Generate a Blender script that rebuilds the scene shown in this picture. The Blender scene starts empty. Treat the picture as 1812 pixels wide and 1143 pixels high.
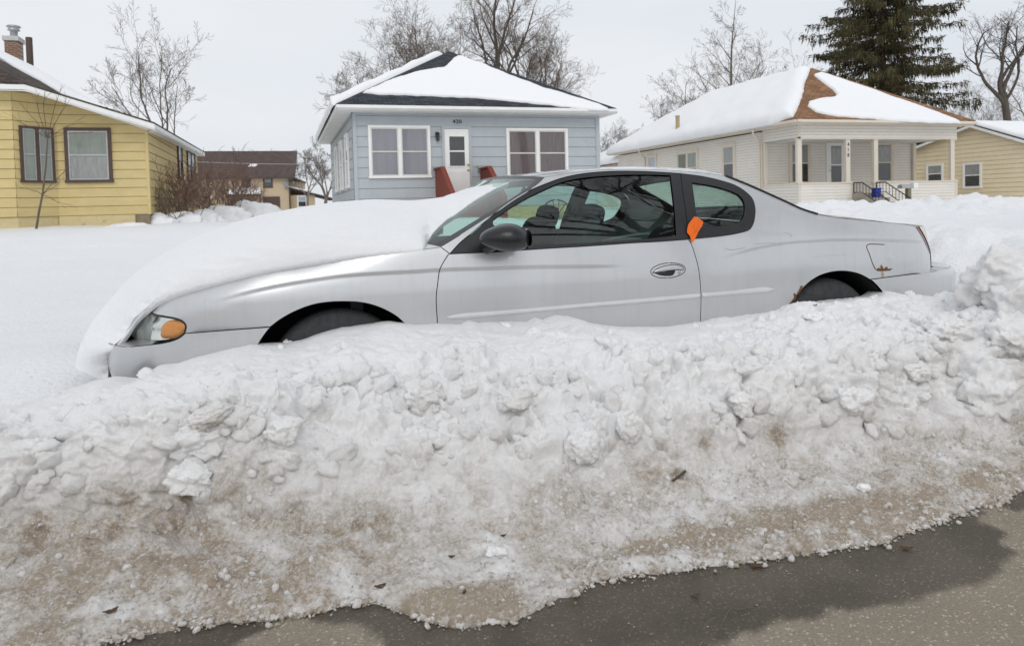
import bpy, bmesh, math, random
import numpy as np
from mathutils import Vector, Matrix
from mathutils.geometry import delaunay_2d_cdt
R_ = math.radians
SC = bpy.context.scene
COL = SC.collection

# ------------------------------------------------------------------ camera
# world frame: X along the street (to the right), Y away from the road, Z up, road surface at z = 0
CAM_H, YAW, PITCH, ROLL, FPX = 1.12, R_(17.2), R_(2.3), 0.025, 1308.0
PW, PH = 1812.0, 1143.0
PCX, PCY = 906.0, 365 + FPX * math.tan(PITCH)
_R0 = np.array([math.cos(YAW), -math.sin(YAW), 0]); _F0 = np.array([math.sin(YAW), math.cos(YAW), 0]); _U0 = np.array([0, 0, 1.0])
CF = math.cos(PITCH) * _F0 - math.sin(PITCH) * _U0
_U = math.cos(PITCH) * _U0 + math.sin(PITCH) * _F0
CR = math.cos(ROLL) * _R0 - math.sin(ROLL) * _U
CU = math.cos(ROLL) * _U + math.sin(ROLL) * _R0
CO = np.array([0, 0, CAM_H])
cam_d = bpy.data.cameras.new('camera'); cam = bpy.data.objects.new('camera', cam_d); COL.objects.link(cam)
m = Matrix.Identity(4)
for i in range(3):
    m[i][0] = CR[i]; m[i][1] = CU[i]; m[i][2] = -CF[i]; m[i][3] = CO[i]
cam.matrix_world = m
cam_d.sensor_fit = 'HORIZONTAL'; cam_d.sensor_width = 36.0; cam_d.lens = 36.0 * FPX / PW
cam_d.shift_x = 0.0; cam_d.shift_y = (PCY - PH / 2) / PW
cam_d.clip_start = 0.05; cam_d.clip_end = 3000
cam_d.dof.use_dof = True; cam_d.dof.focus_distance = 3.7; cam_d.dof.aperture_fstop = 6.3
SC.camera = cam

def ray(u, v): return CF + (u - PCX) / FPX * CR + (PCY - v) / FPX * CU
def atY(u, v, Y):
    """where the sight line of photo pixel (u, v) meets the vertical plane Y"""
    d = ray(u, v); return CO + d * (Y / d[1])
def atX(u, v, X):
    d = ray(u, v); return CO + d * (X / d[0])
def atZ(u, v, z):
    d = ray(u, v); return CO + d * ((z - CAM_H) / d[2])
def proj(p):
    d = np.asarray(p, float) - CO
    w = d @ CF
    return np.stack([PCX + FPX * (d @ CR) / w, PCY - FPX * (d @ CU) / w], -1)

# ------------------------------------------------------------------ world, sun, exposure
SUN_EL, SUN_AZ = R_(36), R_(196)
world = bpy.data.worlds.new("World"); SC.world = world; world.use_nodes = True
wn, wl = world.node_tree.nodes, world.node_tree.links
wn.clear()
w_out = wn.new('ShaderNodeOutputWorld'); w_bg = wn.new('ShaderNodeBackground')
sky = wn.new('ShaderNodeTexSky'); sky.sky_type = 'NISHITA'; sky.sun_disc = False
sky.sun_elevation = SUN_EL; sky.sun_rotation = SUN_AZ; sky.air_density = 1.0; sky.dust_density = 4.0
hsv = wn.new('ShaderNodeHueSaturation'); hsv.inputs['Saturation'].default_value = 0.25; hsv.inputs['Value'].default_value = 0.10
wl.new(sky.outputs[0], hsv.inputs['Color'])
wtc = wn.new('ShaderNodeTexCoord'); wmp = wn.new('ShaderNodeMapping'); wmp.inputs['Scale'].default_value = (1.2, 1.2, 3.5)
wnz = wn.new('ShaderNodeTexNoise'); wnz.inputs['Scale'].default_value = 1.6; wnz.inputs['Detail'].default_value = 5; wnz.inputs['Roughness'].default_value = 0.5
wl.new(wtc.outputs['Generated'], wmp.inputs[0]); wl.new(wmp.outputs[0], wnz.inputs['Vector'])
wrp = wn.new('ShaderNodeValToRGB')
wrp.color_ramp.elements[0].position = 0.36; wrp.color_ramp.elements[0].color = (0.80, 0.845, 0.905, 1)
wrp.color_ramp.elements[1].position = 0.60; wrp.color_ramp.elements[1].color = (0.885, 0.915, 0.955, 1)
wl.new(wnz.outputs[0], wrp.inputs[0])
wmx = wn.new('ShaderNodeMixRGB'); wmx.inputs[0].default_value = 0.88       # overcast: cloud deck over most of the clear sky
wl.new(hsv.outputs[0], wmx.inputs[1]); wl.new(wrp.outputs[0], wmx.inputs[2])
wl.new(wmx.outputs[0], w_bg.inputs[0]); w_bg.inputs[1].default_value = 1.0
wl.new(w_bg.outputs[0], w_out.inputs[0])

sun_d = bpy.data.lights.new('sun', 'SUN'); sun_d.energy = 0.85; sun_d.angle = R_(35); sun_d.color = (1.0, 0.97, 0.93)
sun = bpy.data.objects.new('sun', sun_d); COL.objects.link(sun)
# sky rotation is measured from +Y clockwise; the sun stands behind the camera, high and veiled
_sd = Vector((math.sin(SUN_AZ) * math.cos(SUN_EL), math.cos(SUN_AZ) * math.cos(SUN_EL), math.sin(SUN_EL)))
sun.rotation_euler = _sd.to_track_quat('Z', 'Y').to_euler()
SC.view_settings.view_transform = 'Standard'; SC.view_settings.look = 'None'
SC.view_settings.exposure = 0.0; SC.view_settings.gamma = 1.0; SC.view_settings.use_curve_mapping = False
SC.render.engine = 'CYCLES'
SC.cycles.max_bounces = 10; SC.cycles.diffuse_bounces = 5; SC.cycles.glossy_bounces = 4
SC.cycles.transparent_max_bounces = 16; SC.cycles.transmission_bounces = 6
SC.cycles.use_denoising = True

# ------------------------------------------------------------------ object helpers
OFF = {}
def thing(name, label, cat, loc=(0, 0, 0), group=None):
    o = bpy.data.objects.new(name, None); COL.objects.link(o); o.location = loc
    o.empty_display_size = 0.2
    o['label'] = label; o['category'] = cat
    if group: o['group'] = group
    OFF[o.name] = np.array(loc, float)
    return o
def tag(o, label, cat, group=None, kind=None):
    o['label'] = label; o['category'] = cat
    if group: o['group'] = group
    if kind: o['kind'] = kind
    return o
def relabel(o, label, cat=None):
    o['label'] = label
    if cat: o['category'] = cat
def mesh_from(name, V, F, mats, fmat=None, smooth=False, normals=None, parent=None, origin=None):
    """V (n,3) world coordinates, F list of tuples or (m,k) array"""
    V = np.asarray(V, float)
    if parent is not None: off = OFF[parent.name]
    elif origin is not None: off = np.asarray(origin, float)
    else: off = np.zeros(3)
    me = bpy.data.meshes.new(name)
    if isinstance(F, np.ndarray):
        k = F.shape[1]
        me.vertices.add(len(V)); me.vertices.foreach_set('co', (V - off).astype(np.float32).ravel())
        me.loops.add(F.size); me.loops.foreach_set('vertex_index', F.astype(np.int32).ravel())
        me.polygons.add(len(F)); me.polygons.foreach_set('loop_start', np.arange(0, F.size, k, dtype=np.int32))
        me.update(calc_edges=True); me.validate()
    else:
        me.from_pydata([tuple(p) for p in (V - off)], [], F); me.update()
    if not isinstance(mats, (list, tuple)): mats = [mats]
    for mt in mats: me.materials.append(mt)
    if fmat is not None: me.polygons.foreach_set('material_index', np.asarray(fmat, np.int32))
    if smooth: me.polygons.foreach_set('use_smooth', np.ones(len(me.polygons), bool))
    if normals is not None: me.normals_split_custom_set_from_vertices([tuple(n) for n in normals])
    o = bpy.data.objects.new(name, me); COL.objects.link(o)
    if parent is not None: o.parent = parent
    else: o.location = off
    OFF[o.name] = off
    return o

class MB:
    """collects shapes into one mesh"""
    def __init__(s): s.V = []; s.F = []; s.M = []; s.S = []
    def add(s, V, F, mi=0, sm=False):
        b = len(s.V); s.V.extend([tuple(p) for p in V])
        for f in F: s.F.append(tuple(i + b for i in f)); s.M.append(mi); s.S.append(sm)
    def box(s, x0, x1, y0, y1, z0, z1, mi=0):
        V = [(x, y, z) for x in (x0, x1) for y in (y0, y1) for z in (z0, z1)]
        s.add(V, [(0, 1, 3, 2), (4, 6, 7, 5), (0, 4, 5, 1), (2, 3, 7, 6), (0, 2, 6, 4), (1, 5, 7, 3)], mi)
    def obox(s, c, ax, ay, az, mi=0):
        c, ax, ay, az = [np.asarray(q, float) for q in (c, ax, ay, az)]
        V = [c + i * ax + j * ay + k * az for i in (-1, 1) for j in (-1, 1) for k in (-1, 1)]
        s.add(V, [(0, 1, 3, 2), (4, 6, 7, 5), (0, 4, 5, 1), (2, 3, 7, 6), (0, 2, 6, 4), (1, 5, 7, 3)], mi)
    def beam(s, a, b, w, h, mi=0):
        a, b = np.asarray(a, float), np.asarray(b, float); d = b - a; L = np.linalg.norm(d); d /= L
        up = np.array([0, 0, 1.0]) if abs(d[2]) < .9 else np.array([1.0, 0, 0])
        sd = np.cross(d, up); sd /= np.linalg.norm(sd); up = np.cross(sd, d)
        s.obox((a + b) / 2, d * L / 2, sd * w / 2, up * h / 2, mi)
    def prism(s, poly, d, mi=0):
        """3-D polygon extruded by the vector d"""
        P = [np.asarray(p, float) for p in poly]; n = len(P); d = np.asarray(d, float)
        s.add(P + [p + d for p in P], [tuple(range(n))[::-1], tuple(range(n, 2 * n))] + [(i, (i + 1) % n, n + (i + 1) % n, n + i) for i in range(n)], mi)
    def quad(s, a, b, c, d, mi=0, sm=False): s.add([a, b, c, d], [(0, 1, 2, 3)], mi, sm)
    def tube(s, pts, rad, n=8, mi=0, caps=True, sm=True):
        pts = [np.asarray(p, float) for p in pts]; k = len(pts)
        if not hasattr(rad, '__len__'): rad = [rad] * k
        ref = None; V = []
        for i in range(k):
            t = pts[min(i + 1, k - 1)] - pts[max(i - 1, 0)]; t = t / (np.linalg.norm(t) + 1e-12)
            if ref is None:
                ref = np.array([0, 0, 1.0]) if abs(t[2]) < .9 else np.array([1.0, 0, 0])
            a = np.cross(t, ref); a /= np.linalg.norm(a) + 1e-12; b = np.cross(t, a); ref = -b if False else ref
            for j in range(n):
                q = 2 * math.pi * j / n; V.append(pts[i] + rad[i] * (math.cos(q) * a + math.sin(q) * b))
        F = [(i * n + j, i * n + (j + 1) % n, (i + 1) * n + (j + 1) % n, (i + 1) * n + j) for i in range(k - 1) for j in range(n)]
        s.add(V, F, mi, sm)
        if caps: s.add(V[:n], [tuple(range(n))[::-1]], mi); s.add(V[-n:], [tuple(range(n))], mi)
    def lathe(s, prof, c, ax, n=32, mi=0, sm=True):
        """prof: (r, t) pairs revolved about axis ax through c"""
        ax = np.asarray(ax, float); ax /= np.linalg.norm(ax); c = np.asarray(c, float)
        ref = np.array([0, 0, 1.0]) if abs(ax[2]) < .9 else np.array([1.0, 0, 0])
        a = np.cross(ax, ref); a /= np.linalg.norm(a); b = np.cross(ax, a); V = []
        for r, t in prof:
            for j in range(n):
                q = 2 * math.pi * j / n; V.append(c + ax * t + r * (math.cos(q) * a + math.sin(q) * b))
        s.add(V, [(i * n + j, i * n + (j + 1) % n, (i + 1) * n + (j + 1) % n, (i + 1) * n + j) for i in range(len(prof) - 1) for j in range(n)], mi, sm)
    def build(s, name, mats, parent=None, origin=None):
        o = mesh_from(name, np.array(s.V), s.F, mats, s.M, parent=parent, origin=origin)
        o.data.polygons.foreach_set('use_smooth', np.array(s.S, bool))
        return o

# ------------------------------------------------------------------ numpy noise
_rs = np.random.RandomState(7)
_perm = _rs.permutation(4096).astype(np.int64)
def _hash(*ii):
    h = np.zeros(np.shape(ii[0]), np.int64)
    for k, i in enumerate(ii): h = _perm[(h + i.astype(np.int64) * (1 + 2 * k) + 17 * k) & 4095]
    return h
_g3 = _rs.normal(size=(4096, 3)); _g3 /= np.linalg.norm(_g3, axis=1)[:, None]
_rnd = _rs.rand(4096, 6)
def perlin(x, y, z=None):
    if z is None: z = np.zeros_like(x)
    xi, yi, zi = np.floor(x), np.floor(y), np.floor(z); xf, yf, zf = x - xi, y - yi, z - zi
    f = lambda t: t * t * t * (t * (t * 6 - 15) + 10)
    u, v, w = f(xf), f(yf), f(zf); out = 0
    for a in (0, 1):
        for b in (0, 1):
            for c in (0, 1):
                g = _g3[_hash(xi + a, yi + b, zi + c)]
                d = g[..., 0] * (xf - a) + g[..., 1] * (yf - b) + g[..., 2] * (zf - c)
                out = out + d * (u if a else 1 - u) * (v if b else 1 - v) * (w if c else 1 - w)
    return out * 1.6
def fbm(x, y, z=None, o=4, g=0.5):
    s = 0; a = 1
    for i in range(o):
        k = 2.0 ** i; s = s + a * perlin(x * k + 3.7 * i, y * k - 5.1 * i, None if z is None else z * k + 1.3 * i); a *= g
    return s
def lumps(x, y, seed=0, rmin=.45, rmax=.95, pw=.5):
    """union of randomly sized domes, one per unit cell -> 0..1"""
    xi, yi = np.floor(x), np.floor(y); out = np.zeros(np.shape(x))
    for a in (-1, 0, 1):
        for b in (-1, 0, 1):
            r = _rnd[_hash(xi + a + 31 * seed, yi + b + 57 * seed)]
            dx = x - (xi + a + .15 + .7 * r[..., 0]); dy = y - (yi + b + .15 + .7 * r[..., 1])
            ang = r[..., 3] * 3.14; ca, sa = np.cos(ang), np.sin(ang); el = .7 + .6 * r[..., 4]
            d2 = ((ca * dx + sa * dy) * el) ** 2 + ((-sa * dx + ca * dy) / el) ** 2
            R = rmin + (rmax - rmin) * r[..., 2]
            out = np.maximum(out, R * np.maximum(0, 1 - d2 / R ** 2) ** pw * (.55 + .45 * r[..., 5]))
    return out
def sstep(a, b, x):
    t = np.clip((x - a) / (b - a), 0, 1); return t * t * (3 - 2 * t)
# ------------------------------------------------------------------ materials
MATS = {}
def _mat(name):
    mt = bpy.data.materials.new(name); mt.use_nodes = True
    return mt, mt.node_tree.nodes, mt.node_tree.links, mt.node_tree.nodes['Principled BSDF']
def pbr(name, col, rough=.6, metal=0, var=.12, scale=6, spec=.4, bump=0, bscale=40, coat=0, coord='Object', dirt=None, stretch=(1, 1, 1)):
    """base colour broken up by two sizes of noise, optional bump, coat and dirt"""
    if name in MATS: return MATS[name]
    mt, n, l, b = _mat(name); MATS[name] = mt
    tc = n.new('ShaderNodeTexCoord'); mp = n.new('ShaderNodeMapping'); mp.inputs['Scale'].default_value = stretch
    l.new(tc.outputs[coord], mp.inputs[0])
    nz = n.new('ShaderNodeTexNoise'); nz.inputs['Scale'].default_value = scale; nz.inputs['Detail'].default_value = 6; nz.inputs['Roughness'].default_value = .65
    l.new(mp.outputs[0], nz.inputs['Vector'])
    rp = n.new('ShaderNodeValToRGB')
    c = np.array(col)
    rp.color_ramp.elements[0].position = .3; rp.color_ramp.elements[1].position = .7
    rp.color_ramp.elements[0].color = tuple(np.clip(c * (1 - var), 0, 1)) + (1,)
    rp.color_ramp.elements[1].color = tuple(np.clip(c * (1 + var), 0, 1)) + (1,)
    l.new(nz.outputs[0], rp.inputs[0]); src = rp.outputs[0]
    if dirt:
        n2 = n.new('ShaderNodeTexNoise'); n2.inputs['Scale'].default_value = dirt[1]; n2.inputs['Detail'].default_value = 5; n2.inputs['Roughness'].default_value = .7
        l.new(mp.outputs[0], n2.inputs['Vector'])
        r2 = n.new('ShaderNodeValToRGB'); r2.color_ramp.elements[0].position = dirt[2]; r2.color_ramp.elements[1].position = dirt[2] + .18
        mx = n.new('ShaderNodeMixRGB'); l.new(n2.outputs[0], r2.inputs[0]); l.new(r2.outputs[0], mx.inputs[0])
        l.new(src, mx.inputs[1]); mx.inputs[2].default_value = tuple(dirt[0]) + (1,); src = mx.outputs[0]
    l.new(src, b.inputs['Base Color'])
    b.inputs['Roughness'].default_value = rough; b.inputs['Metallic'].default_value = metal
    b.inputs['Specular IOR Level'].default_value = spec; b.inputs['Coat Weight'].default_value = coat; b.inputs['Coat Roughness'].default_value = .04
    if bump:
        nb = n.new('ShaderNodeTexNoise'); nb.inputs['Scale'].default_value = bscale; nb.inputs['Detail'].default_value = 4
        l.new(mp.outputs[0], nb.inputs['Vector'])
        bp = n.new('ShaderNodeBump'); bp.inputs['Strength'].default_value = 1; bp.inputs['Distance'].default_value = bump
        l.new(nb.outputs[0], bp.inputs['Height']); l.new(bp.outputs[0], b.inputs['Normal'])
    return mt
def glass_mat(name, tint, rough=0.0, boost=1.0):
    """thin tinted pane: coloured see-through plus mirror reflection by angle"""
    if name in MATS: return MATS[name]
    mt, n, l, b = _mat(name); MATS[name] = mt; n.remove(b)
    out = n['Material Output']
    tr = n.new('ShaderNodeBsdfTransparent'); tr.inputs[0].default_value = tuple(tint) + (1,)
    gl = n.new('ShaderNodeBsdfGlossy'); gl.inputs['Roughness'].default_value = rough; gl.inputs[0].default_value = (.95, 1, .98, 1)
    # reflectance by angle, the same from both sides of the sheet
    ge = n.new('ShaderNodeNewGeometry'); dt = n.new('ShaderNodeVectorMath'); dt.operation = 'DOT_PRODUCT'
    l.new(ge.outputs['Normal'], dt.inputs[0]); l.new(ge.outputs['Incoming'], dt.inputs[1])
    ab = n.new('ShaderNodeMath'); ab.operation = 'ABSOLUTE'; l.new(dt.outputs['Value'], ab.inputs[0])
    iv = n.new('ShaderNodeMath'); iv.operation = 'SUBTRACT'; iv.inputs[0].default_value = 1; l.new(ab.outputs[0], iv.inputs[1])
    pw = n.new('ShaderNodeMath'); pw.operation = 'POWER'; l.new(iv.outputs[0], pw.inputs[0]); pw.inputs[1].default_value = 5
    fr = n.new('ShaderNodeMath'); fr.operation = 'MULTIPLY_ADD'; l.new(pw.outputs[0], fr.inputs[0]); fr.inputs[1].default_value = .93; fr.inputs[2].default_value = .07
    mu = n.new('ShaderNodeMath'); mu.operation = 'MULTIPLY'; mu.inputs[1].default_value = boost; mu.use_clamp = True
    l.new(fr.outputs[0], mu.inputs[0])
    mx = n.new('ShaderNodeMixShader'); l.new(mu.outputs[0], mx.inputs[0]); l.new(tr.outputs[0], mx.inputs[1]); l.new(gl.outputs[0], mx.inputs[2])
    l.new(mx.outputs[0], out.inputs[0]); return mt
def snow_mat(name, base=(.86, .88, .91), dirty=(.36, .295, .225), attr=True, grain=.004, soft=.006, sss=0):
    if name in MATS: return MATS[name]
    mt, n, l, b = _mat(name); MATS[name] = mt
    tc = n.new('ShaderNodeTexCoord')
    n1 = n.new('ShaderNodeTexNoise'); n1.inputs['Scale'].default_value = 9; n1.inputs['Detail'].default_value = 6
    l.new(tc.outputs['Object'], n1.inputs['Vector'])
    mx = n.new('ShaderNodeMixRGB'); mx.inputs[1].default_value = tuple(base) + (1,); mx.inputs[2].default_value = tuple(dirty) + (1,)
    if attr:
        at = n.new('ShaderNodeAttribute'); at.attribute_name = 'dirt'
        n3 = n.new('ShaderNodeTexNoise'); n3.inputs['Scale'].default_value = 75; n3.inputs['Detail'].default_value = 6; n3.inputs['Roughness'].default_value = .8
        l.new(tc.outputs['Object'], n3.inputs['Vector'])
        m1 = n.new('ShaderNodeMath'); m1.operation = 'MULTIPLY_ADD'; l.new(n3.outputs[0], m1.inputs[0]); m1.inputs[1].default_value = 3.0; m1.inputs[2].default_value = -.5
        m2 = n.new('ShaderNodeMath'); m2.operation = 'MULTIPLY'; m2.use_clamp = True
        l.new(at.outputs['Fac'], m2.inputs[0]); l.new(m1.outputs[0], m2.inputs[1]); l.new(m2.outputs[0], mx.inputs[0])
    else: mx.inputs[0].default_value = 0
    l.new(mx.outputs[0], b.inputs['Base Color'])
    b.inputs['Roughness'].default_value = .75; b.inputs['Specular IOR Level'].default_value = .25
    if sss:
        b.subsurface_method = 'BURLEY'; b.inputs['Subsurface Weight'].default_value = sss; b.inputs['Subsurface Radius'].default_value = (1, .95, .85); b.inputs['Subsurface Scale'].default_value = .012
    nb = n.new('ShaderNodeTexNoise'); nb.inputs['Scale'].default_value = 160; nb.inputs['Detail'].default_value = 5; nb.inputs['Roughness'].default_value = .7
    nc = n.new('ShaderNodeTexNoise'); nc.inputs['Scale'].default_value = 32; nc.inputs['Detail'].default_value = 3
    l.new(tc.outputs['Object'], nb.inputs['Vector']); l.new(tc.outputs['Object'], nc.inputs['Vector'])
    b1 = n.new('ShaderNodeBump'); b1.inputs['Distance'].default_value = soft; l.new(nc.outputs[0], b1.inputs['Height'])
    b2 = n.new('ShaderNodeBump'); b2.inputs['Distance'].default_value = grain; l.new(nb.outputs[0], b2.inputs['Height']); l.new(b1.outputs[0], b2.inputs['Normal'])
    l.new(b2.outputs[0], b.inputs['Normal']); return mt
def shingle_mat(name, col, sx=.9, sy=.14, var=.35):
    """asphalt shingles: brick pattern in the roof's own coordinates (UV in metres)"""
    if name in MATS: return MATS[name]
    mt, n, l, b = _mat(name); MATS[name] = mt
    tc = n.new('ShaderNodeTexCoord')
    br = n.new('ShaderNodeTexBrick'); br.inputs['Scale'].default_value = 1.0; br.inputs['Brick Width'].default_value = .3; br.inputs['Row Height'].default_value = sy
    br.inputs['Mortar Size'].default_value = .012; br.offset = .5
    c = np.array(col)
    br.inputs['Color1'].default_value = tuple(c * (1 - var)) + (1,); br.inputs['Color2'].default_value = tuple(np.clip(c * (1 + var), 0, 1)) + (1,)
    br.inputs['Mortar'].default_value = tuple(c * .4) + (1,)
    l.new(tc.outputs['UV'], br.inputs['Vector'])
    nz = n.new('ShaderNodeTexNoise'); nz.inputs['Scale'].default_value = 1.5; nz.inputs['Detail'].default_value = 6
    l.new(tc.outputs['UV'], nz.inputs['Vector'])
    mx = n.new('ShaderNodeMixRGB'); mx.blend_type = 'MULTIPLY'; mx.inputs[0].default_value = .6
    rp = n.new('ShaderNodeValToRGB'); rp.color_ramp.elements[0].position = .3; rp.color_ramp.elements[0].color = (.55, .55, .55, 1); rp.color_ramp.elements[1].color = (1.25, 1.25, 1.25, 1)
    l.new(nz.outputs[0], rp.inputs[0]); l.new(br.outputs[0], mx.inputs[1]); l.new(rp.outputs[0], mx.inputs[2])
    l.new(mx.outputs[0], b.inputs['Base Color']); b.inputs['Roughness'].default_value = .9; b.inputs['Specular IOR Level'].default_value = .2
    bp = n.new('ShaderNodeBump'); bp.inputs['Distance'].default_value = .01; l.new(br.outputs['Fac'], bp.inputs['Height']); bp.invert = True; l.new(bp.outputs[0], b.inputs['Normal'])
    return mt
def asphalt_mat():
    mt, n, l, b = _mat('asphalt')
    tc = n.new('ShaderNodeTexCoord')
    at = n.new('ShaderNodeAttribute'); at.attribute_name = 'wet'
    n1 = n.new('ShaderNodeTexNoise'); n1.inputs['Scale'].default_value = 130; n1.inputs['Detail'].default_value = 7; n1.inputs['Roughness'].default_value = .85
    vo = n.new('ShaderNodeTexVoronoi'); vo.inputs['Scale'].default_value = 190
    n2 = n.new('ShaderNodeTexNoise'); n2.inputs['Scale'].default_value = 3; n2.inputs['Detail'].default_value = 4
    for q in (n1, vo, n2): l.new(tc.outputs['Object'], q.inputs['Vector'])
    rp = n.new('ShaderNodeValToRGB'); rp.color_ramp.elements[0].position = .30; rp.color_ramp.elements[0].color = (.17, .148, .115, 1)
    rp.color_ramp.elements[1].position = .72; rp.color_ramp.elements[1].color = (.46, .40, .315, 1)
    l.new(n1.outputs[0], rp.inputs[0])
    # pale and rusty stones in the tarmac
    st = n.new('ShaderNodeValToRGB'); st.color_ramp.elements[0].position = .93; st.color_ramp.elements[1].position = .97
    sp = n.new('ShaderNodeSeparateColor'); l.new(vo.outputs['Color'], sp.inputs[0]); l.new(sp.outputs[0], st.inputs[0])
    m1 = n.new('ShaderNodeMixRGB'); l.new(st.outputs[0], m1.inputs[0]); l.new(rp.outputs[0], m1.inputs[1]); m1.inputs[2].default_value = (.60, .52, .40, 1)
    wet = n.new('ShaderNodeMixRGB'); wet.blend_type = 'MULTIPLY'; wet.inputs[2].default_value = (.31, .30, .285, 1)
    l.new(at.outputs['Fac'], wet.inputs[0]); l.new(m1.outputs[0], wet.inputs[1])
    big = n.new('ShaderNodeMixRGB'); big.blend_type = 'MULTIPLY'; big.inputs[0].default_value = .5
    r2 = n.new('ShaderNodeValToRGB'); r2.color_ramp.elements[0].color = (.6, .6, .6, 1); r2.color_ramp.elements[1].color = (1.3, 1.3, 1.3, 1)
    l.new(n2.outputs[0], r2.inputs[0]); l.new(wet.outputs[0], big.inputs[1]); l.new(r2.outputs[0], big.inputs[2])
    l.new(big.outputs[0], b.inputs['Base Color'])
    mr = n.new('ShaderNodeMapRange'); mr.inputs[3].default_value = .9; mr.inputs[4].default_value = .5; l.new(at.outputs['Fac'], mr.inputs[0]); l.new(mr.outputs[0], b.inputs['Roughness'])
    b.inputs['Specular IOR Level'].default_value = .3
    bp = n.new('ShaderNodeBump'); bp.inputs['Distance'].default_value = .004; l.new(n1.outputs[0], bp.inputs['Height']); l.new(bp.outputs[0], b.inputs['Normal'])
    return mt
def paint_mat():
    mt, n, l, b = _mat('silver_paint')
    tc = n.new('ShaderNodeTexCoord')
    nz = n.new('ShaderNodeTexNoise'); nz.inputs['Scale'].default_value = 3; nz.inputs['Detail'].default_value = 6; l.new(tc.outputs['Object'], nz.inputs['Vector'])
    fl = n.new('ShaderNodeTexNoise'); fl.inputs['Scale'].default_value = 900; fl.inputs['Detail'].default_value = 1; l.new(tc.outputs['Object'], fl.inputs['Vector'])
    rp = n.new('ShaderNodeValToRGB'); rp.color_ramp.elements[0].position = .3; rp.color_ramp.elements[1].position = .7
    rp.color_ramp.elements[0].color = (.575, .585, .60, 1); rp.color_ramp.elements[1].color = (.635, .645, .66, 1); l.new(nz.outputs[0], rp.inputs[0])
    mx = n.new('ShaderNodeMixRGB'); mx.blend_type = 'OVERLAY'; mx.inputs[0].default_value = .06; l.new(rp.outputs[0], mx.inputs[1]); l.new(fl.outputs[0], mx.inputs[2])
    # road film: salty dirt thins out upward from the sills
    sx = n.new('ShaderNodeSeparateXYZ'); l.new(tc.outputs['Object'], sx.inputs[0])
    mr = n.new('ShaderNodeMapRange'); mr.inputs[1].default_value = .75; mr.inputs[2].default_value = .35; mr.inputs[3].default_value = 0; mr.inputs[4].default_value = .45
    l.new(sx.outputs[2], mr.inputs[0])
    mm = n.new('ShaderNodeMath'); mm.operation = 'MULTIPLY'; l.new(mr.outputs[0], mm.inputs[0]); l.new(nz.outputs[0], mm.inputs[1])
    dm = n.new('ShaderNodeMixRGB'); l.new(mm.outputs[0], dm.inputs[0]); l.new(mx.outputs[0], dm.inputs[1]); dm.inputs[2].default_value = (.30, .28, .25, 1)
    # dried run-off streaks and splash specks
    mp = n.new('ShaderNodeMapping'); mp.inputs['Scale'].default_value = (26, 26, 1.6); l.new(tc.outputs['Object'], mp.inputs[0])
    sk = n.new('ShaderNodeTexNoise'); sk.inputs['Scale'].default_value = 1; sk.inputs['Detail'].default_value = 5; sk.inputs['Roughness'].default_value = .7; l.new(mp.outputs[0], sk.inputs['Vector'])
    sr = n.new('ShaderNodeValToRGB'); sr.color_ramp.elements[0].position = .5; sr.color_ramp.elements[1].position = .78; l.new(sk.outputs[0], sr.inputs[0])
    sp = n.new('ShaderNodeTexNoise'); sp.inputs['Scale'].default_value = 55; sp.inputs['Detail'].default_value = 3; l.new(tc.outputs['Object'], sp.inputs['Vector'])
    s2 = n.new('ShaderNodeValToRGB'); s2.color_ramp.elements[0].position = .70; s2.color_ramp.elements[1].position = .76; l.new(sp.outputs[0], s2.inputs[0])
    m3 = n.new('ShaderNodeMath'); m3.operation = 'MULTIPLY_ADD'; l.new(sr.outputs[0], m3.inputs[0]); m3.inputs[1].default_value = .16; m3.inputs[2].default_value = .0
    m4 = n.new('ShaderNodeMath'); m4.operation = 'MULTIPLY_ADD'; l.new(s2.outputs[0], m4.inputs[0]); m4.inputs[1].default_value = .22; l.new(m3.outputs[0], m4.inputs[2])
    fm = n.new('ShaderNodeMixRGB'); l.new(m4.outputs[0], fm.inputs[0]); l.new(dm.outputs[0], fm.inputs[1]); fm.inputs[2].default_value = (.33, .31, .28, 1)
    l.new(fm.outputs[0], b.inputs['Base Color'])
    rm = n.new('ShaderNodeMapRange'); rm.inputs[3].default_value = .28; rm.inputs[4].default_value = .40; l.new(nz.outputs[0], rm.inputs[0]); l.new(rm.outputs[0], b.inputs['Roughness'])
    b.inputs['Metallic'].default_value = .6
    b.inputs['Coat Weight'].default_value = .9; b.inputs['Coat Roughness'].default_value = .04
    return mt
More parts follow.
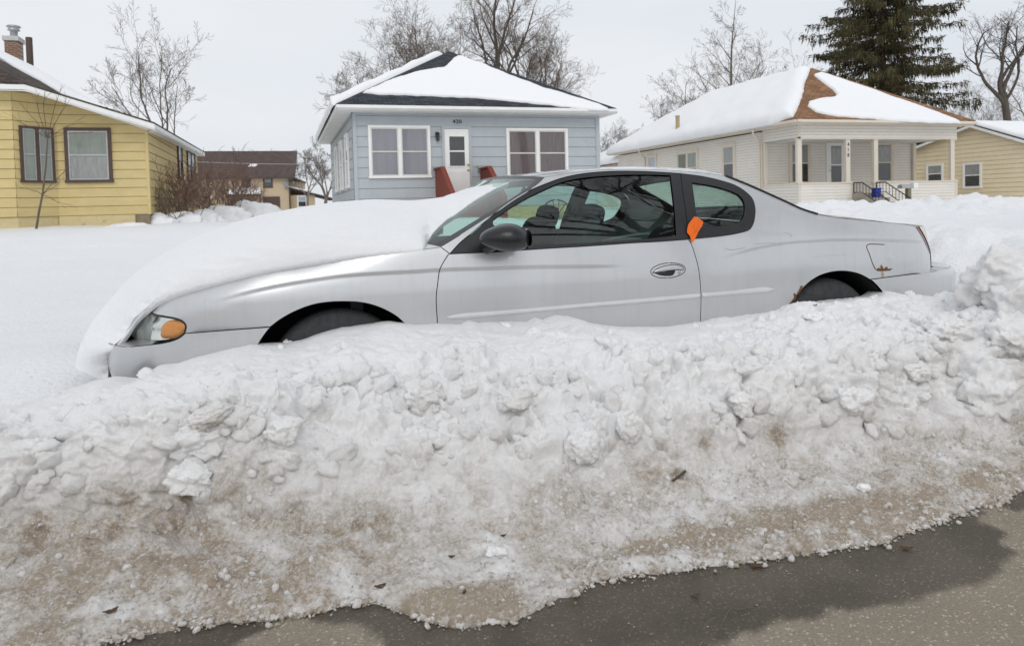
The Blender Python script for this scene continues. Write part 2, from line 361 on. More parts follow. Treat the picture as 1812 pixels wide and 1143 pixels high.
M = dict(
 snow=snow_mat('snow_clean', attr=False, base=(.865, .873, .885), grain=.002),
 snow_soft=snow_mat('snow_powder', attr=False, base=(.825, .835, .85), grain=.0018, soft=.014),
 snow_bank=snow_mat('snow_ploughed', attr=True, base=(.90, .90, .905), sss=.5, grain=.006, soft=.007),
 asphalt=asphalt_mat(), paint=paint_mat(),
 rubber=pbr('black_rubber', (.022, .023, .025), .55, var=.2, scale=30),
 trim=pbr('black_trim', (.018, .019, .021), .32, var=.15, scale=20, spec=.5),
 tyre=pbr('tyre_rubber', (.045, .048, .05), .85, var=.3, scale=25, bump=.002, bscale=90),
 liner=pbr('wheel_liner', (.008, .008, .008), .9, var=.3),
 cabin=pbr('cabin_plastic', (.022, .024, .026), .7, var=.2), seat=pbr('seat_fabric', (.03, .033, .036), .9, var=.25, scale=40, bump=.001, bscale=200),
 cartint=glass_mat('car_glass', (.70, .87, .815), boost=1.15), shield=glass_mat('windscreen_glass', (.62, .80, .75), boost=1.1),
 lens=glass_mat('lamp_lens', (.93, .95, .93)),
 chrome=pbr('reflector_chrome', (.82, .82, .80), .12, metal=1, var=.05), dull=pbr('dull_metal', (.42, .43, .42), .4, metal=.8, var=.1),
 amber=pbr('amber_plastic', (.80, .27, .01), .25, var=.1, scale=60, coat=.6), red=pbr('tail_lens_red', (.16, .022, .02), .2, var=.15, coat=.5), frost=pbr('tail_lens_clear', (.62, .60, .55), .25, var=.08, coat=.5),
 rust=pbr('rust', (.19, .075, .024), .95, var=.5, scale=90, bump=.001, bscale=300),
 mould=pbr('silver_moulding', (.64, .65, .645), .38, metal=.2, var=.05, scale=12), alloy=pbr('alloy', (.45, .45, .46), .35, metal=.9),
 paper=pbr('orange_paper', (.86, .155, .015), .8, var=.06, scale=30), ink=pbr('orange_print', (.55, .075, .008), .8, var=.1),
)
# ------------------------------------------------------------------ road with melt water
def in_poly(px, py, poly):
    inside = np.zeros(np.shape(px), bool); n = len(poly)
    for i in range(n):
        x0, y0 = poly[i]; x1, y1 = poly[(i + 1) % n]
        c = ((y0 > py) != (y1 > py)) & (px < (x1 - x0) * (py - y0) / (y1 - y0 + 1e-12) + x0); inside ^= c
    return inside
def poly_dist(px, py, poly, closed=True):
    d = np.full(np.shape(px), 1e9); n = len(poly)
    for i in range(n if closed else n - 1):
        x0, y0 = poly[i]; x1, y1 = poly[(i + 1) % n]; dx, dy = x1 - x0, y1 - y0
        t = np.clip(((px - x0) * dx + (py - y0) * dy) / (dx * dx + dy * dy + 1e-12), 0, 1)
        d = np.minimum(d, np.hypot(px - x0 - t * dx, py - y0 - t * dy))
    return d
def resample(loop, step):
    out = []
    for i in range(len(loop)):
        a, b = np.asarray(loop[i], float), np.asarray(loop[(i + 1) % len(loop)], float)
        n = max(1, int(np.hypot(*(b - a)) / step))
        for k in range(n): out.append(a + (b - a) * k / n)
    res = [out[0]]
    for p in out[1:]:
        if np.hypot(*(p - res[-1])) > .0015: res.append(p)
    if np.hypot(*(res[0] - res[-1])) < .0015: res.pop()
    return res
def grid_faces(nu, nv):
    i = np.arange(nu * nv).reshape(nu, nv)
    return np.stack([i[:-1, :-1].ravel(), i[1:, :-1].ravel(), i[1:, 1:].ravel(), i[:-1, 1:].ravel()], 1)
def set_attr(o, name, val):
    a = o.data.attributes.new(name, 'FLOAT', 'POINT'); a.data.foreach_set('value', np.asarray(val, np.float32).ravel())

def build_road():
    # coarse far part as a frame round the fine near part
    xs = np.concatenate([np.linspace(-120, -3, 14)[:-1], np.arange(-3, 5.0, .02), np.linspace(5, 160, 14)])
    ys = np.concatenate([np.linspace(-5.2, .9, 8)[:-1], np.arange(.9, 2.6, .02), [2.6, 4.0, 5.45]])
    X, Y = np.meshgrid(xs, ys, indexing='ij')
    # limits of the wet tarmac, as distances from the kerb line (metres)
    wet = [(-.62, 3), (-.60, 2.02), (-.36, 1.93), (-.12, 2.06), (-.02, 2.12), (.06, 2.04), (.16, 2.03), (.2, 1.9), (.2, 1.7), (.4, 1.55), (.72, 1.42), (.86, 1.44)]
    wet += [tuple(atZ(u, v, 0)[:2]) for u, v in [(1252, 1143), (1340, 1115), (1428, 1089), (1560, 1069), (1670, 1056), (1727, 1027), (1780, 1005), (1789, 974), (1776, 944), (1740, 926), (1732, 900), (1770, 899), (1812, 906)]]
    wet += [(3.2, 1.98), (4.2, 1.93), (9, 1.9), (9, 3)]
    wx = X + .035 * fbm(X * 9, Y * 9, o=4); wy = Y + .03 * fbm(X * 9 + 40, Y * 9, o=4)
    d = poly_dist(wx, wy, wet) * np.where(in_poly(wx, wy, wet), 1, -1)
    w = sstep(-.012, .014, d)
    w = np.maximum(w * (.86 + .14 * sstep(-.3, .4, fbm(X * 4, Y * 4))), sstep(.55, .8, fbm(X * 2.2 + 9, Y * 3, o=5)) * .25)
    Z = .006 * fbm(X * .6, Y * .8) - .004 * np.clip(Y - 1.5, 0, 2)
    o = mesh_from('road', np.stack([X, Y, Z], -1).reshape(-1, 3), grid_faces(len(xs), len(ys)), M['asphalt'], smooth=True)
    set_attr(o, 'wet', w); o['kind'] = 'structure'; tag(o, 'grey tarmac road wet along the snow edge', 'road')
build_road()

# ------------------------------------------------------------------ ploughed snow bank along the car
SNOWLINE = [(186, 654), (218, 647), (258, 651), (283, 643), (316, 640), (348, 633), (406, 618), (442, 610.5), (506.5, 608.7), (533, 603.7), (573, 591.2), (606, 582), (648, 577), (689, 571), (740, 575.4), (773, 573.7), (815, 573.7), (830, 567), (846, 571), (931, 569.5), (946, 561), (960, 566), (981, 558), (1006, 559.6), (1026, 565), (1040, 571), (1109, 577.6), (1172, 577.6), (1235, 571), (1291.6, 560), (1360, 551.5), (1404.5, 537.8), (1458, 535), (1495, 528), (1548.7, 523.7), (1563, 514), (1582.6, 519.4), (1633, 525), (1691, 523.7)]
_sl = np.array([atY(u, v, 3.49 + (.28 if u < 270 else .08 if u < 330 else .12 if u > 1640 else 0)) for u, v in SNOWLINE])
CARX0, CARX1 = -.80, 4.16
def snow_k(X): return np.interp(X, np.r_[-3, -1.1, _sl[:, 0], 4.6, 6, 9], np.r_[.30, .36, _sl[:, 2], .56, .62, .6])
def edge_y(X):
    e = np.interp(X, [-4, -1.2, -.75, -.289, .05, .22, .30, .40, .544, .70, .9, 1.258, 1.5, 1.818, 2.2, 2.625, 3.5, 9],
                  [2.0, 2.06, 2.12, 2.145, 2.10, 2.11, 1.99, 1.89, 1.875, 1.93, 1.99, 1.955, 1.93, 1.905, 1.97, 2.052, 2.1, 2.15])
    return e
foot = np.array([atZ(u, v, .07) for u, v in [(0, 960), (200, 950), (400, 945), (600, 935), (800, 925), (1000, 912), (1200, 880), (1400, 832), (1600, 805), (1812, 780)]])
crest = np.array([atZ(u, v, z) for u, v, z in [(0, 765, .40), (200, 735, .44), (350, 712, .47), (500, 705, .45), (700, 668, .46), (900, 655, .455), (1100, 645, .455), (1300, 628, .47), (1500, 610, .48), (1700, 598, .49), (1812, 580, .52)]])
def build_bank():
    xs = np.concatenate([np.linspace(-6, -1.5, 90)[:-1], np.arange(-1.5, 3.4, .0062), np.geomspace(.0062, .12, 150).cumsum() + 3.4])
    nX = len(xs)
    Yf = np.interp(xs, foot[:, 0], foot[:, 1]) + .03 * fbm(xs * 3, xs * 0 + 4.4, o=3)
    Yc = np.interp(xs, crest[:, 0], crest[:, 1]) + .05 * fbm(xs * 2.2, xs * 0 + 1.4, o=3)
    Zc = np.interp(xs, np.r_[-3, crest[:, 0], 5.5], np.r_[.36, crest[:, 2], .62]) + .03 * fbm(xs * 2.5, xs * 0 + 7.7, o=3)
    Ye = edge_y(xs) + .018 * fbm(xs * 6, xs * 0, o=5, g=.6)
    Ye = np.minimum(Ye, Yf - .12)
    zk = snow_k(xs)
    incar = sstep(CARX0 - .3, CARX0, xs) * (1 - sstep(CARX1, CARX1 + .3, xs))
    Yk = np.full(nX, 3.47); Yend = 3.60 * incar + 4.1 * (1 - incar)
    zend = (zk - .01) * incar + (zk - .16) * (1 - incar)
    zp = np.minimum(Zc * .55 + zk * .45, .60)
    ctrl = [(Ye - .14, xs * 0 - .035), (Ye - .012, xs * 0 - .012), (Ye + .02, xs * 0 + .016), (Ye * .55 + Yf * .45, xs * 0 + .035), (Yf, xs * 0 + .075), (Yf + .40 * (Yc - Yf), .56 * Zc), (Yc + .03, Zc), (Yc + .40 * (Yk - Yc), zp), (Yk, zk), (Yend, zend)]
    amp = [0, .003, .010, .018, .026, .070, .078, .030, .005, .002]
    ampr = [0, .003, .010, .018, .028, .070, .076, .062, .016, .004]
    seg = [3, 6, 26, 26, 34, 40, 46, 60, 6]
    C = np.array([[c[0], c[1]] for c in ctrl])                       # (k,2,nX)
    P, T = [], []
    for i in range(len(seg)):
        p0, p1, p2, p3 = C[max(i - 1, 0)], C[i], C[i + 1], C[min(i + 2, len(C) - 1)]
        for t in np.linspace(0, 1, seg[i], endpoint=(i == len(seg) - 1)):
            # centripetal-ish Catmull-Rom, damped so that thin edges do not overshoot
            q = .5 * ((2 * p1) + (-p0 + p2) * t + (2 * p0 - 5 * p1 + 4 * p2 - p3) * t * t + (-p0 + 3 * p1 - 3 * p2 + p3) * t ** 3)
            lin = p1 * (1 - t) + p2 * t; w = .25 if i < 3 else .8
            P.append(q * w + lin * (1 - w)); T.append(i + t)
    P = np.array(P); T = np.array(T)                                # (nv,2,nX)
    Y, Z = P[:, 0].T, P[:, 1].T; nv = len(T)
    X = np.repeat(xs[:, None], nv, 1)
    A = np.interp(T, range(len(amp)), amp)[None] * (1 - sstep(1.6, 3.0, X)) + np.interp(T, range(len(amp)), ampr)[None] * sstep(1.6, 3.0, X)
    # arc length makes the noise isotropic on the steep face
    S = np.concatenate([np.zeros((nX, 1)), np.cumsum(np.hypot(np.diff(Y, axis=1), np.diff(Z, axis=1)), 1)], 1)
    S = S - S[:, [np.searchsorted(T, 4)]]
    dy, dz = np.gradient(Y, axis=1), np.gradient(Z, axis=1); L = np.hypot(dy, dz) + 1e-9
    ny, nz = -dz / L, dy / L
    wu = X + .06 * fbm(X * 5, S * 5, o=3); wv = S + .06 * fbm(X * 5 + 11, S * 5 + 3, o=3)
    l1 = lumps(wu / .26, wv / .24, 1); l2 = lumps(wu / .12 + 5, wv / .11, 2); l3 = lumps(wu / .055, wv / .05 + 9, 3); l4 = lumps(X / .024, S / .024, 4)
    f = fbm(X * 3, S * 3, o=6, g=.55); fr = fbm(X * 30, S * 30, o=4, g=.6)
    mound = fbm(X * 1.3 + 3, S * 1.6, o=3)
    patch = sstep(-.35, .35, fbm(X * 1.7 + 8, S * 2.1, o=3))
    D = A * (1.25 * l1 + 1.25 * l2 * (.45 + .55 * patch) + .85 * l3 * (.45 + .55 * patch) + .28 * l4 + .42 * f + .12 * fr + .4 * mound - 1.25)
    # slush at the edge: small grains
    sl = np.interp(T, [1, 2, 2.6, 4, 4.8, 5.3], [.2, 1, 1, 1, .35, 0])[None]
    D = D + sl * (.010 * lumps(X / .019 + 14, S / .017, 7) * (.3 + .7 * sstep(-.2, .4, fbm(X * 4 + 3, S * 4, o=3))) - .003 + .011 * lumps(X / .030 + 4, S / .028, 5) + .014 * l3 * sstep(-.2, .5, fbm(X * 5, S * 5 + 30)) + .007 * lumps(X / .014, S / .014 + 8, 6) - .009 + .008 * fbm(X * 7, S * 7, o=3))
    # smooth band in the middle of the face where the plough blade sheared it
    shear = np.exp(-((T[None] - 4.55 - .12 * np.sin(X * 2.1)) / .30) ** 2) * sstep(-.3, .3, fbm(X * 1.1 + 2, X * 0 + 6, o=2) + .25)
    D = D * (1 - .5 * shear)
    Z2 = Z + nz * D; Y2 = Y + ny * D
    X2 = X + .35 * A * fbm(X * 8 + 70, S * 8, o=3)
    # ---- dirt: its own colour, heaviest in the slush by the road and in old pockets
    n1 = fbm(X * 2.3, S * 3.1 + 20, o=5, g=.6); n2 = fbm(X * 9, S * 9 + 12, o=4, g=.65)
    base = np.interp(T, [1, 2, 3, 4, 4.6, 5.3, 6, 6.7, 7.3], [.66, .56, .48, .46, .33, .13, .055, .018, .0])[None] * (1 + .35 * sstep(.5, -.3, X)) * (1 + .25 * sstep(.8, 1.6, X) * sstep(4.0, 3.2, T)[None]) * (1 - .6 * np.exp(-((X - .65) / .5) ** 2) * sstep(4.3, 5.0, T)[None])
    dirt = base * (1 + .55 * n1 + .55 * n2)
    crev = sstep(.42, .08, l2 * .6 + l3 * .4) * np.interp(T, [3, 4.5, 6, 6.8, 7.2], [.4, 1, 1, .5, 0])[None]
    dirt = dirt + .24 * crev * sstep(-.4, .5, n1 + n2 * .5)
    V = np.stack([X2, Y2, Z2], -1)
    # meltwater ice between the two slush ridges, and the thin icy tongue on the road
    ice = np.exp(-((T[None] - 2.75 - .25 * fbm(X * 2, X * 0 + 3, o=3)) / .34) ** 2) * sstep(.75, 1.15, X) * sstep(-.35, .25, fbm(X * 1.6 + 4, S * 2, o=3) + .15)
    tong = sstep(.24, .30, X) * sstep(.66, .56, X) * sstep(2.09, 2.0, Y)
    melt = np.clip(np.maximum(ice, tong), 0, 1); Z2 = Z2 * (1 - .62 * melt) + .002 * melt
    dirt = dirt * (1 - melt) + melt * (1.12 + .3 * n2)
    for (u, v, r, s) in [(65, 940, 22, .75), (62, 975, 18, .6), (370, 745, 26, .45), (1380, 770, 26, .6), (1250, 785, 20, .6), (1200, 840, 14, .6), (520, 1010, 40, .30), (385, 1030, 18, .7), (400, 905, 55, .38), (200, 870, 35, .35), (330, 960, 50, .28), (700, 940, 60, .22), (1010, 900, 60, .18), (470, 850, 26, .3), (1170, 870, 45, .2), (610, 925, 30, .35), (330, 870, 22, .4), (1310, 750, 18, .35), (745, 810, 25, .2), (230, 900, 40, .3), (120, 1090, 40, .3), (840, 755, 40, .18), (930, 720, 40, .18)]:
        q = proj(V.reshape(-1, 3)).reshape(V.shape[:2] + (2,))
        # a pocket of old dirt: position and size taken on the bank surface
        i = np.unravel_index(np.argmin((q[..., 0] - u) ** 2 + (q[..., 1] - v) ** 2), X.shape)
        c = V[i]; rr = r * (c @ _F0) / FPX
        dd = np.linalg.norm(V - c, axis=-1) / rr * (1 + .5 * n2)
        dirt = dirt + s * np.exp(-dd ** 2) * (.6 + .6 * np.clip(n2 + .4, 0, 1))
        if s > .5: V[..., 1] += .018 * np.exp(-dd ** 2); V[..., 2] -= .008 * np.exp(-dd ** 2)
    global BANK_V, BANK_T, BANK_X
    BANK_V, BANK_T, BANK_X = V, T, xs
    o = mesh_from('snow_bank', V.reshape(-1, 3), grid_faces(nX, nv), M['snow_bank'], smooth=True)
    set_attr(o, 'dirt', np.clip(dirt, 0, 1))
    tag(o, 'long lumpy ploughed snow bank, dirty towards the road, burying the silver car', 'snow', kind='stuff')
build_bank()
def bank_at(u, v):
    """point on the bank where photo pixel (u, v) falls"""
    V = BANK_V[::2, ::2].reshape(-1, 3); q = proj(V); d = (q[:, 0] - u) ** 2 + (q[:, 1] - v) ** 2
    near = np.where(d < max(d.min() * 4, 9))[0]
    return V[near[np.argmin(V[near] @ _F0)]]

# ------------------------------------------------------------------ snow-covered ground to the horizon
def field_z(X, Y):
    z = np.interp(Y, [3.4, 5.0, 8, 12, 18, 24, 40, 90, 2500], [.30, .34, .42, .52, .72, .86, .92, .8, -3])
    z = z - sstep(5, 10, X) * np.interp(Y, [9, 13, 20, 26, 45], [0, .08, .22, .27, .1])
    z = z + sstep(3.2, 5.2, X) * sstep(8, 4.5, Y) * .16
    rough = sstep(-2, 4, X)
    z = z + .035 * fbm(X * .45, Y * .45, o=3) + .012 * fbm(X * 2.2, Y * 2.2, o=3)
    near = sstep(22, 14, Y)
    z = z + rough * near * (.07 * lumps(X / .9, Y / .8, 11) + .06 * lumps(X / .35, Y / .33, 12) * sstep(-.2, .4, fbm(X * .7, Y * .7, o=3)) + .03 * lumps(X / .16, Y / .16, 13) * sstep(-.1, .4, fbm(X * .9 + 7, Y * .9, o=3))) * np.interp(X, [0, 6], [.25, .9])
    # ridge shovelled up along the far pavement on the right
    rx = sstep(9.2, 12.5, X); ry = np.exp(-((Y - 15.2 - .5 * fbm(X * .5, X * 0)) / 1.7) ** 2)
    z = z + rx * ry * (.20 + .12 * fbm(X * .6, Y * .2 + 5, o=2) + .24 * lumps(X / .8, Y / .7, 14) + .20 * lumps(X / .36 + 4, Y / .33, 15) + .09 * lumps(X / .16, Y / .15, 16) + .05 * fbm(X * 3, Y * 3, o=4))
    z = z + .10 * np.exp(-((X + 1.2) / .38) ** 2 - ((Y - 4.35) / .65) ** 2)
    # lumpy windrow behind the rear bumper, joining the bank
    z = z + sstep(4.45, 5.0, X) * sstep(7.0, 5.2, Y) * (.10 + .20 * lumps(X / .5, Y / .45, 17) + .10 * lumps(X / .2, Y / .19, 18))
    # drift against the far side of the buried car
    z = z + .18 * np.exp(-((Y - 6.2) / .9) ** 2) * sstep(-1, .5, X) * sstep(5.5, 4.2, X)
    hole = sstep(-.95, -.7, X) * sstep(4.42, 4.22, X) * sstep(5.75, 5.45, Y)
    return z * (1 - hole) + .12 * hole
def build_field():
    xs = np.concatenate([-np.geomspace(6, 1500, 60)[::-1], np.arange(-5.9, 2, .10), np.arange(2, 24, .05), np.geomspace(24, 1600, 60)])
    ys = np.concatenate([np.arange(3.35, 7, .045), np.arange(7, 19, .075), np.arange(19, 30, .25), np.geomspace(30, 2500, 45)])
    X, Y = np.meshgrid(xs, ys, indexing='ij')
    o = mesh_from('snow_field', np.stack([X, Y, field_z(X, Y)], -1).reshape(-1, 3), grid_faces(len(xs), len(ys)), M['snow_soft'], smooth=True)
    o['kind'] = 'structure'; tag(o, 'wide snow-covered yards and verge behind the car', 'snowy ground')
    # verge across the street, behind the camera: what the car's windows mirror
    xs = np.concatenate([-np.geomspace(12, 1500, 30)[::-1], np.arange(-11, 16, .3), np.geomspace(16, 1600, 30)])
    ys = np.concatenate([-np.geomspace(14, 1500, 30)[::-1], np.arange(-13, -4.6, .2)])
    X, Y = np.meshgrid(xs, ys, indexing='ij')
    z = sstep(-4.7, -5.5, Y) * (.3 + .12 * lumps(X / .8, Y / .7, 21) + .1 * fbm(X * .5, Y * .5, o=3)) - .05 - sstep(-80, -1500, Y) * 3
    o = mesh_from('snow_verge', np.stack([X, Y, z], -1).reshape(-1, 3), grid_faces(len(xs), len(ys)), M['snow_soft'], smooth=True)
    o['kind'] = 'structure'; tag(o, 'snow-covered verge on the near side of the street', 'snowy ground')
build_field()
# ------------------------------------------------------------------ houses
M.update(
 blue=pbr('grey_blue_siding', (.43, .465, .485), .75, var=.06, scale=1.3, dirt=((.385, .415, .43), 2.2, .62)),
 white=pbr('white_paint', (.82, .82, .80), .6, var=.05, scale=2), offwhite=pbr('aged_white_trim', (.62, .61, .57), .65, var=.08, scale=3, dirt=((.42, .40, .34), 4, .62)),
 vinyl=pbr('cream_vinyl', (.775, .735, .67), .6, var=.04, scale=1.5), vinyltrim=pbr('beige_trim', (.68, .615, .52), .6, var=.05, scale=2),
 butter=pbr('butter_vinyl', (.79, .68, .47), .6, var=.04, scale=1.5),
 yellow=pbr('yellow_siding', (.605, .485, .235), .8, var=.09, scale=1.2, dirt=((.42, .355, .20), 1.8, .60), stretch=(1, 1, 2.5)),
 yfound=pbr('yellow_foundation', (.60, .50, .28), .85, var=.12, scale=3, dirt=((.42, .33, .2), 3, .55)), dirtbrick=pbr('earth_and_block', (.24, .19, .13), .95, var=.25, scale=5),
 tan=pbr('tan_stucco', (.55, .44, .30), .85, var=.06, scale=2), brown=pbr('brown_trim', (.085, .055, .045), .6, var=.15, scale=8),
 red=M['red'], redwood=pbr('red_brown_boards', (.20, .045, .028), .75, var=.22, scale=3, stretch=(9, 9, 1)),
 soffit=pbr('soffit', (.74, .73, .70), .7, var=.06, scale=2, dirt=((.46, .45, .40), 3, .62)),
 shgrey=shingle_mat('charcoal_shingles', (.062, .070, .084)), shbrown=shingle_mat('tan_brown_shingles', (.34, .185, .10), var=.25), shdark=shingle_mat('dark_brown_shingles', (.105, .085, .074)), shmaroon=shingle_mat('maroon_shingles', (.135, .10, .092), var=.12),
 pane_lilac=pbr('lilac_curtain_pane', (.225, .23, .255), .06, var=.10, scale=.8, stretch=(7, 7, .7), spec=.7, coat=.3), pane_maroon=pbr('maroon_curtain_pane', (.115, .092, .092), .05, var=.22, scale=2.5, stretch=(7, 7, .7), spec=.8, coat=.4),
 pane_dim=pbr('dark_pane', (.030, .034, .036), .04, var=.3, scale=3, spec=.8, coat=.5), pane_lace=pbr('lace_curtain_pane', (.27, .28, .27), .07, var=.22, scale=4, stretch=(7, 7, .7), spec=.6, coat=.3),
 pane_green=pbr('pale_green_pane', (.22, .25, .215), .06, var=.16, scale=1.4, stretch=(7, 7, .7), spec=.7, coat=.3), pane_sky=pbr('sky_lit_pane', (.42, .47, .52), .1, var=.1, scale=2),
 brass=pbr('brass', (.62, .40, .10), .3, metal=.9, var=.1), iron=pbr('black_iron', (.015, .014, .014), .5, var=.2), bluep=pbr('blue_plastic', (.012, .035, .30), .45, var=.1),
 concrete=pbr('concrete', (.36, .32, .27), .9, var=.15, scale=6), galv=pbr('galvanised_metal', (.42, .43, .43), .45, metal=.6, var=.12), wood=pbr('weathered_wood', (.22, .185, .13), .85, var=.25, scale=3, stretch=(8, 8, 1)),
 ruststain=pbr('rust_stain', (.42, .32, .19), .8, var=.25, scale=60),
 numerals=pbr('dark_numerals', (.03, .03, .03), .5, var=.1),
)
def brick_mat():
    mt, n, l, b = _mat('chimney_brick')
    tc = n.new('ShaderNodeTexCoord'); mp = n.new('ShaderNodeMapping'); mp.inputs['Rotation'].default_value = (R_(90), 0, 0); l.new(tc.outputs['Object'], mp.inputs[0])
    br = n.new('ShaderNodeTexBrick'); br.inputs['Scale'].default_value = 1; br.inputs['Brick Width'].default_value = .21; br.inputs['Row Height'].default_value = .075; br.inputs['Mortar Size'].default_value = .008
    br.inputs['Color1'].default_value = (.23, .105, .07, 1); br.inputs['Color2'].default_value = (.30, .16, .10, 1); br.inputs['Mortar'].default_value = (.33, .30, .26, 1)
    l.new(mp.outputs[0], br.inputs[0]); l.new(br.outputs[0], b.inputs['Base Color']); b.inputs['Roughness'].default_value = .9; return mt
M['brick'] = brick_mat()
for k_, c_ in (('blue', (.27, .295, .31)), ('vinyl', (.44, .40, .345)), ('butter', (.50, .42, .265)), ('yellow', (.30, .225, .095))): M[k_ + '_joint'] = pbr(k_ + '_board_joint_shade', c_, .9, var=.2)  # darker wall colours that paint the shadow line under each siding board

def clip_poly(poly, a, b, c):
    """keep the part of a 2-D polygon where a*x + b*y <= c"""
    out = []
    for i in range(len(poly)):
        p, q = poly[i], poly[(i + 1) % len(poly)]; fp, fq = a * p[0] + b * p[1] - c, a * q[0] + b * q[1] - c
        if fp <= 0: out.append(p)
        if fp * fq < 0: t = fp / (fp - fq); out.append((p[0] + (q[0] - p[0]) * t, p[1] + (q[1] - p[1]) * t))
    return out
def siding(mb, a, b, z0, z1, course, lip=.012, mi=0, clips=(), joint=None):
    """lapped boards on the wall from plan point a to b (outside on the right-hand side walking a -> b), under each an open joint with its shadow painted dark"""
    a, b = np.array(a, float), np.array(b, float); L = np.linalg.norm(b - a); d = (b - a) / L; n = np.array([d[1], -d[0]]); g = joint or min(course * .03 + .006, .014)
    P = lambda s, z, o: (a[0] + d[0] * s + n[0] * o, a[1] + d[1] * s + n[1] * o, z)
    z = z0
    while z < z1 - 1e-6:
        zt = min(z + course, z1)
        for lo_, hi_, m_, f in ((z, min(z + g, zt), mi + 1, lambda q: -.006), (z + g, zt, mi, lambda q: lip * (1 - (q - z - g) / course) + .003)):
            if hi_ - lo_ < 1e-4: continue
            poly = [(0, lo_), (L, lo_), (L, hi_), (0, hi_)]
            for c in clips: poly = clip_poly(poly, *c)
            if len(poly) < 3: continue
            mb.add([P(s, q, f(q)) for s, q in poly], [tuple(range(len(poly)))], m_)
            e = sorted([p for p in poly if abs(p[1] - lo_) < 1e-6])
            if m_ == mi and len(e) >= 2: mb.add([P(e[0][0], lo_, -.006), P(e[-1][0], lo_, -.006), P(e[-1][0], lo_, lip + .003), P(e[0][0], lo_, lip + .003)], [(3, 2, 1, 0)], mi + 1)
        z = zt
def roof_plane(name, poly, thick, mat, parent, hdir):
    """one roof slope: prism with UV in metres along the eave and up the slope"""
    P = np.array(poly, float); nrm = np.cross(P[1] - P[0], P[2] - P[0]); nrm /= np.linalg.norm(nrm)
    if nrm[2] < 0: nrm = -nrm; P = P[::-1]
    n = len(P); V = np.vstack([P, P - nrm * thick]); F = [tuple(range(n)), tuple(range(2 * n - 1, n - 1, -1))] + [(i, n + i, n + (i + 1) % n, (i + 1) % n) for i in range(n)]
    o = mesh_from(name, V, F, mat, parent=parent); h = np.array(hdir, float); h /= np.linalg.norm(h); s = np.cross(nrm, h)
    uv = o.data.uv_layers.new(name='UVMap'); vi = np.zeros(len(o.data.loops), np.int32); o.data.loops.foreach_get('vertex_index', vi)
    W = V[vi]; uv.data.foreach_set('uv', np.stack([W @ h, W @ s], 1).astype(np.float32).ravel()); return o
def on_plane(u, v, p0, n):
    d = ray(u, v); return CO + d * (np.dot(np.asarray(p0) - CO, n) / np.dot(d, n))
def snow_sheet(name, label, loop3, thick, rnd, group=None, spacing=.12, rag=.02, mat=None, cat='snow'):
    """blanket of snow lying on a sloping plane, rounded at its ragged rim"""
    P = np.array(loop3, float); c = P.mean(0); q = P - c
    nrm = np.linalg.svd(q)[2][2]; nrm = nrm if nrm[2] > 0 else -nrm
    h = np.cross([0, 0, 1.0], nrm); h /= np.linalg.norm(h); s = np.cross(nrm, h)
    l2 = [np.array([a @ h, a @ s]) for a in q]; l2 = resample(l2, spacing * .5); k = len(l2)
    ar = np.array(l2); ar = ar + rag * np.stack([fbm(ar[:, 0] * 2.5, ar[:, 1] * 2.5 + 3, o=4), fbm(ar[:, 0] * 2.5 + 9, ar[:, 1] * 2.5, o=4)], 1); poly = [tuple(a) for a in ar]
    lo, hi = ar.min(0), ar.max(0); gx, gy = np.meshgrid(np.arange(lo[0], hi[0], spacing), np.arange(lo[1], hi[1], spacing), indexing='ij')
    cd = np.stack([gx.ravel(), gy.ravel()], 1); dd = poly_dist(cd[:, 0], cd[:, 1], poly); cd = cd[in_poly(cd[:, 0], cd[:, 1], poly) & (dd > rnd * .9)]
    nx, pv = np.roll(ar, -1, 0), np.roll(ar, 1, 0); t = nx - pv; t /= np.linalg.norm(t, axis=1)[:, None] + 1e-9; area = np.sum(ar[:, 0] * nx[:, 1] - nx[:, 0] * ar[:, 1]); sg = 1 if area > 0 else -1
    for e in (.08, .3, .62):
        r = ar + sg * e * rnd * np.stack([-t[:, 1], t[:, 0]], 1); cd = np.vstack([cd, r[in_poly(r[:, 0], r[:, 1], poly) & (poly_dist(r[:, 0], r[:, 1], poly) > e * rnd * .8)]])
    vs, es, fs, *_ = delaunay_2d_cdt([Vector(a) for a in ar] + [Vector(a) for a in cd], [(i, (i + 1) % k) for i in range(k)], [], 0, 1e-6)
    V2 = np.array([tuple(a) for a in vs]); T = np.array([tuple(f) for f in fs if len(f) == 3]); ce = V2[T].mean(1); T = T[in_poly(ce[:, 0], ce[:, 1], poly)]
    d = poly_dist(V2[:, 0], V2[:, 1], poly); hh = thick * (1 - (1 - np.clip(d / rnd, 0, 1)) ** 2) ** .5 * (1 + .18 * fbm(V2[:, 0] * .7, V2[:, 1] * .9, o=3)) + .006
    V = c + V2[:, :1] * h + V2[:, 1:] * s + hh[:, None] * nrm
    if np.cross(V[T[0, 1]] - V[T[0, 0]], V[T[0, 2]] - V[T[0, 0]]) @ nrm < 0: T = T[:, ::-1]
    ed = {}
    for a, b, c_ in T:
        for e in ((a, b), (b, c_), (c_, a)):
            kk = (min(e), max(e)); ed[kk] = None if kk in ed else e
    VV, FF = [v for v in V], [tuple(f) for f in T]
    for e in ed.values():
        if e:
            i = len(VV); VV += [V[e[0]] - nrm * .02, V[e[1]] - nrm * .02]; FF.append((e[1], e[0], i, i + 1))
    o = mesh_from(name, np.array(VV), FF, mat or M['snow'], smooth=True, origin=tuple(P.mean(0))); tag(o, label, cat, group); return o
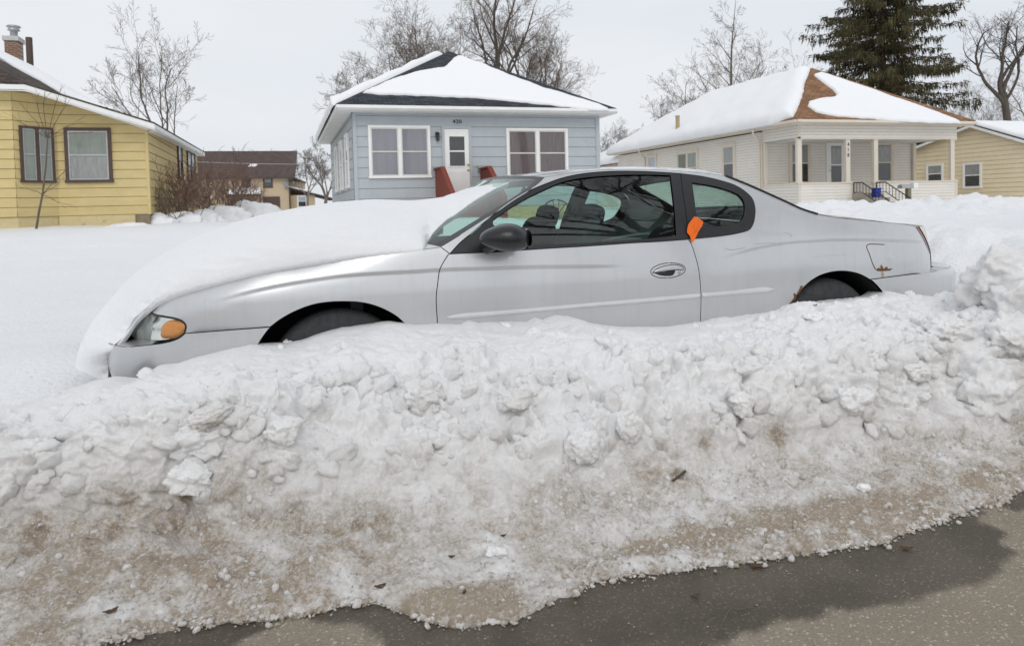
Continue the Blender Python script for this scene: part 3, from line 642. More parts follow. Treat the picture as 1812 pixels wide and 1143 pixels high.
def window(parent, p, d, n, w, h, frame, panes, casing=.07, units=1, sash=None, rail=True, name='window'):
    """surface-mounted double-hung window; p lower left corner of the glazing opening, d along the wall, n outward"""
    p, d, n = [np.array(q, float) for q in (p, d, n)]; up = np.array([0, 0, 1.0]); mb = MB(); c = casing
    def bx(s0, s1, z0, z1, o0, o1, m_=0, mbx=None): (mbx or mb).obox(p + d * (s0 + s1) / 2 + up * (z0 + z1) / 2 + n * (o0 + o1) / 2, d * (s1 - s0) / 2, n * (o1 - o0) / 2, up * (z1 - z0) / 2, m_)
    bx(-c, w + c, h, h + c, -.005, .075); bx(-c - .02, w + c + .02, -c * .9, 0, -.005, .09); bx(-c, 0, 0, h, -.005, .075); bx(w, w + c, 0, h, -.005, .075)
    uw = w / units
    for i in range(1, units): bx(i * uw - .05, i * uw + .05, 0, h, -.005, .072)
    o = mb.build(name, frame, parent)
    for i in range(units):
        a, b = i * uw + (.05 if i else 0), (i + 1) * uw - (.05 if i < units - 1 else 0); sb = MB(); t = .038
        bx(a, b, 0, t, .0, .058, 0, sb); bx(a, b, h - t, h, .0, .058, 0, sb); bx(a, a + t, t, h - t, .0, .058, 0, sb); bx(b - t, b, t, h - t, .0, .058, 0, sb)
        if rail: bx(a + t, b - t, h * .49, h * .49 + .045, 0, .061, 0, sb)
        sb.build('sash', sash or frame, o)
        pm = panes[i % len(panes)] if isinstance(panes[0], (list, tuple)) else panes
        for k, (z0, z1) in enumerate([(t, h * .49), (h * .49 + .045, h - t)] if rail else [(t, h - t)]):
            gb = MB(); bx(a + t, b - t, z0, z1, .022, .036 + .008 * k, 0, gb); gb.build('pane', pm[k % len(pm)], o)
    return o
def text_mesh(name, txt, size, p, d, n, mat, parent, depth=.012, vertical=False):
    cu = bpy.data.curves.new(name, 'FONT'); cu.body = txt; cu.size = size; cu.extrude = depth / 2; cu.align_x = 'CENTER'; cu.align_y = 'CENTER'; cu.space_line = .82
    ob = bpy.data.objects.new('t', cu); COL.objects.link(ob); bpy.context.view_layer.update()
    me = bpy.data.meshes.new_from_object(ob.evaluated_get(bpy.context.evaluated_depsgraph_get())); V = np.array([v.co[:] for v in me.vertices]); F = [tuple(q.vertices) for q in me.polygons]
    bpy.data.objects.remove(ob); d, n = np.array(d, float), np.array(n, float)
    return mesh_from(name, np.array(p) + V[:, :1] * d + V[:, 1:2] * np.array([0, 0, 1.0]) + V[:, 2:] * n, F, mat, parent=parent)
X_, Y_ = np.array([1.0, 0, 0]), np.array([0, 1.0, 0])

def blue_house():
    x0, x1, y0, y1, zw = 2.23, 10.70, 24.0, 35.0, 4.19
    H = thing('bungalow', 'small blue-grey bungalow numbered 420 with charcoal hip roof and white windows', 'house', (6.45, 24, .8))
    b = MB(); siding(b, (x0, y0), (x1, y0), 1.12, zw, .332, .014); siding(b, (x0, y1), (x0, y0), 1.12, zw, .332, .014); siding(b, (x1, y0), (x1, y1), 1.12, zw, .332, .014)
    b.box(x0 - .03, x0 + .11, y0 - .034, y0 - .018, 1.10, zw); b.box(x1 - .11, x1 + .03, y0 - .034, y0 - .018, 1.10, zw); b.box(x0 - .034, x0 - .018, y0 - .034, y0 + .10, 1.10, zw); b.box(x1 + .018, x1 + .034, y0 - .03, y0 + .1, 1.10, zw)
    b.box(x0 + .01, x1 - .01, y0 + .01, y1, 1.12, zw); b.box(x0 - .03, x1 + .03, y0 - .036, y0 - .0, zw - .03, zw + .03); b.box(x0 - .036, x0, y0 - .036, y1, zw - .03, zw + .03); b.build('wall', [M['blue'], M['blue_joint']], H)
    b = MB(); b.box(x0 + .06, x1 - .06, y0 + .02, y1, .3, 1.12); b.build('foundation', M['yfound'], H)
    ea, eb, ec, ed = 1.70, 11.14, 23.42, 35.6; zr = 7.20; ym = 28.45; xm = .5 * (ea + eb); zt = 4.40
    for poly, hd in (([(ea, ec, zt), (eb, ec, zt), (xm, ym, zr)], X_), ([(ea, ed, zt), (ea, ec, zt), (xm, ym, zr), (xm, ed - 4.6, zr)], Y_), ([(eb, ec, zt), (eb, ed, zt), (xm, ed - 4.6, zr), (xm, ym, zr)], Y_)):
        roof_plane('roof', poly, .04, M['shgrey'], H, hd)
    b = MB()
    b.box(ea, eb, ec - .02, ec + .02, zt - .17, zt - .045); b.box(ea - .02, ea + .02, ec - .02, ed, zt - .17, zt - .045); b.box(eb - .02, eb + .02, ec - .02, ed, zt - .17, zt - .045)
    b.box(ea + .0, eb - .0, ec - .11, ec - .025, zt - .13, zt - .035)     # eaves gutter
    b.build('fascia', M['white'], H)
    b = MB(); b.box(ea + .02, eb - .02, ec + .02, y0 - .01, zt - .19, zt - .165); b.box(ea + .02, x0 - .02, y0 - .02, ed, zt - .19, zt - .165); b.box(x1 + .02, eb - .02, y0 - .02, ed, zt - .19, zt - .165)
    for k in range(10): b.box(ea + .03, x0 - .02, y0 + .6 + k * 1.1, y0 + .64 + k * 1.1, zt - .197, zt - .189)
    b.build('soffit', M['soffit'], H)
    window(H, (2.78, y0, 2.19), X_, -Y_, 1.84, 1.54, M['white'], [[M['pane_lilac'], M['pane_lilac']]], .08, 2, M['offwhite'])
    window(H, (7.38, y0, 2.13), X_, -Y_, 2.06, 1.54, M['white'], [[M['pane_maroon'], M['pane_maroon']]], .08, 2, M['offwhite'])
    for yy in (25.6, 28.2, 30.9): window(H, (x0, yy + 1.0, 1.95), -Y_, -X_, 1.0, 1.7, M['white'], [[M['pane_lace'], M['pane_lace']]], .08)
    # front door with its storm frame
    fx0, fx1, zd = 5.09, 6.09, 1.50
    b = MB(); b.box(fx0, fx0 + .085, y0 - .06, y0 + .01, zd, 3.72); b.box(fx1 - .085, fx1, y0 - .06, y0 + .01, zd, 3.72); b.box(fx0, fx1, y0 - .06, y0 + .01, 3.72, 3.80); b.build('door_frame', M['blue'], H)
    D = MB(); a, c = fx0 + .09, fx1 - .09; D.box(a, c, y0 - .034, y0 + .01, zd, 3.71)
    D.box(a + .12, c - .12, y0 - .050, y0 - .036, 2.45, 2.49); D.box(a + .12, c - .12, y0 - .050, y0 - .036, 3.46, 3.50); D.box(a + .12, a + .155, y0 - .050, y0 - .036, 2.49, 3.46); D.box(c - .155, c - .12, y0 - .050, y0 - .036, 2.49, 3.46); D.box(a + .155, c - .155, y0 - .050, y0 - .036, 2.955, 3.0)
    for q in (a + .12, (a + c) / 2 + .03):
        for s0, s1, z0, z1 in ((0, .27, 1.66, 1.68), (0, .27, 2.26, 2.28), (0, .02, 1.68, 2.26), (.25, .27, 1.68, 2.26)): D.box(q + s0, q + s1, y0 - .042, y0 - .033, z0, z1)
    d = D.build('door', M['white'], H)
    for z0, z1 in ((2.49, 2.955), (3.0, 3.46)): g = MB(); g.box(a + .155, c - .155, y0 - .043, y0 - .035, z0, z1); g.build('pane', M['pane_dim'], d)
    for z, nm_ in ((2.36, 'door_handle'), (2.53, 'door_lock')): g = MB(); g.lathe([(.028, 0), (.03, .01), (.012, .012), (.012, .03), (.03, .035), (.034, .05), (.022, .066), (0, .068)], (c - .055, y0 - .034, z), (0, -1, 0), 16); g.build(nm_, M['brass'], d)
    t = text_mesh('house_number', '420', .17, (5.62, y0 - .03, 3.945), X_ * 1.25, -Y_, M['numerals'], H)
    # wall lantern
    L = thing('wall_lamp', 'small black lantern on the blue-grey wall beside the white door', 'lamp', (4.93, y0 - .02, 3.36))
    b = MB(); b.box(4.88, 4.98, y0 - .05, y0 - .015, 3.44, 3.60); b.beam((4.93, y0 - .05, 3.56), (4.93, y0 - .13, 3.56), .02, .02); b.lathe([(0, .07), (.03, .06), (.085, .0), (.085, -.012), (.06, -.012)], (4.93, y0 - .13, 3.53), (0, 0, 1), 6, sm=False)
    for k in range(6):
        q = math.pi / 3 * k; b.beam((4.93 + .062 * math.cos(q), y0 - .13 + .062 * math.sin(q), 3.52), (4.93 + .05 * math.cos(q), y0 - .13 + .05 * math.sin(q), 3.32), .012, .012)
    b.lathe([(.055, .02), (.055, 0), (0, -.012)], (4.93, y0 - .13, 3.31), (0, 0, 1), 6, sm=False); b.build('lantern_frame', M['iron'], L)
    b = MB(); b.lathe([(.045, .19), (.04, 0)], (4.93, y0 - .13, 3.33), (0, 0, 1), 6, sm=False); b.build('lantern_glass', M['pane_dim'], L)
    Bx = thing('letter_box', 'grey metal letter box on the blue-grey wall right of the door', 'mailbox', (6.5, y0 - .02, 2.30))
    b = MB(); b.box(6.28, 6.72, y0 - .12, y0 - .02, 2.30, 2.44); b.build('box_body', M['galv'], Bx)
    b = MB(); b.prism([(6.265, y0 - .025, 2.475), (6.265, y0 - .135, 2.42), (6.265, y0 - .135, 2.445), (6.265, y0 - .025, 2.50)], (.47, 0, 0)); b.build('lid', M['galv'], Bx)
    # red-brown board sides of the front steps, sloping away from the door
    for i, (xx, lb) in enumerate(((4.83, 'red-brown board side of the steps, left of the white door'), (6.36, 'red-brown board side of the steps under the letter box'))):
        S = thing('stair_guard', lb, 'railing', (xx, y0 - .9, .8), 'board sides of the front steps')
        b = MB(); pr = lambda y, z: (xx, y, z)
        for k in range(17):
            ya, yb = y0 - .04 - k * .152, y0 - .04 - k * .152 - .146; zz = lambda y: min(2.36, 2.36 - (y0 - 1.15 - y) * .62)
            b.prism([pr(ya, .8), pr(yb, .8), pr(yb, zz(yb)), pr(ya, zz(ya))], (.045, 0, 0))
        b.build('boards', M['redwood'], S)
        b = MB(); b.beam((xx + .02, y0 - .02, 2.39), (xx + .02, y0 - 1.15, 2.39), .15, .05); b.beam((xx + .02, y0 - 1.13, 2.395), (xx + .02, y0 - 2.72, 1.41), .155, .05); b.box(xx - .06, xx + .1, y0 - 2.75, y0 - 2.62, .6, 1.42); b.build('cap_rail', M['redwood'], S)
    b = MB()
    for k in range(4): b.box(4.9, 6.34, y0 - .95 - k * .28, y0 - .02 - (0 if k == 0 else .95 + (k - 1) * .28), .5, 1.46 - k * .2)
    st = b.build('front_steps', M['redwood']); tag(st, 'red-brown front steps of the blue-grey bungalow between the board sides', 'steps')
    # vent on the snowy slope, snow on both slopes
    V = MB(); q = atY(756, 101, 30.0); V.tube([q - [0, 0, .5], q], .10, 12); V.lathe([(.12, -.02), (.16, 0), (.16, .06), (.05, .1), (0, .1)], q, (0, 0, 1), 14); V.build('roof_vent', M['galv'], H)
    p0 = np.array([ea, ec, zt]); n = np.cross([eb - ea, 0, 0], [xm - ea, ym - ec, zr - zt]); n /= np.linalg.norm(n)
    lp = [(641, 165), (694, 142.6), (742, 128.6), (770, 124), (784, 121.6), (795, 113), (800.7, 104.8), (809, 100.6), (820, 103), (860, 117.8), (904, 136.5), (960, 156.6), (1016, 174), (1058, 187.2), (1079, 195.7), (1066, 196.4), (1016, 191.5), (960, 186), (904, 180.3), (848, 174.7), (812, 173.4), (728, 169.7), (672, 168.6)]
    snow_sheet('roof_snow', 'snow on the front slope of the charcoal roof with dark shingles bare around it', [on_plane(u, v, p0, n) for u, v in lp], .10, .14, 'snow lying on roofs', rag=.05)
    n2 = np.array([-(zr - zt), 0, xm - ea]); n2 /= np.linalg.norm(n2); e1 = np.array([ea - .04, ec + .25, zt]); 
    snow_sheet('roof_snow', 'thick snow on the left slope of the charcoal roof, seen as a rim above the hip', [np.array(q) + n2 * .0 for q in ((ea - .10, ec - .02, zt - .06), (ea - .1, ed, zt - .06), (xm - .15, ed - 4.6, zr - .09), (xm - .15, ym + .3, zr - .09), (xm - 1.2, ym - .95, zr - .71))], .30, .30, 'snow lying on roofs', spacing=.3)
    return H
blue_house()

def porch_house():
    xl, xr, yf, yb = 19.05, 26.9, 24.0, 40.0; yw = 26.2
    H = thing('porch_house', 'cream vinyl-sided house numbered 418 with open front porch and brown hip roof', 'house', (23, 24, .8))
    b = MB(); c = .118
    siding(b, (xl, yb), (xl, yw), .9, 3.92, c, .012); siding(b, (xl, yw), (xr, yw), 1.3, 3.9, c, .012); siding(b, (xr, yw), (xr, yb), .9, 3.92, c, .012)
    b.box(xl + .01, xr - .01, yw + .01, yb, .9, 3.9)
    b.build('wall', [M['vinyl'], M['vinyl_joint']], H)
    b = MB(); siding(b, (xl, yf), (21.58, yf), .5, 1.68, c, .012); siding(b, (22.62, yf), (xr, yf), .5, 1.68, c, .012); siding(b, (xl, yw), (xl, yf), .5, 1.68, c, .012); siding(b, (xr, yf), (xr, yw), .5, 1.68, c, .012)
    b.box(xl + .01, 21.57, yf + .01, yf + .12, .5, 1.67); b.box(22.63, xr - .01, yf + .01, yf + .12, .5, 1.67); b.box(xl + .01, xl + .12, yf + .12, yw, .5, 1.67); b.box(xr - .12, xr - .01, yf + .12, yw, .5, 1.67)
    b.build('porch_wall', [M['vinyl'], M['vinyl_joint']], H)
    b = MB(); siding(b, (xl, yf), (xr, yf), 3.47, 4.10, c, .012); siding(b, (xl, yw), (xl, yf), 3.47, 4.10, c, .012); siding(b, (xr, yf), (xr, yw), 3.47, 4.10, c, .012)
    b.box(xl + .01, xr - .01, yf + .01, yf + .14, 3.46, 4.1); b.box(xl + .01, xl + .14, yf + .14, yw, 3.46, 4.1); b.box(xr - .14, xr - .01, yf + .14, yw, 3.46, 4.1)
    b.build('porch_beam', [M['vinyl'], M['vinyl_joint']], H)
    b = MB(); b.box(xl - .03, 21.62, yf - .05, yf + .15, 1.68, 1.74); b.box(22.58, xr + .03, yf - .05, yf + .15, 1.68, 1.74); b.box(xl - .05, xl + .15, yf + .15, yw, 1.68, 1.74); b.box(xr - .15, xr + .05, yf + .15, yw, 1.68, 1.74)
    b.box(xl - .02, xl + .10, yf - .022, yf - .012, .5, 1.68); b.box(xr - .10, xr + .02, yf - .022, yf - .012, .5, 1.68); b.box(21.5, 21.58, yf - .022, yf - .012, .5, 1.68); b.box(22.62, 22.70, yf - .022, yf - .012, .5, 1.68); b.box(xl - .02, xl + .1, yf - .024, yf - .013, 3.44, 4.1)
    b.box(xl - .026, xl - .014, yw + .0, yw + .14, .9, 3.9); b.box(xl - .02, xr, yf - .024, yf - .012, 3.42, 3.50)
    b.build('porch_trim', M['vinyltrim'], H)
    for px_ in (19.12, 21.40, 22.76, 26.70):
        b = MB(); w = .10; b.box(px_ - w, px_ + w, yf + .005, yf + .135, 1.74, 3.46); b.box(px_ - w - .025, px_ + w + .025, yf - .01, yf + .15, 1.74, 1.79); b.box(px_ - w - .025, px_ + w + .025, yf - .01, yf + .15, 3.40, 3.46); o = b.build('porch_post', M['vinyltrim'], H)
    b = MB(); b.box(xr - .15, xr + .0, yw - .14, yw - .02, 1.74, 3.46); b.build('porch_pilaster', M['vinyltrim'], H); b = MB(); b.box(xl, xl + .15, yw - .14, yw - .02, 1.74, 3.46); b.build('porch_pilaster', M['vinyltrim'], H)
    for k, (ch, zz) in enumerate((('4', 3.21), ('1', 3.00), ('8', 2.79))): text_mesh('house_number', ch, .20, (21.40, yf - .002, zz), X_, -Y_, M['numerals'], H)
    b = MB(); b.box(xl + .02, xr - .02, yf + .13, yw - .01, 3.46, 3.50); b.build('porch_ceiling', M['soffit'], H)
    b = MB(); b.box(xl + .02, xr - .02, yf + .02, yw - .01, 1.22, 1.30); b.build('porch_floor', M['concrete'], H)
    # openings on the porch
    D = MB(); D.box(22.18, 22.28, yw - .07, yw, 1.3, 3.52); D.box(23.10, 23.20, yw - .07, yw, 1.3, 3.52); D.box(22.28, 23.10, yw - .07, yw, 3.42, 3.52); D.box(22.28, 22.42, yw - .05, yw, 1.3, 3.42); D.box(22.96, 23.10, yw - .05, yw, 1.3, 3.42); D.box(22.42, 22.96, yw - .05, yw, 1.3, 1.62); D.box(22.42, 22.96, yw - .05, yw, 2.50, 2.56); D.box(22.42, 22.96, yw - .05, yw, 3.34, 3.42)
    d = D.build('door', M['white'], H)
    for z0, z1, m_ in ((1.62, 2.5, 'pane_dim'), (2.56, 3.34, 'pane_lace')): g = MB(); g.box(22.42, 22.96, yw - .03, yw - .016, z0, z1); g.build('pane', M[m_], d)
    g = MB(); g.lathe([(.02, 0), (.03, .03), (.025, .05), (0, .055)], (22.35, yw - .05, 2.3), (0, -1, 0), 12); g.build('door_handle', M['galv'], d)
    window(H, (20.42, yw, 1.80), X_, -Y_, .86, 1.62, M['vinyltrim'], [[M['pane_dim'], M['pane_lace']]], .12); window(H, (24.75, yw, 1.80), X_, -Y_, .86, 1.62, M['vinyltrim'], [[M['pane_dim'], M['pane_lace']]], .12)
    # side windows
    window(H, (xl, 29.0, 2.0), -Y_, -X_, .78, 1.52, M['vinyltrim'], [[M['pane_dim'], M['pane_lace']]], .13); window(H, (xl, 33.0, 2.0), -Y_, -X_, 1.75, 1.5, M['vinyltrim'], [[M['pane_green'], M['pane_green']]], .13, 2); window(H, (xl, 36.1, 2.9), -Y_, -X_, .75, .65, M['vinyltrim'], [[M['pane_sky']]], .12, rail=False)
    # roof
    ea, eb, ec, ed = 18.60, 27.35, 23.50, 40.4; zt = 4.15; xm, ym, zr = 22.97, 27.95, 6.98
    for poly, hd in (([(ea, ec, zt), (eb, ec, zt), (xm, ym, zr)], X_), ([(ea, ed, zt), (ea, ec, zt), (xm, ym, zr), (xm, ed - 4.4, zr)], Y_), ([(eb, ec, zt), (eb, ed, zt), (xm, ed - 4.4, zr), (xm, ym, zr)], Y_), ([(ea, ed, zt), (xm, ed - 4.4, zr), (eb, ed, zt)], X_)):
        roof_plane('roof', poly, .04, M['shbrown'], H, hd)
    b = MB(); b.box(ea, eb, ec - .02, ec + .02, zt - .16, zt - .045); b.box(ea - .02, ea + .02, ec - .02, ed, zt - .16, zt - .045); b.box(eb - .02, eb + .02, ec - .02, ed, zt - .16, zt - .045)
    b.box(ea - .10, ea - .025, ec - .02, ed, zt - .14, zt - .04); b.box(ea - .02, eb, ec - .10, ec - .025, zt - .14, zt - .04); b.build('fascia', M['vinyltrim'], H)
    b = MB(); b.box(ea + .02, eb - .02, ec + .02, yf - .014, zt - .18, zt - .155); b.box(ea + .02, xl - .014, yf - .014, ed, zt - .18, zt - .155); b.box(xr + .014, eb - .02, yf - .014, ed, zt - .18, zt - .155); b.build('soffit', M['vinyltrim'], H)
    for yy in (26.36, 36.5):
        b = MB(); b.tube([(ea - .06, yy - .25, zt - .12), (ea - .06, yy - .22, zt - .3), (xl - .07, yy, zt - .62), (xl - .07, yy, zt - .85), (xl - .07, yy, .8)], .045, 8); b.build('downspout', M['vinyltrim'], H)
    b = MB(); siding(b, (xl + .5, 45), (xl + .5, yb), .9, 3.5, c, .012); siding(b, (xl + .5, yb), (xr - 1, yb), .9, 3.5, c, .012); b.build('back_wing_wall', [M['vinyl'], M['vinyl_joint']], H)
    roof_plane('roof', [(xl + .05, 39.9, 3.55), (xl + .05, 46, 3.55), (xl + 3.8, 46, 5.2), (xl + 3.8, 39.9, 5.2)], .1, M['shbrown'], H, Y_)
    snow_sheet('roof_snow', 'snow on the low back wing at the far left end of the porch house', [(xl - .05, 39.8, 3.54), (xl - .05, 46, 3.54), (xl + 3.7, 46, 5.16), (xl + 3.7, 39.8, 5.16)], .3, .3, 'snow lying on roofs', spacing=.3)
    nL = np.array([-(zr - zt), 0, xm - ea]); nL /= np.linalg.norm(nL); pL = np.array([ea, ec, zt])
    q = on_plane(1199.5, 241, pL, nL); b = MB(); b.tube([q - [0, 0, .15], q + [0, 0, .98]], .10, 12); b.lathe([(.12, 0), (.12, .05), (.05, .06), (0, .06)], q + [0, 0, .96], (0, 0, 1), 14); b.build('flue_pipe', M['ruststain'], H)
    nF = np.cross([eb - ea, 0, 0], [xm - ea, ym - ec, zr - zt]); nF /= np.linalg.norm(nF)
    hip = lambda t, o: np.array([ea + (xm - ea) * t, ec + (ym - ec) * t, zt + (zr - zt) * t]) + np.array(o)
    left = [(ea - .12, ed, zt - .08), (ea - .12, ec + 1.35, zt - .08)] + [tuple(on_plane(u, v, pL, nL)) for u, v in [(1404, 207), (1413, 188), (1421, 166), (1424, 148), (1430, 134)]] + [tuple(hip(.985, (-.02, .1, 0))), (xm, ed - 4.4, zr)]
    snow_sheet('roof_snow', 'deep snow over the whole long left slope of the brown porch-house roof', left, .34, .42, 'snow lying on roofs', spacing=.22, rag=.03)
    lp = [(1429, 188.6), (1432, 182), (1442, 178.6), (1460, 175.6), (1475, 173.4), (1480.5, 169.5), (1474, 161), (1461.5, 151.3), (1448, 141), (1440, 133.5), (1450, 130.5), (1470, 137), (1520, 153.5), (1571.5, 171.5), (1650, 199), (1700, 218.6), (1650, 218), (1600, 215.4), (1552, 212), (1505, 208.5), (1473, 206), (1442, 198.6)]
    snow_sheet('roof_snow', 'curved snow patch on the front slope of the brown porch-house roof', [on_plane(u, v, pL, nF) for u, v in lp], .13, .16, 'snow lying on roofs', rag=.04)
    # steps, rails, bin, letter box
    b = MB()
    for k in range(5): b.box(21.55, 22.65, yf - .5 - k * .30, yf + .02 - (0 if k == 0 else .5 + (k - 1) * .30), .4, 1.28 - k * .18)
    b.box(21.30, 21.55, yf - .62, yf - .02, .4, 1.02)
    st = b.build('porch_steps', M['concrete']); tag(st, 'concrete steps up to the open porch, half under snow', 'steps')
    for xx, lb in ((21.60, 'black iron handrail of the porch steps beside the blue bin'), (22.72, 'black iron handrail of the porch steps beside the letter box')):
        b = MB(); P0, P1, P2 = (xx, yf - .06, 1.70), (xx, yf - .50, 1.70), (xx, yf - 1.75, 1.02)
        b.tube([P0, P1, P2, (xx, yf - 1.80, .98), (xx, yf - 1.80, .85)], .022, 8); b.tube([(xx, yf - .06, 1.72), (xx, yf - .06, .9)], .022, 8); b.tube([(xx, yf - 1.78, 1.0), (xx, yf - 1.78, .3)], .024, 8)
        b.tube([(xx, yf - .06, 1.32), (xx, yf - .5, 1.32), (xx, yf - 1.78, .62)], .016, 6)
        for k in range(1, 11):
            y = .06 + k * .16; top = 1.70 if y < .5 else 1.70 - (y - .5) * .544; b.tube([(xx, yf - y, top), (xx, yf - y, top - .38)], .011, 6)
        o = b.build('handrail', M['iron']); tag(o, lb, 'railing', 'iron handrails of the porch steps')
    b = MB(); b.prism([(22.02, yf - .78, 1.10), (22.22, yf - .78, 1.10), (22.26, yf - .78, 1.46), (21.98, yf - .78, 1.46)], (0, .22, 0)); b.box(21.965, 22.275, yf - .795, yf - .545, 1.44, 1.475); o = b.build('plastic_bin', M['bluep']); tag(o, 'bright blue plastic bin standing on the porch steps', 'bin')
    Pm = thing('post_box', 'grey letter box on a wooden post before the porch wall', 'mailbox', (23.55, yf - 1.2, .4)); q = atY(1607, 352, yf - 1.2)
    b = MB(); b.box(q[0] - .075, q[0] + .075, yf - 1.28, yf - 1.13, .3, 1.42); b.build('post', M['wood'], Pm)
    b = MB(); A = np.linspace(0, math.pi, 9); b.prism([(q[0] - .40, yf - 1.2 + .12 * math.cos(a), 1.48 + .1 * math.sin(a)) for a in A] + [(q[0] - .40, yf - 1.32, 1.42), (q[0] - .40, yf - 1.08, 1.42)], (.55, 0, 0)); b.build('box_body', M['galv'], Pm)
    b = MB(); b.box(q[0] + .18, q[0] + .40, yf - 1.30, yf - 1.12, 1.43, 1.63); b.build('newspaper_box', M['white'], Pm)
porch_house()

def butter_house():
    X0 = 30.0; ya, yb, ym, zr = 22.4, 29.6, 25.85, 4.22
    H = thing('side_gable_house', 'pale yellow-tan vinyl house with snowy roof, gable end facing the porch house', 'house', (X0, 26, .6))
    b = MB(); zw = 2.95; sl = (zr - zw) / (ym - ya); L = yb - ya + 1.5; a0 = yb + 1.5
    # gable wall runs from the far corner to the near corner
    siding(b, (X0, a0), (X0, ya), .4, zr, .20, .016, 0, [(-(zr - zw) / (a0 - ym), 1, zw), ((zr - zw) / (ym - ya), 1, zr + (zr - zw) / (ym - ya) * (a0 - ym))])
    siding(b, (X0, ya), (X0 + 9, ya), .4, zw, .20, .016)
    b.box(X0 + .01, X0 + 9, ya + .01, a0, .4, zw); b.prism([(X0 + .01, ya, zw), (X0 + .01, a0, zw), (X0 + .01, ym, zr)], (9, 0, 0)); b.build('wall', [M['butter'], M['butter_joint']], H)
    for yy, z, w, h in ((26.33, 1.46, .82, 1.05), (28.35, 1.72, .82, .85)): window(H, (X0, yy, z), -Y_, -X_, w, h, M['white'], [[M['pane_dim'], M['pane_lace']]], .06)
    ov = .25; zt = lambda y: zr + .10 - abs(y - ym) * ((zr - zw) / (ym - ya) if y < ym else (zr - zw) / (a0 - ym))
    for y0_, y1_ in ((ya - .35, ym), (ym, a0 + .35)): roof_plane('roof', [(X0 - ov, y0_, zt(y0_)), (X0 + 9.2, y0_, zt(y0_)), (X0 + 9.2, y1_, zt(y1_)), (X0 - ov, y1_, zt(y1_))], .05, M['shgrey'], H, X_)
    b = MB()
    for y0_, y1_ in ((ya - .35, ym), (ym, a0 + .35)): b.prism([(X0 - ov - .02, y0_, zt(y0_) - .05), (X0 - ov - .02, y1_, zt(y1_) - .05), (X0 - ov - .02, y1_, zt(y1_) - .17), (X0 - ov - .02, y0_, zt(y0_) - .17)], (.03, 0, 0))
    b.build('bargeboard', M['white'], H)
    snow_sheet('roof_snow', 'snow on the street slope of the pale yellow-tan house, seen behind the porch corner', [(X0 - ov + .08, ya - .4, zt(ya - .4)), (X0 + 9, ya - .4, zt(ya - .4)), (X0 + 9, ym + .05, zt(ym)), (X0 - ov + .08, ym + .05, zt(ym))], .20, .2, 'snow lying on roofs', spacing=.25)
butter_house()

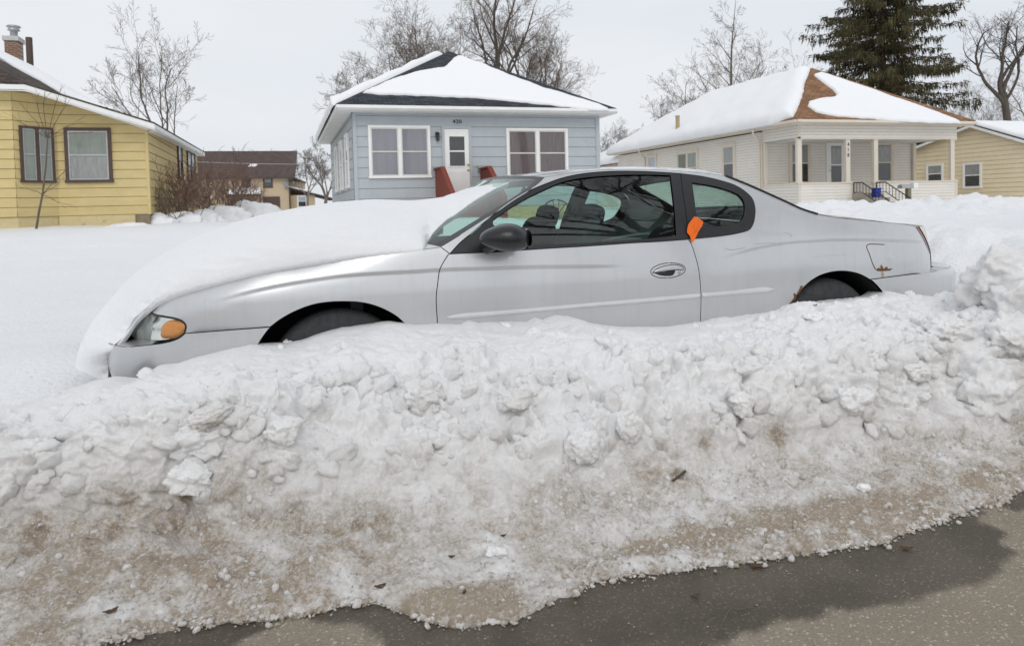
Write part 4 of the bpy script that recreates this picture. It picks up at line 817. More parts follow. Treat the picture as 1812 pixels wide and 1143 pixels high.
def yellow_house():
    xr, xi, yf, yb = -3.72, -6.08, 24.0, 37.5; bx, by = -6.88, 23.2
    H = thing('yellow_house', 'weathered yellow clapboard house with a bay and brown-framed windows', 'house', (-6, 24, .8))
    c = .262; b = MB(); slope = (4.56 - 3.70) / (xr - xi)
    siding(b, (xi, yf), (xr, yf), 1.15, 4.6, c, .018, 0, [(slope, 1, 4.56)]); siding(b, (xr, yf), (xr, yb), 1.15, 3.86, c, .018); siding(b, (bx, by), (xi, yf), 1.15, 4.62, c, .018); siding(b, (-14, by), (bx, by), 1.15, 4.62, c, .018)
    b.box(xr - .06, xr + .024, yf - .028, yf - .02, 1.15, 3.7); b.box(xr + .02, xr + .028, yf - .02, yf + .07, 1.15, 3.7)
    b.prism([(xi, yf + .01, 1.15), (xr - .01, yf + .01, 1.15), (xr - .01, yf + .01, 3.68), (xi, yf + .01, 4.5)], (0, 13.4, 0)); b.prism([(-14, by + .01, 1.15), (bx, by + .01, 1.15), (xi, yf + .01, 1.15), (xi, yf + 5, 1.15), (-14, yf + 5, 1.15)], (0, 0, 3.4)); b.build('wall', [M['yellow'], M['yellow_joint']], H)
    b = MB(); b.box(-14, bx, by + .03, by + .1, .4, 1.15); b.prism([(bx, by + .03, .4), (xi, yf + .03, .4), (xi, yf + .3, .4), (bx, by + .3, .4)], (0, 0, .75)); b.box(xi, -4.12, yf - .03, yf + .08, .4, 1.15); b.build('foundation', M['yfound'], H)
    b = MB(); b.box(-4.12, xr - .02, yf + .0, yf + .08, .4, 1.15); b.box(xr - .06, xr - .02, yf + .08, yb, .4, 1.15); b.build('earth_bank', M['dirtbrick'], H)
    window(H, (-5.77, yf, 2.18), X_, -Y_, 1.02, 1.40, M['brown'], [[M['pane_lace'], M['pane_green']]], .09, 1, M['galv'])
    d = np.array([xi - bx, yf - by, 0]); dl = np.linalg.norm(d); d /= dl; n = np.array([d[1], -d[0], 0])
    p = np.array([bx, by, 2.16]) + d * .20; window(H, p, d, n, dl - .36, 1.42, M['brown'], [[M['pane_green'], M['pane_green']]], .07, 2, M['galv'])
    window(H, (xr, 30.5, 2.55), Y_, X_, 1.0, 1.2, M['brown'], [[M['pane_dim'], M['pane_sky']]], .1); window(H, (xr, 33.4, 2.55), Y_, X_, 2.6, 1.2, M['brown'], [[M['pane_dim'], M['pane_sky']]], .1, 2)
    # roof: low rake over the front wall, side slope behind it, chimney and stack
    E0, E1, E2 = np.array([-14, 22.75, 0]), atY(43, 146.5, 22.75), atY(273, 216.5, 23.35); E0[2] = E1[2]; E3 = np.array([E2[0], 37.9, E2[2] + .28])
    top = [np.array([-14, 30, 9.3]), atY(0, 94, 29), atY(60, 122, 29), atY(174, 190.5, 26)]
    fr = [(E0, top[0], X_), ]
    roof_plane('roof', [E0, E1, top[2], top[1], top[0]], .05, M['shdark'], H, X_)
    roof_plane('roof', [E1, top[3], top[2]], .05, M['shdark'], H, E2 - E1)
    roof_plane('roof', [E1, E2, top[3]], .05, M['shdark'], H, E2 - E1)
    roof_plane('roof', [E2, E3, np.array([-5.6, 37.9, E3[2] + .1]), np.array([-5.2, 24.6, E2[2] + .25])], .05, M['shdark'], H, Y_)
    b = MB()
    for a, e in ((E0, E1), (E1, E2), (E2, E3)):
        dd = (e - a) / np.linalg.norm(e - a); nn = np.array([dd[1], -dd[0], 0]); nn /= np.linalg.norm(nn); ins = -nn * .04
        b.prism([a - [0, 0, .055], e - [0, 0, .055], e - [0, 0, .22], a - [0, 0, .22]], ins)
    b.build('fascia', M['white'], H)
    b = MB()
    b.prism([E0 - [0, 0, .2], E1 - [0, 0, .2], np.array([xi + .25, yf - .03, 4.52]), np.array([xi - .2, yf - .02, 4.6]), np.array([bx, by - .03, 4.6]), np.array([-14, by - .03, 4.6])], (0, 0, .015)); b.prism([E1 - [0, 0, .2], E2 - [0, 0, .2], np.array([xr, yf - .03, 3.60]), np.array([xi + .25, yf - .03, 4.45])], (0, 0, .015)); b.prism([E2 - [0, 0, .2], E3 - [0, 0, .2], np.array([xr + .03, 37.9, 3.84]), np.array([xr + .03, yf - .03, 3.56])], (0, 0, .015)); b.build('soffit', M['soffit'], H)
    q0, q1 = atY(7, 68, 30), atY(33, 118, 30)
    b = MB(); b.box(q0[0], q1[0], 30, 30.6, 5.6, q0[2] - .08); b.build('chimney', M['brick'], H)
    b = MB(); b.box(q0[0] - .05, q1[0] + .05, 29.95, 30.65, q0[2] - .08, q0[2] + .08); cx = (q0[0] + q1[0]) / 2; b.lathe([(.12, 0), (.12, .22), (.2, .26), (.17, .30), (.17, .34), (.23, .38), (.2, .42), (0, .44)], (cx + .02, 30.3, q0[2] + .08), (0, 0, 1), 18); b.build('chimney_cap', M['galv'], H)
    s0, s1 = atY(51, 67, 29.6), atY(52, 125, 29.6); b = MB(); b.tube([(s0[0], 29.6, s1[2] - .3), (s0[0], 29.6, s0[2])], .105, 14); b.lathe([(.3, -.05), (.16, .12)], (s0[0], 29.6, s1[2] - .05), (0, 0, 1), 14); b.build('stack_pipe', M['brown'], H)
    low = [atY(u, v, y) for u, v, y in [(-70, 74, 27.0), (0, 105, 26.3), (26, 122, 26), (70, 145, 25.3), (112, 170.5, 24.5), (150, 181.5, 24.1), (186, 192.5, 23.8)]]
    sky_ = [np.array([-12.2, 29.5, 8.35])] + [atY(u, v, y) for u, v, y in [(0, 91, 29), (28, 104, 29), (60, 119, 29), (112, 150, 28.2), (155, 174, 27.2), (190, 193, 25.0)]]
    V = []
    for a_, b_ in zip(low, sky_):
        for t in np.linspace(0, 1, 9): V.append(a_ + (b_ - a_) * t + np.array([.02, -.02, (.02 + .10 * max(0, math.sin(math.pi * t)) ** .5 * (1 if t < .6 else .7)) * (1 if a_[0] < -5.8 else .5)]))
    V += [v - np.array([0, 0, .12]) for v in V]; n_ = len(low); F = [tuple(f) for f in grid_faces(n_, 9)]; k_ = n_ * 9
    rim = [i * 9 for i in range(n_)]; F += [(rim[i], rim[i + 1], rim[i + 1] + k_, rim[i] + k_) for i in range(n_ - 1)]; rim = [i * 9 + 8 for i in range(n_)]; F += [(rim[i + 1], rim[i], rim[i] + k_, rim[i + 1] + k_) for i in range(n_ - 1)]
    o = mesh_from('roof_snow', np.array(V), F, M['snow'], smooth=True, origin=tuple(low[2])); tag(o, 'white snow strip above bare dark shingles on the yellow house roof', 'snow', 'snow lying on roofs')
yellow_house()

def tan_house():
    Y = 100.0; k = Y / 52.0; P = lambda u, v, dy=0: atY(u, v, Y + dy)
    H = thing('gabled_house', 'distant tan two-storey house with a long maroon-brown roof behind the bushes', 'house', (-5, Y, .8))
    a, e = P(300, 313), P(512, 313); zw = a[2]
    b = MB(); b.box(a[0] - 2, e[0], Y, Y + 12, .2, zw); w = b.build('wall', M['tan'], H)
    r0, r1 = P(300, 267.5, 7), P(522, 268, 7); l0, l1 = P(300, 313.5, -.8), P(522, 312, -.8)
    roof_plane('roof', [(l0[0] - 2, Y - .8, l1[2]), (l1[0], Y - .8, l1[2]), (r1[0] + .3, Y + 6.5, r1[2]), (r0[0] - 2, Y + 6.5, r1[2])], .3, M['shmaroon'], H, X_)
    roof_plane('roof', [(l0[0] - 2, Y + 13.5, l1[2]), (l1[0], Y + 13.5, l1[2]), (r1[0] + .3, Y + 6.5, r1[2]), (r0[0] - 2, Y + 6.5, r1[2])], .3, M['shmaroon'], H, X_)
    q0, q1 = P(468, 331), P(480, 313.5); window(H, (q0[0], Y, q0[2]), X_, -Y_, q1[0] - q0[0], q1[2] - q0[2] - .2, M['brown'], [[M['pane_dim'], M['pane_green']]], .15)
    q0, q1 = P(430, 331), P(441, 313.5); window(H, (q0[0], Y, q0[2]), X_, -Y_, q1[0] - q0[0], q1[2] - q0[2] - .2, M['brown'], [[M['pane_dim'], M['pane_dim']]], .15)
    q0, q1 = P(404, 345), P(462, 337); b = MB(); b.box(q0[0], q1[0], Y - 2.2, Y, q0[2] - .25, q0[2]); b.box(q0[0], q0[0] + .2, Y - 2.2, Y - 2, .3, q0[2] - .25); b.box(q1[0] - .2, q1[0], Y - 2.2, Y - 2, .3, q0[2] - .25); b.build('porch_roof', M['brown'], H)
    snow_sheet('roof_snow', 'snow on the small porch canopy of the distant tan house', [(q0[0], Y - 2.3, q0[2]), (q1[0], Y - 2.3, q0[2]), (q1[0], Y - .1, q0[2] + .7), (q0[0], Y - .1, q0[2] + .7)], .25, .25, 'snow lying on roofs', spacing=.4)
    # dark garage opening and the drain pipe
    q0, q1 = P(466, 364), P(495, 348); b = MB(); b.box(q0[0], q1[0], Y - .15, Y, .3, q1[2]); b.build('garage_door', M['brown'], H)
    q = P(511.5, 316); b = MB(); b.tube([(q[0], Y - .15, q[2]), (q[0], Y - .15, .3)], .10, 6); b.build('downspout', M['brown'], H)
    # side wing and lean-to on the right
    s0, s1 = P(512, 330, 3), P(540, 330, 3); b = MB(); b.box(e[0], s1[0], Y + 3, Y + 12, .2, P(540, 322, 3)[2]); b.box(e[0], P(557, 340, 1)[0], Y + 1, Y + 8, .2, P(557, 345, 1)[2]); b.build('wing_wall', M['tan'], H)
    t0, t1, t2 = P(513, 311, 2.5), P(542, 322.5, 2.5), P(513, 333, .5); t3 = P(590, 352, .5)
    roof_plane('roof', [t0, t1, t1 + [0, 9, 0], t0 + [0, 9, 0]], .15, M['shmaroon'], H, Y_); roof_plane('roof', [t2, t3, t3 + [0, 7, 0], t2 + [0, 7, 0]], .18, M['shmaroon'], H, Y_)
    q0, q1 = P(528, 366, 1), P(541, 348, 1); window(H, (q0[0], Y + 1, q0[2]), X_, -Y_, q1[0] - q0[0], q1[2] - q0[2], M['white'], [[M['pane_dim'], M['pane_sky']]], .15)
    snow_sheet('roof_snow', 'thin snow on the lean-to roof of the distant tan house', [t2 + [0, .2, .1], t3 + [0, .2, .1], t3 + [0, 6, .1], t2 + [0, 6, .1]], .22, .2, 'snow lying on roofs', spacing=.5)
    q = P(446, 296, 2); snow_sheet('roof_snow', 'single small snow lump left on the maroon-brown roof', [q + [-.55, 0, -.1], q + [.45, .0, -.05], q + [.7, .4, .3], q + [-.2, .45, .32]], .3, .25, 'snow lying on roofs', spacing=.2)
    c = MB(); q = P(507, 328, -.2); c.lathe([(0, 0), (.3, .03), (.45, .12)], q, (.3, -1, .3), 16); c.tube([q, q + [.1, .3, -.2]], .03, 6); c.build('satellite_dish', M['galv'], H)
tan_house()

# wagon wheel leaning by the bungalow foundation, seen through the car windows
def wagon_wheel():
    c = atY(986, 383, 23.55); r = .56; b = MB(); t = np.linspace(0, 2 * math.pi, 49)
    P = lambda a, q: np.array([c[0] + q * math.cos(a), 23.55 + .18 * q * math.sin(a), c[2] + q * math.sin(a)])
    W = thing('wagon_wheel', 'old spoked wagon wheel leaning on the bungalow wall, seen through the car windows', 'wheel', tuple(P(-math.pi / 2, r)))
    b.tube([P(a, r) for a in t], .030, 8, caps=False); b.build('rim', M['brown'], W)
    b = MB(); b.lathe([(.0, -.07), (.06, -.07), (.07, 0), (.06, .07), (0, .07)], c, (0, 1, -.18), 14); b.build('hub', M['brown'], W)
    for k in range(14): b = MB(); b.tube([P(k * math.pi / 7, .05), P(k * math.pi / 7, r - .02)], .014, 6); b.build('spoke', M['brown'], W)
wagon_wheel()
# piece of timber poking out of the snow on the right
b = MB(); q = atZ(1812, 410, .56); b.obox(q + [.22, 0, -.03], (.45, -.08, -.05), (.02, .10, 0), (0, .01, .035)); o = b.build('timber_plank', M['wood']); tag(o, 'weathered brown plank poking from the snow at the right edge', 'plank')

q0, q1 = atY(150, 276, 70), atY(640, 291, 70); b = MB(); b.tube([q0 + (q1 - q0) * t - [0, 0, .25 * math.sin(math.pi * t)] for t in np.linspace(0, 1, 20)], .022, 5)
o = b.build('overhead_cable', M['galv']); tag(o, 'thin pale overhead cable crossing in front of the maroon-brown roof', 'cable')
# ------------------------------------------------------------------ trees and shrubs
M.update(bark=pbr('grey_brown_bark', (.16, .125, .095), .9, var=.25, scale=6), bark2=pbr('dark_bark', (.095, .078, .066), .9, var=.25, scale=6), twig=pbr('twig_brown', (.135, .108, .086), .9, var=.2, scale=8), twigred=pbr('red_brown_twigs', (.22, .14, .11), .9, var=.2, scale=8), bark3=pbr('pale_hazy_bark', (.185, .16, .138), .9, var=.2, scale=6), wheat=pbr('straw_twigs', (.50, .36, .19), .9, var=.15, scale=8))
def needle_mat():
    mt, n, l, b = _mat('spruce_needles'); tc = n.new('ShaderNodeTexCoord'); nz = n.new('ShaderNodeTexNoise'); nz.inputs['Scale'].default_value = .9; nz.inputs['Detail'].default_value = 5; l.new(tc.outputs['Object'], nz.inputs['Vector'])
    rp = n.new('ShaderNodeValToRGB'); e = rp.color_ramp.elements; e[0].position = .34; e[0].color = (.034, .034, .017, 1); e[1].position = .66; e[1].color = (.125, .103, .048, 1); l.new(nz.outputs[0], rp.inputs[0]); l.new(rp.outputs[0], b.inputs['Base Color']); b.inputs['Roughness'].default_value = .8; b.inputs['Specular IOR Level'].default_value = .2; return mt
M['needles'] = needle_mat()
class Branches:
    """grows tapering limbs; thick ones and thin ones are collected apart (trunk / crown)"""
    def __init__(s, seed): s.r = random.Random(seed); s.seg = {0: [], 1: []}
    def limb(s, p, d, L, r0, r1, lvl, wob=.12, up=.05, n=None):
        n = n or max(3, int(L / .45)); pts, rad = [np.array(p, float)], [r0]; d = np.array(d, float) / np.linalg.norm(d)
        for i in range(n):
            d = d + np.array([s.r.gauss(0, wob), s.r.gauss(0, wob), s.r.gauss(0, wob * .7) + up]); d /= np.linalg.norm(d); pts.append(pts[-1] + d * L / n); rad.append(r0 + (r1 - r0) * ((i + 1) / n) ** .8)
        s.seg[lvl].append((pts, rad)); return pts, rad
    def grow(s, p, d, L, r, depth, maxd, spread=.65, kids=4, ratio=.62, wob=.13, up=.05, rmin=.006, start=.35, thick=.035):
        pts, rad = s.limb(p, d, L, r, max(r * (.30 if depth < maxd else .35), rmin * .8), 0 if r > thick else 1, wob, up)
        if depth >= maxd: return
        n = kids if isinstance(kids, int) else kids[min(depth, len(kids) - 1)]
        for k in range(n):
            t = start + (1 - start) * (k + s.r.random()) / n; i = min(int(t * (len(pts) - 1)), len(pts) - 2); f = t * (len(pts) - 1) - i; q = pts[i] * (1 - f) + pts[i + 1] * f
            ax = pts[i + 1] - pts[i]; ax /= np.linalg.norm(ax); a = np.cross(ax, [s.r.gauss(0, 1), s.r.gauss(0, 1), s.r.gauss(0, 1)]); a /= np.linalg.norm(a) + 1e-9
            sp = spread * (.7 + .6 * s.r.random()); nd = ax * math.cos(sp) + a * math.sin(sp)
            rr = rad[i] * (.45 + .25 * s.r.random())
            s.grow(q, nd, L * ratio * (.7 + .5 * s.r.random()) * (1.1 - .45 * t), max(rr, rmin), depth + 1, maxd, spread, kids, ratio, wob * 1.15, up, rmin, .2, thick)
    def mesh(s, lvl):
        V, F = [], []; b = 0
        for pts, rad in s.seg[lvl]:
            k = 7 if rad[0] > .08 else 5 if rad[0] > .03 else 3; n = len(pts); P = np.array(pts); T = np.gradient(P, axis=0); T /= np.linalg.norm(T, axis=1)[:, None] + 1e-9
            ref = np.array([.3, .9, .2]); A = np.cross(T, ref); A /= np.linalg.norm(A, axis=1)[:, None] + 1e-9; B = np.cross(T, A); q = np.arange(k) * 2 * math.pi / k; R = np.array(rad)[:, None, None]
            V.append((P[:, None] + R * (np.cos(q)[None, :, None] * A[:, None] + np.sin(q)[None, :, None] * B[:, None])).reshape(-1, 3))
            i, j = np.meshgrid(np.arange(n - 1), np.arange(k), indexing='ij'); F.append(np.stack([b + i * k + j, b + i * k + (j + 1) % k, b + (i + 1) * k + (j + 1) % k, b + (i + 1) * k + j], -1).reshape(-1, 4)); b += n * k
        return np.vstack(V), np.vstack(F)
    def build(s, name, label, cat, base, mats, group=None):
        t = thing(name, label, cat, tuple(base), group)
        for lvl, nm in ((0, 'trunk'), (1, 'crown')):
            if s.seg[lvl]: V, F = s.mesh(lvl); mesh_from(nm, V, F, mats[lvl], smooth=True, parent=t)
        return t
GT = 'bare winter trees'
def bare_tree(seed, u, Y, top_v, label, spread_m, style='round', mats=('bark', 'twig'), group=GT, lean=0.0, fork=None, r=None, zb=.8, kids=(7, 6, 5, 5, 4), maxd=5, cat='tree', rmin=None, up=.035, sp=.66):
    """tree whose foot stands on the sight line of photo column u at distance Y; top_v is the photo row of its tip"""
    base = atY(u, 380, Y); base[2] = zb; top = atY(u, top_v, Y); H = top[2] - zb; B = Branches(seed); r = r or H * .018; rm = rmin or max(.004, Y * .00013)
    if style == 'round':
        trunk_h = H * (.30 if fork is None else fork)
        pts, rad = B.limb(base - [0, 0, .3], (lean, 0, 1), trunk_h + .3, r, r * .75, 0, .03, .02, 6)
        n = 5
        for k in range(n):
            a = 2 * math.pi * (k + .6 * B.r.random()) / n; tilt = .25 + .38 * B.r.random() * spread_m; B.grow(pts[-1] - [0, 0, .25 * k * trunk_h / 8], (math.cos(a) * tilt + lean, math.sin(a) * tilt, 1), (H - trunk_h) * (.72 + .28 * B.r.random()) / (1 + tilt * .5), r * (.36 + .22 * B.r.random()), 1, maxd, sp, kids, .56, .13, up, rm)
    else:                                                             # tall leader with rising side limbs
        pts, rad = B.limb(base - [0, 0, .3], (lean, 0, 1), H + .3, r, rm, 0, .025, .03, 16)
        for k in range(26):
            t = .22 + .74 * (k + .5) / 26; i = int(t * 16); a = B.r.random() * 6.283; tilt = 1.0 * spread_m; q = pts[i]
            B.grow(q, (math.cos(a) * tilt, math.sin(a) * tilt, .9), H * .42 * (1.05 - t) + .6, rad[i] * .40, 2, maxd, sp, kids, .52, .09, up, rm)
    return B.build('bare_tree', label, cat, base, [M[mats[0]], M[mats[1]]], group)

bare_tree(11, 300, 46, 22, 'slender bare tree with several stems behind the yellow house', 1.05, fork=.24, r=.17, kids=(6, 6, 5, 5, 3), mats=('twig', 'twig'), zb=.8, up=.05, sp=.6)
bare_tree(23, 868, 44, -95, 'big dark bare tree behind the charcoal roof, thickest trunk of that clump', 1.1, fork=.40, r=.30, mats=('bark2', 'bark'), lean=.0)
bare_tree(37, 960, 49, 10, 'bushy bare tree at the right end of the clump behind the charcoal roof', 1.6, fork=.34, r=.22, mats=('bark', 'twig'), lean=.06, kids=(8, 7, 6, 5, 4))
bare_tree(41, 815, 52, -10, 'fine-twigged bare tree right behind the roof peak', 1.3, fork=.34, r=.2, mats=('bark', 'twig'), kids=(8, 7, 6, 5, 4))
bare_tree(31, 905, 46, -40, 'wide bare tree leaning right over the charcoal roof', 1.7, fork=.36, r=.26, mats=('bark2', 'bark'), lean=.14)
bare_tree(47, 780, 50, -30, 'bare tree behind the peak of the charcoal roof', 1.1, fork=.35, r=.22, mats=('bark', 'bark'), lean=-.04)
bare_tree(52, 700, 54, 48, 'low spreading bare tree over the left slope of the charcoal roof', 1.6, fork=.30, r=.2, mats=('bark', 'twig'), lean=-.10)
bare_tree(59, 735, 60, 22, 'fine-twigged bare tree between the left slope and the roof peak', 1.1, fork=.3, r=.17, mats=('bark', 'twig'))
bare_tree(67, 1295, 62, -12, 'tall straight bare tree rising behind the long snowy slope', 1.1, 'leader', ('bark', 'bark'), r=.34, kids=(5, 5, 5, 4, 3))
bare_tree(71, 1235, 66, 70, 'low wide bare tree left of the tall straight one', 1.7, fork=.25, r=.2, mats=('bark', 'twig'), lean=-.12)
bare_tree(79, 1352, 70, 48, 'hazy thin-twigged tree between the tall bare tree and the spruce', .9, fork=.3, r=.2, mats=('bark3', 'bark3'))
bare_tree(83, 1800, 44, -70, 'dark bare tree with crooked limbs at the right edge', 1.2, fork=.45, r=.34, mats=('bark2', 'bark2'), lean=-.08, kids=(6, 6, 5, 5, 3))
bare_tree(89, 1835, 60, 20, 'bare tree half out of the frame behind the pale yellow-tan house', 1.3, fork=.35, r=.2, mats=('bark', 'bark'))
bare_tree(97, 1760, 75, 160, 'low hazy bare tree behind the snowy ridge of the pale yellow-tan house', 1.2, fork=.25, r=.16, mats=('bark3', 'bark3'))
bare_tree(101, 575, 80, 246, 'spreading bare tree between the tan house and the blue-grey bungalow', 1.2, fork=.22, r=.22, mats=('bark', 'bark3'), lean=.1)
bare_tree(103, 545, 96, 258, 'small hazy bare tree just right of the maroon-brown roof', 1.0, fork=.25, r=.2, mats=('bark3', 'bark3'))
for i, (u, Y, tv, lb) in enumerate([(1085, 62, 212, 'bushy hazy tree next to the bungalow eave on its right'), (1122, 70, 206, 'tallest hazy tree in the gap between bungalow and porch house'), (1150, 76, 228, 'hazy tree just above the low end of the long snowy roof'), (1705, 72, 150, 'fine bare tree in front of the spruce foot, above the porch corner')]):
    bare_tree(120 + i, u, Y, tv, lb, 1.1, fork=.15, r=.16, mats=('bark3', 'bark3'), kids=(8, 7, 6, 5, 2))
bare_tree(133, 470, 118, 262, 'straw-coloured treetop showing over the maroon-brown roof', .9, fork=.2, r=.2, mats=('wheat', 'wheat'), kids=(7, 6, 5, 4, 2))

def spruce():
    base = atY(1562, 380, 45); base[2] = .9; top = atY(1562, -330, 45); H = top[2] - .9; r = random.Random(5)
    t = thing('spruce_tree', 'tall dark green spruce with drooping boughs above the brown roof', 'tree', tuple(base))
    b = MB(); b.tube([base - [0, 0, .3], base + [0, 0, H * .5], base + [0, 0, H]], [.34, .2, .03], 10); b.build('trunk', M['bark2'], t)
    V, F = [], []
    def spray(p, d, L, w):
        """hanging spray of needles: narrow leaf-like blade"""
        d = d / np.linalg.norm(d); s = np.cross(d, [r.gauss(0, 1), r.gauss(0, 1), r.gauss(0, 1)]); s /= np.linalg.norm(s) + 1e-9; i = len(V)
        V.extend([p, p + d * L * .45 + s * w, p + d * L, p + d * L * .45 - s * w]); F.append((i, i + 1, i + 2, i + 3))
    br = Branches(9)
    for k in range(430):
        f = ((k + r.random() * 6) / 436) ** .9; z = 2.4 + (H - 2.6) * f
        if r.random() < .07: continue
        R = (7.6 * (1 - f) ** .85 * min(1, .72 + f * 2) + .4) * (.55 + .5 * r.random() ** .7); a = r.random() * 6.283; o = base + [0, 0, z]
        d = np.array([math.cos(a), math.sin(a), -.10 + .22 * f]); pts = [o]; n = 9
        for j in range(n):
            d = d + np.array([r.gauss(0, .05), r.gauss(0, .05), .055 if j > 4 else -.035]); d /= np.linalg.norm(d); pts.append(pts[-1] + d * R / n)
        br.seg[1].append((pts, list(np.linspace(.045, .012, n + 1))))
        for j in range(2, n + 1):
            m_ = int(20 + 26 * (j / n)) if R > 1.2 else 10
            for q in range(m_):
                p = pts[j] + np.array([r.gauss(0, .17), r.gauss(0, .17), r.gauss(0, .09)]); sd = r.choice((-1, 1)); ax = pts[j] - pts[j - 1]; ax /= np.linalg.norm(ax); lat = np.cross(ax, [0, 0, 1.0]) * sd
                if r.random() < .62: spray(p, np.array([r.gauss(0, .18), r.gauss(0, .18), -1]) + ax * .15, .16 + .48 * r.random() ** 1.5, .020 + .028 * r.random())
                else: spray(p, ax * .8 + lat * (.4 + .5 * r.random()) + [0, 0, -.12], .16 + .28 * r.random(), .022 + .026 * r.random())
    for k in range(9000):
        f = r.random() ** 1.2; z = 2.2 + (H - 2.4) * f; a = r.random() * 6.283; q = (2.2 * (1 - f) + .3) * r.random() ** .6
        spray(base + [q * math.cos(a), q * math.sin(a), z + r.gauss(0, .1)], np.array([math.cos(a) * .3 + r.gauss(0, .2), math.sin(a) * .3 + r.gauss(0, .2), -1.0]), .25 + .5 * r.random(), .03 + .03 * r.random())
    bv, bf = br.mesh(1); mesh_from('bough', bv, bf, M['bark2'], parent=t)
    mesh_from('crown', np.array(V), np.array(F), M['needles'], parent=t)
spruce()

def shrub(seed, u, v, Y, H, n, label, mats, spread=.5, group=None, cat='shrub', maxd=3, rmin=.006):
    base = atY(u, v, Y); base[2] = field_z(np.array([base[0]]), np.array([Y]))[0]; B = Branches(seed)
    for k in range(n):
        a = B.r.random() * 6.283; tl = spread * (.3 + .9 * B.r.random()); L = H * (.6 + .5 * B.r.random()); p = base + [B.r.gauss(0, .22 * H * spread), B.r.gauss(0, .2 * H * spread), -.1]
        B.grow(p, (math.cos(a) * tl, math.sin(a) * tl, 1), L, .011 + .006 * B.r.random(), 1, maxd, .5, (5, 5, 4), .5, .09, .03, rmin, .25, .5)
    B.seg[1] = B.seg[0] + B.seg[1]; V, F = B.mesh(1); o = mesh_from('bare_shrub', V, F, mats, smooth=True, origin=tuple(base)); tag(o, label, cat, group); return o
GS = 'red-brown thicket by the yellow house'
shrub(1, 318, 392, 25.5, 1.65, 28, 'red-brown twiggy shrub nearest the yellow house side wall', M['twigred'], .75, GS)
shrub(2, 352, 392, 27.5, 2.15, 34, 'tallest red-brown shrub of the thicket, in the middle', M['twigred'], .8, GS)
shrub(3, 392, 388, 28.5, 2.1, 32, 'red-brown shrub before the tan house porch', M['twigred'], .85, GS)
shrub(4, 425, 380, 30, 1.75, 24, 'low red-brown shrub at the right end of the thicket', M['twigred'], .9, GS)
shrub(5, 300, 398, 24.6, 1.1, 7, 'low sprig of twigs in the snow at the yellow house corner', M['twig'], .9, GS)
# snow-laden mounds of the thicket
def mound(u, v, Y, w, h, seed, label):
    c = atY(u, v, Y); c[2] = field_z(np.array([c[0]]), np.array([Y]))[0] - .06; b = MB(); n, k = 60, 24; V = []
    for i in range(k + 1):
        a = math.pi / 2 * i / k
        for j in range(n):
            q = 2 * math.pi * j / n; V.append((math.cos(a) * math.cos(q), math.cos(a) * math.sin(q), math.sin(a)))
    V = np.array(V); R = 1 + .20 * fbm(V[:, 0] * 1.7 + seed, V[:, 1] * 1.7, V[:, 2] * 1.7, o=4, g=.45); P = c + V * R[:, None] * [w, w * .6, h]
    F = [(i * n + j, i * n + (j + 1) % n, (i + 1) * n + (j + 1) % n, (i + 1) * n + j) for i in range(k) for j in range(n)]
    o = mesh_from('snow_mound', P, F, M['snow_soft'], smooth=True, origin=tuple(c)); tag(o, label, 'snow', 'snow mounds round the thicket')
mound(322, 398, 25.0, .70, .36, 1, 'rounded snow mound at the yellow house corner'); mound(358, 396, 26.0, .75, .42, 5, 'widest snow mound among the red-brown twigs'); mound(400, 388, 27.5, .85, .55, 9, 'high snow mound before the tan house'); mound(447, 380, 29, 1.0, .75, 14, 'snow mound just above the bonnet heap'); mound(232, 402, 23.4, .6, .16, 17, 'flat snow mound under the yellow wall'); mound(285, 398, 24.4, .5, .34, 21, 'small snow mound touching the yellow house corner')
# sapling in front of the bay
def sapling():
    B = Branches(77); base = atY(62, 404, 22.4); base[2] = .8; k = atY(75, 345, 22.4); q = atY(84, 245, 22.4)
    B.seg[0].append(([base - [0, 0, .1], .5 * (base + k), k, .5 * (k + q) + [.02, 0, 0], q], [.034, .030, .026, .022, .018]))
    for (u, v) in [(62, 165), (110, 150), (150, 215), (125, 175), (80, 150), (165, 235), (40, 190), (30, 215)]:
        e = atY(u, v, 22.4 + B.r.gauss(0, .3)); m = .5 * (q + e) + [B.r.gauss(0, .06), 0, .05]; B.seg[1].append(([q, m, e], [.012, .008, .0035])); B.grow(m, e - m, .55, .006, 2, 3, .5, (4, 3), .6, .1, .04, .0035)
    for (u, v) in [(100, 330), (118, 300), (52, 335), (105, 360)]:
        e = atY(u, v, 22.4); B.seg[1].append(([k, .5 * (k + e) + [0, 0, .04], e], [.012, .008, .0035])); B.grow(.5 * (k + e), e - k, .5, .005, 2, 3, .5, (4, 3), .6, .1, .04, .003)
    B.build('sapling', 'thin bare sapling in front of the yellow house bay', 'tree', base, [M['twig'], M['twig']])
sapling()
# tree across the street that the door glass mirrors
def street_tree():
    B = Branches(140); base = np.array([8.2, -6.8, .2]); pts, rad = B.limb(base - [0, 0, .3], (.05, .0, 1), 10.5, .42, .30, 0, .03, .01, 8)
    for k in range(7):
        a = 2 * math.pi * k / 7 + .3; B.grow(pts[-1] - [0, 0, .15 * k], (math.cos(a) * 1.1, math.sin(a) * .6 + .1, 1), 10.5, .20, 1, 5, .62, (7, 6, 5, 5, 4), .58, .12, .03, .010)
    return B.build('bare_tree', 'large bare tree across the street, mirrored in the door glass of the car', 'tree', base, [M['bark2'], M['bark2']], GT)
STREET = street_tree()
for x, y, rz, sc, lb in ((-5.5, -9.5, 2.0, .8, 'bare tree across the street, mirrored in the bungalow windows'), (19.0, -8.5, 4.1, .9, 'bare tree across the street, opposite the porch house')):
    t = STREET.copy(); COL.objects.link(t); t.location = (x, y, .2); t.rotation_euler = (0, 0, rz); t.scale = (sc, sc, sc); t['label'] = lb
    for ch in list(STREET.children):
        c = ch.copy(); COL.objects.link(c); c.parent = t
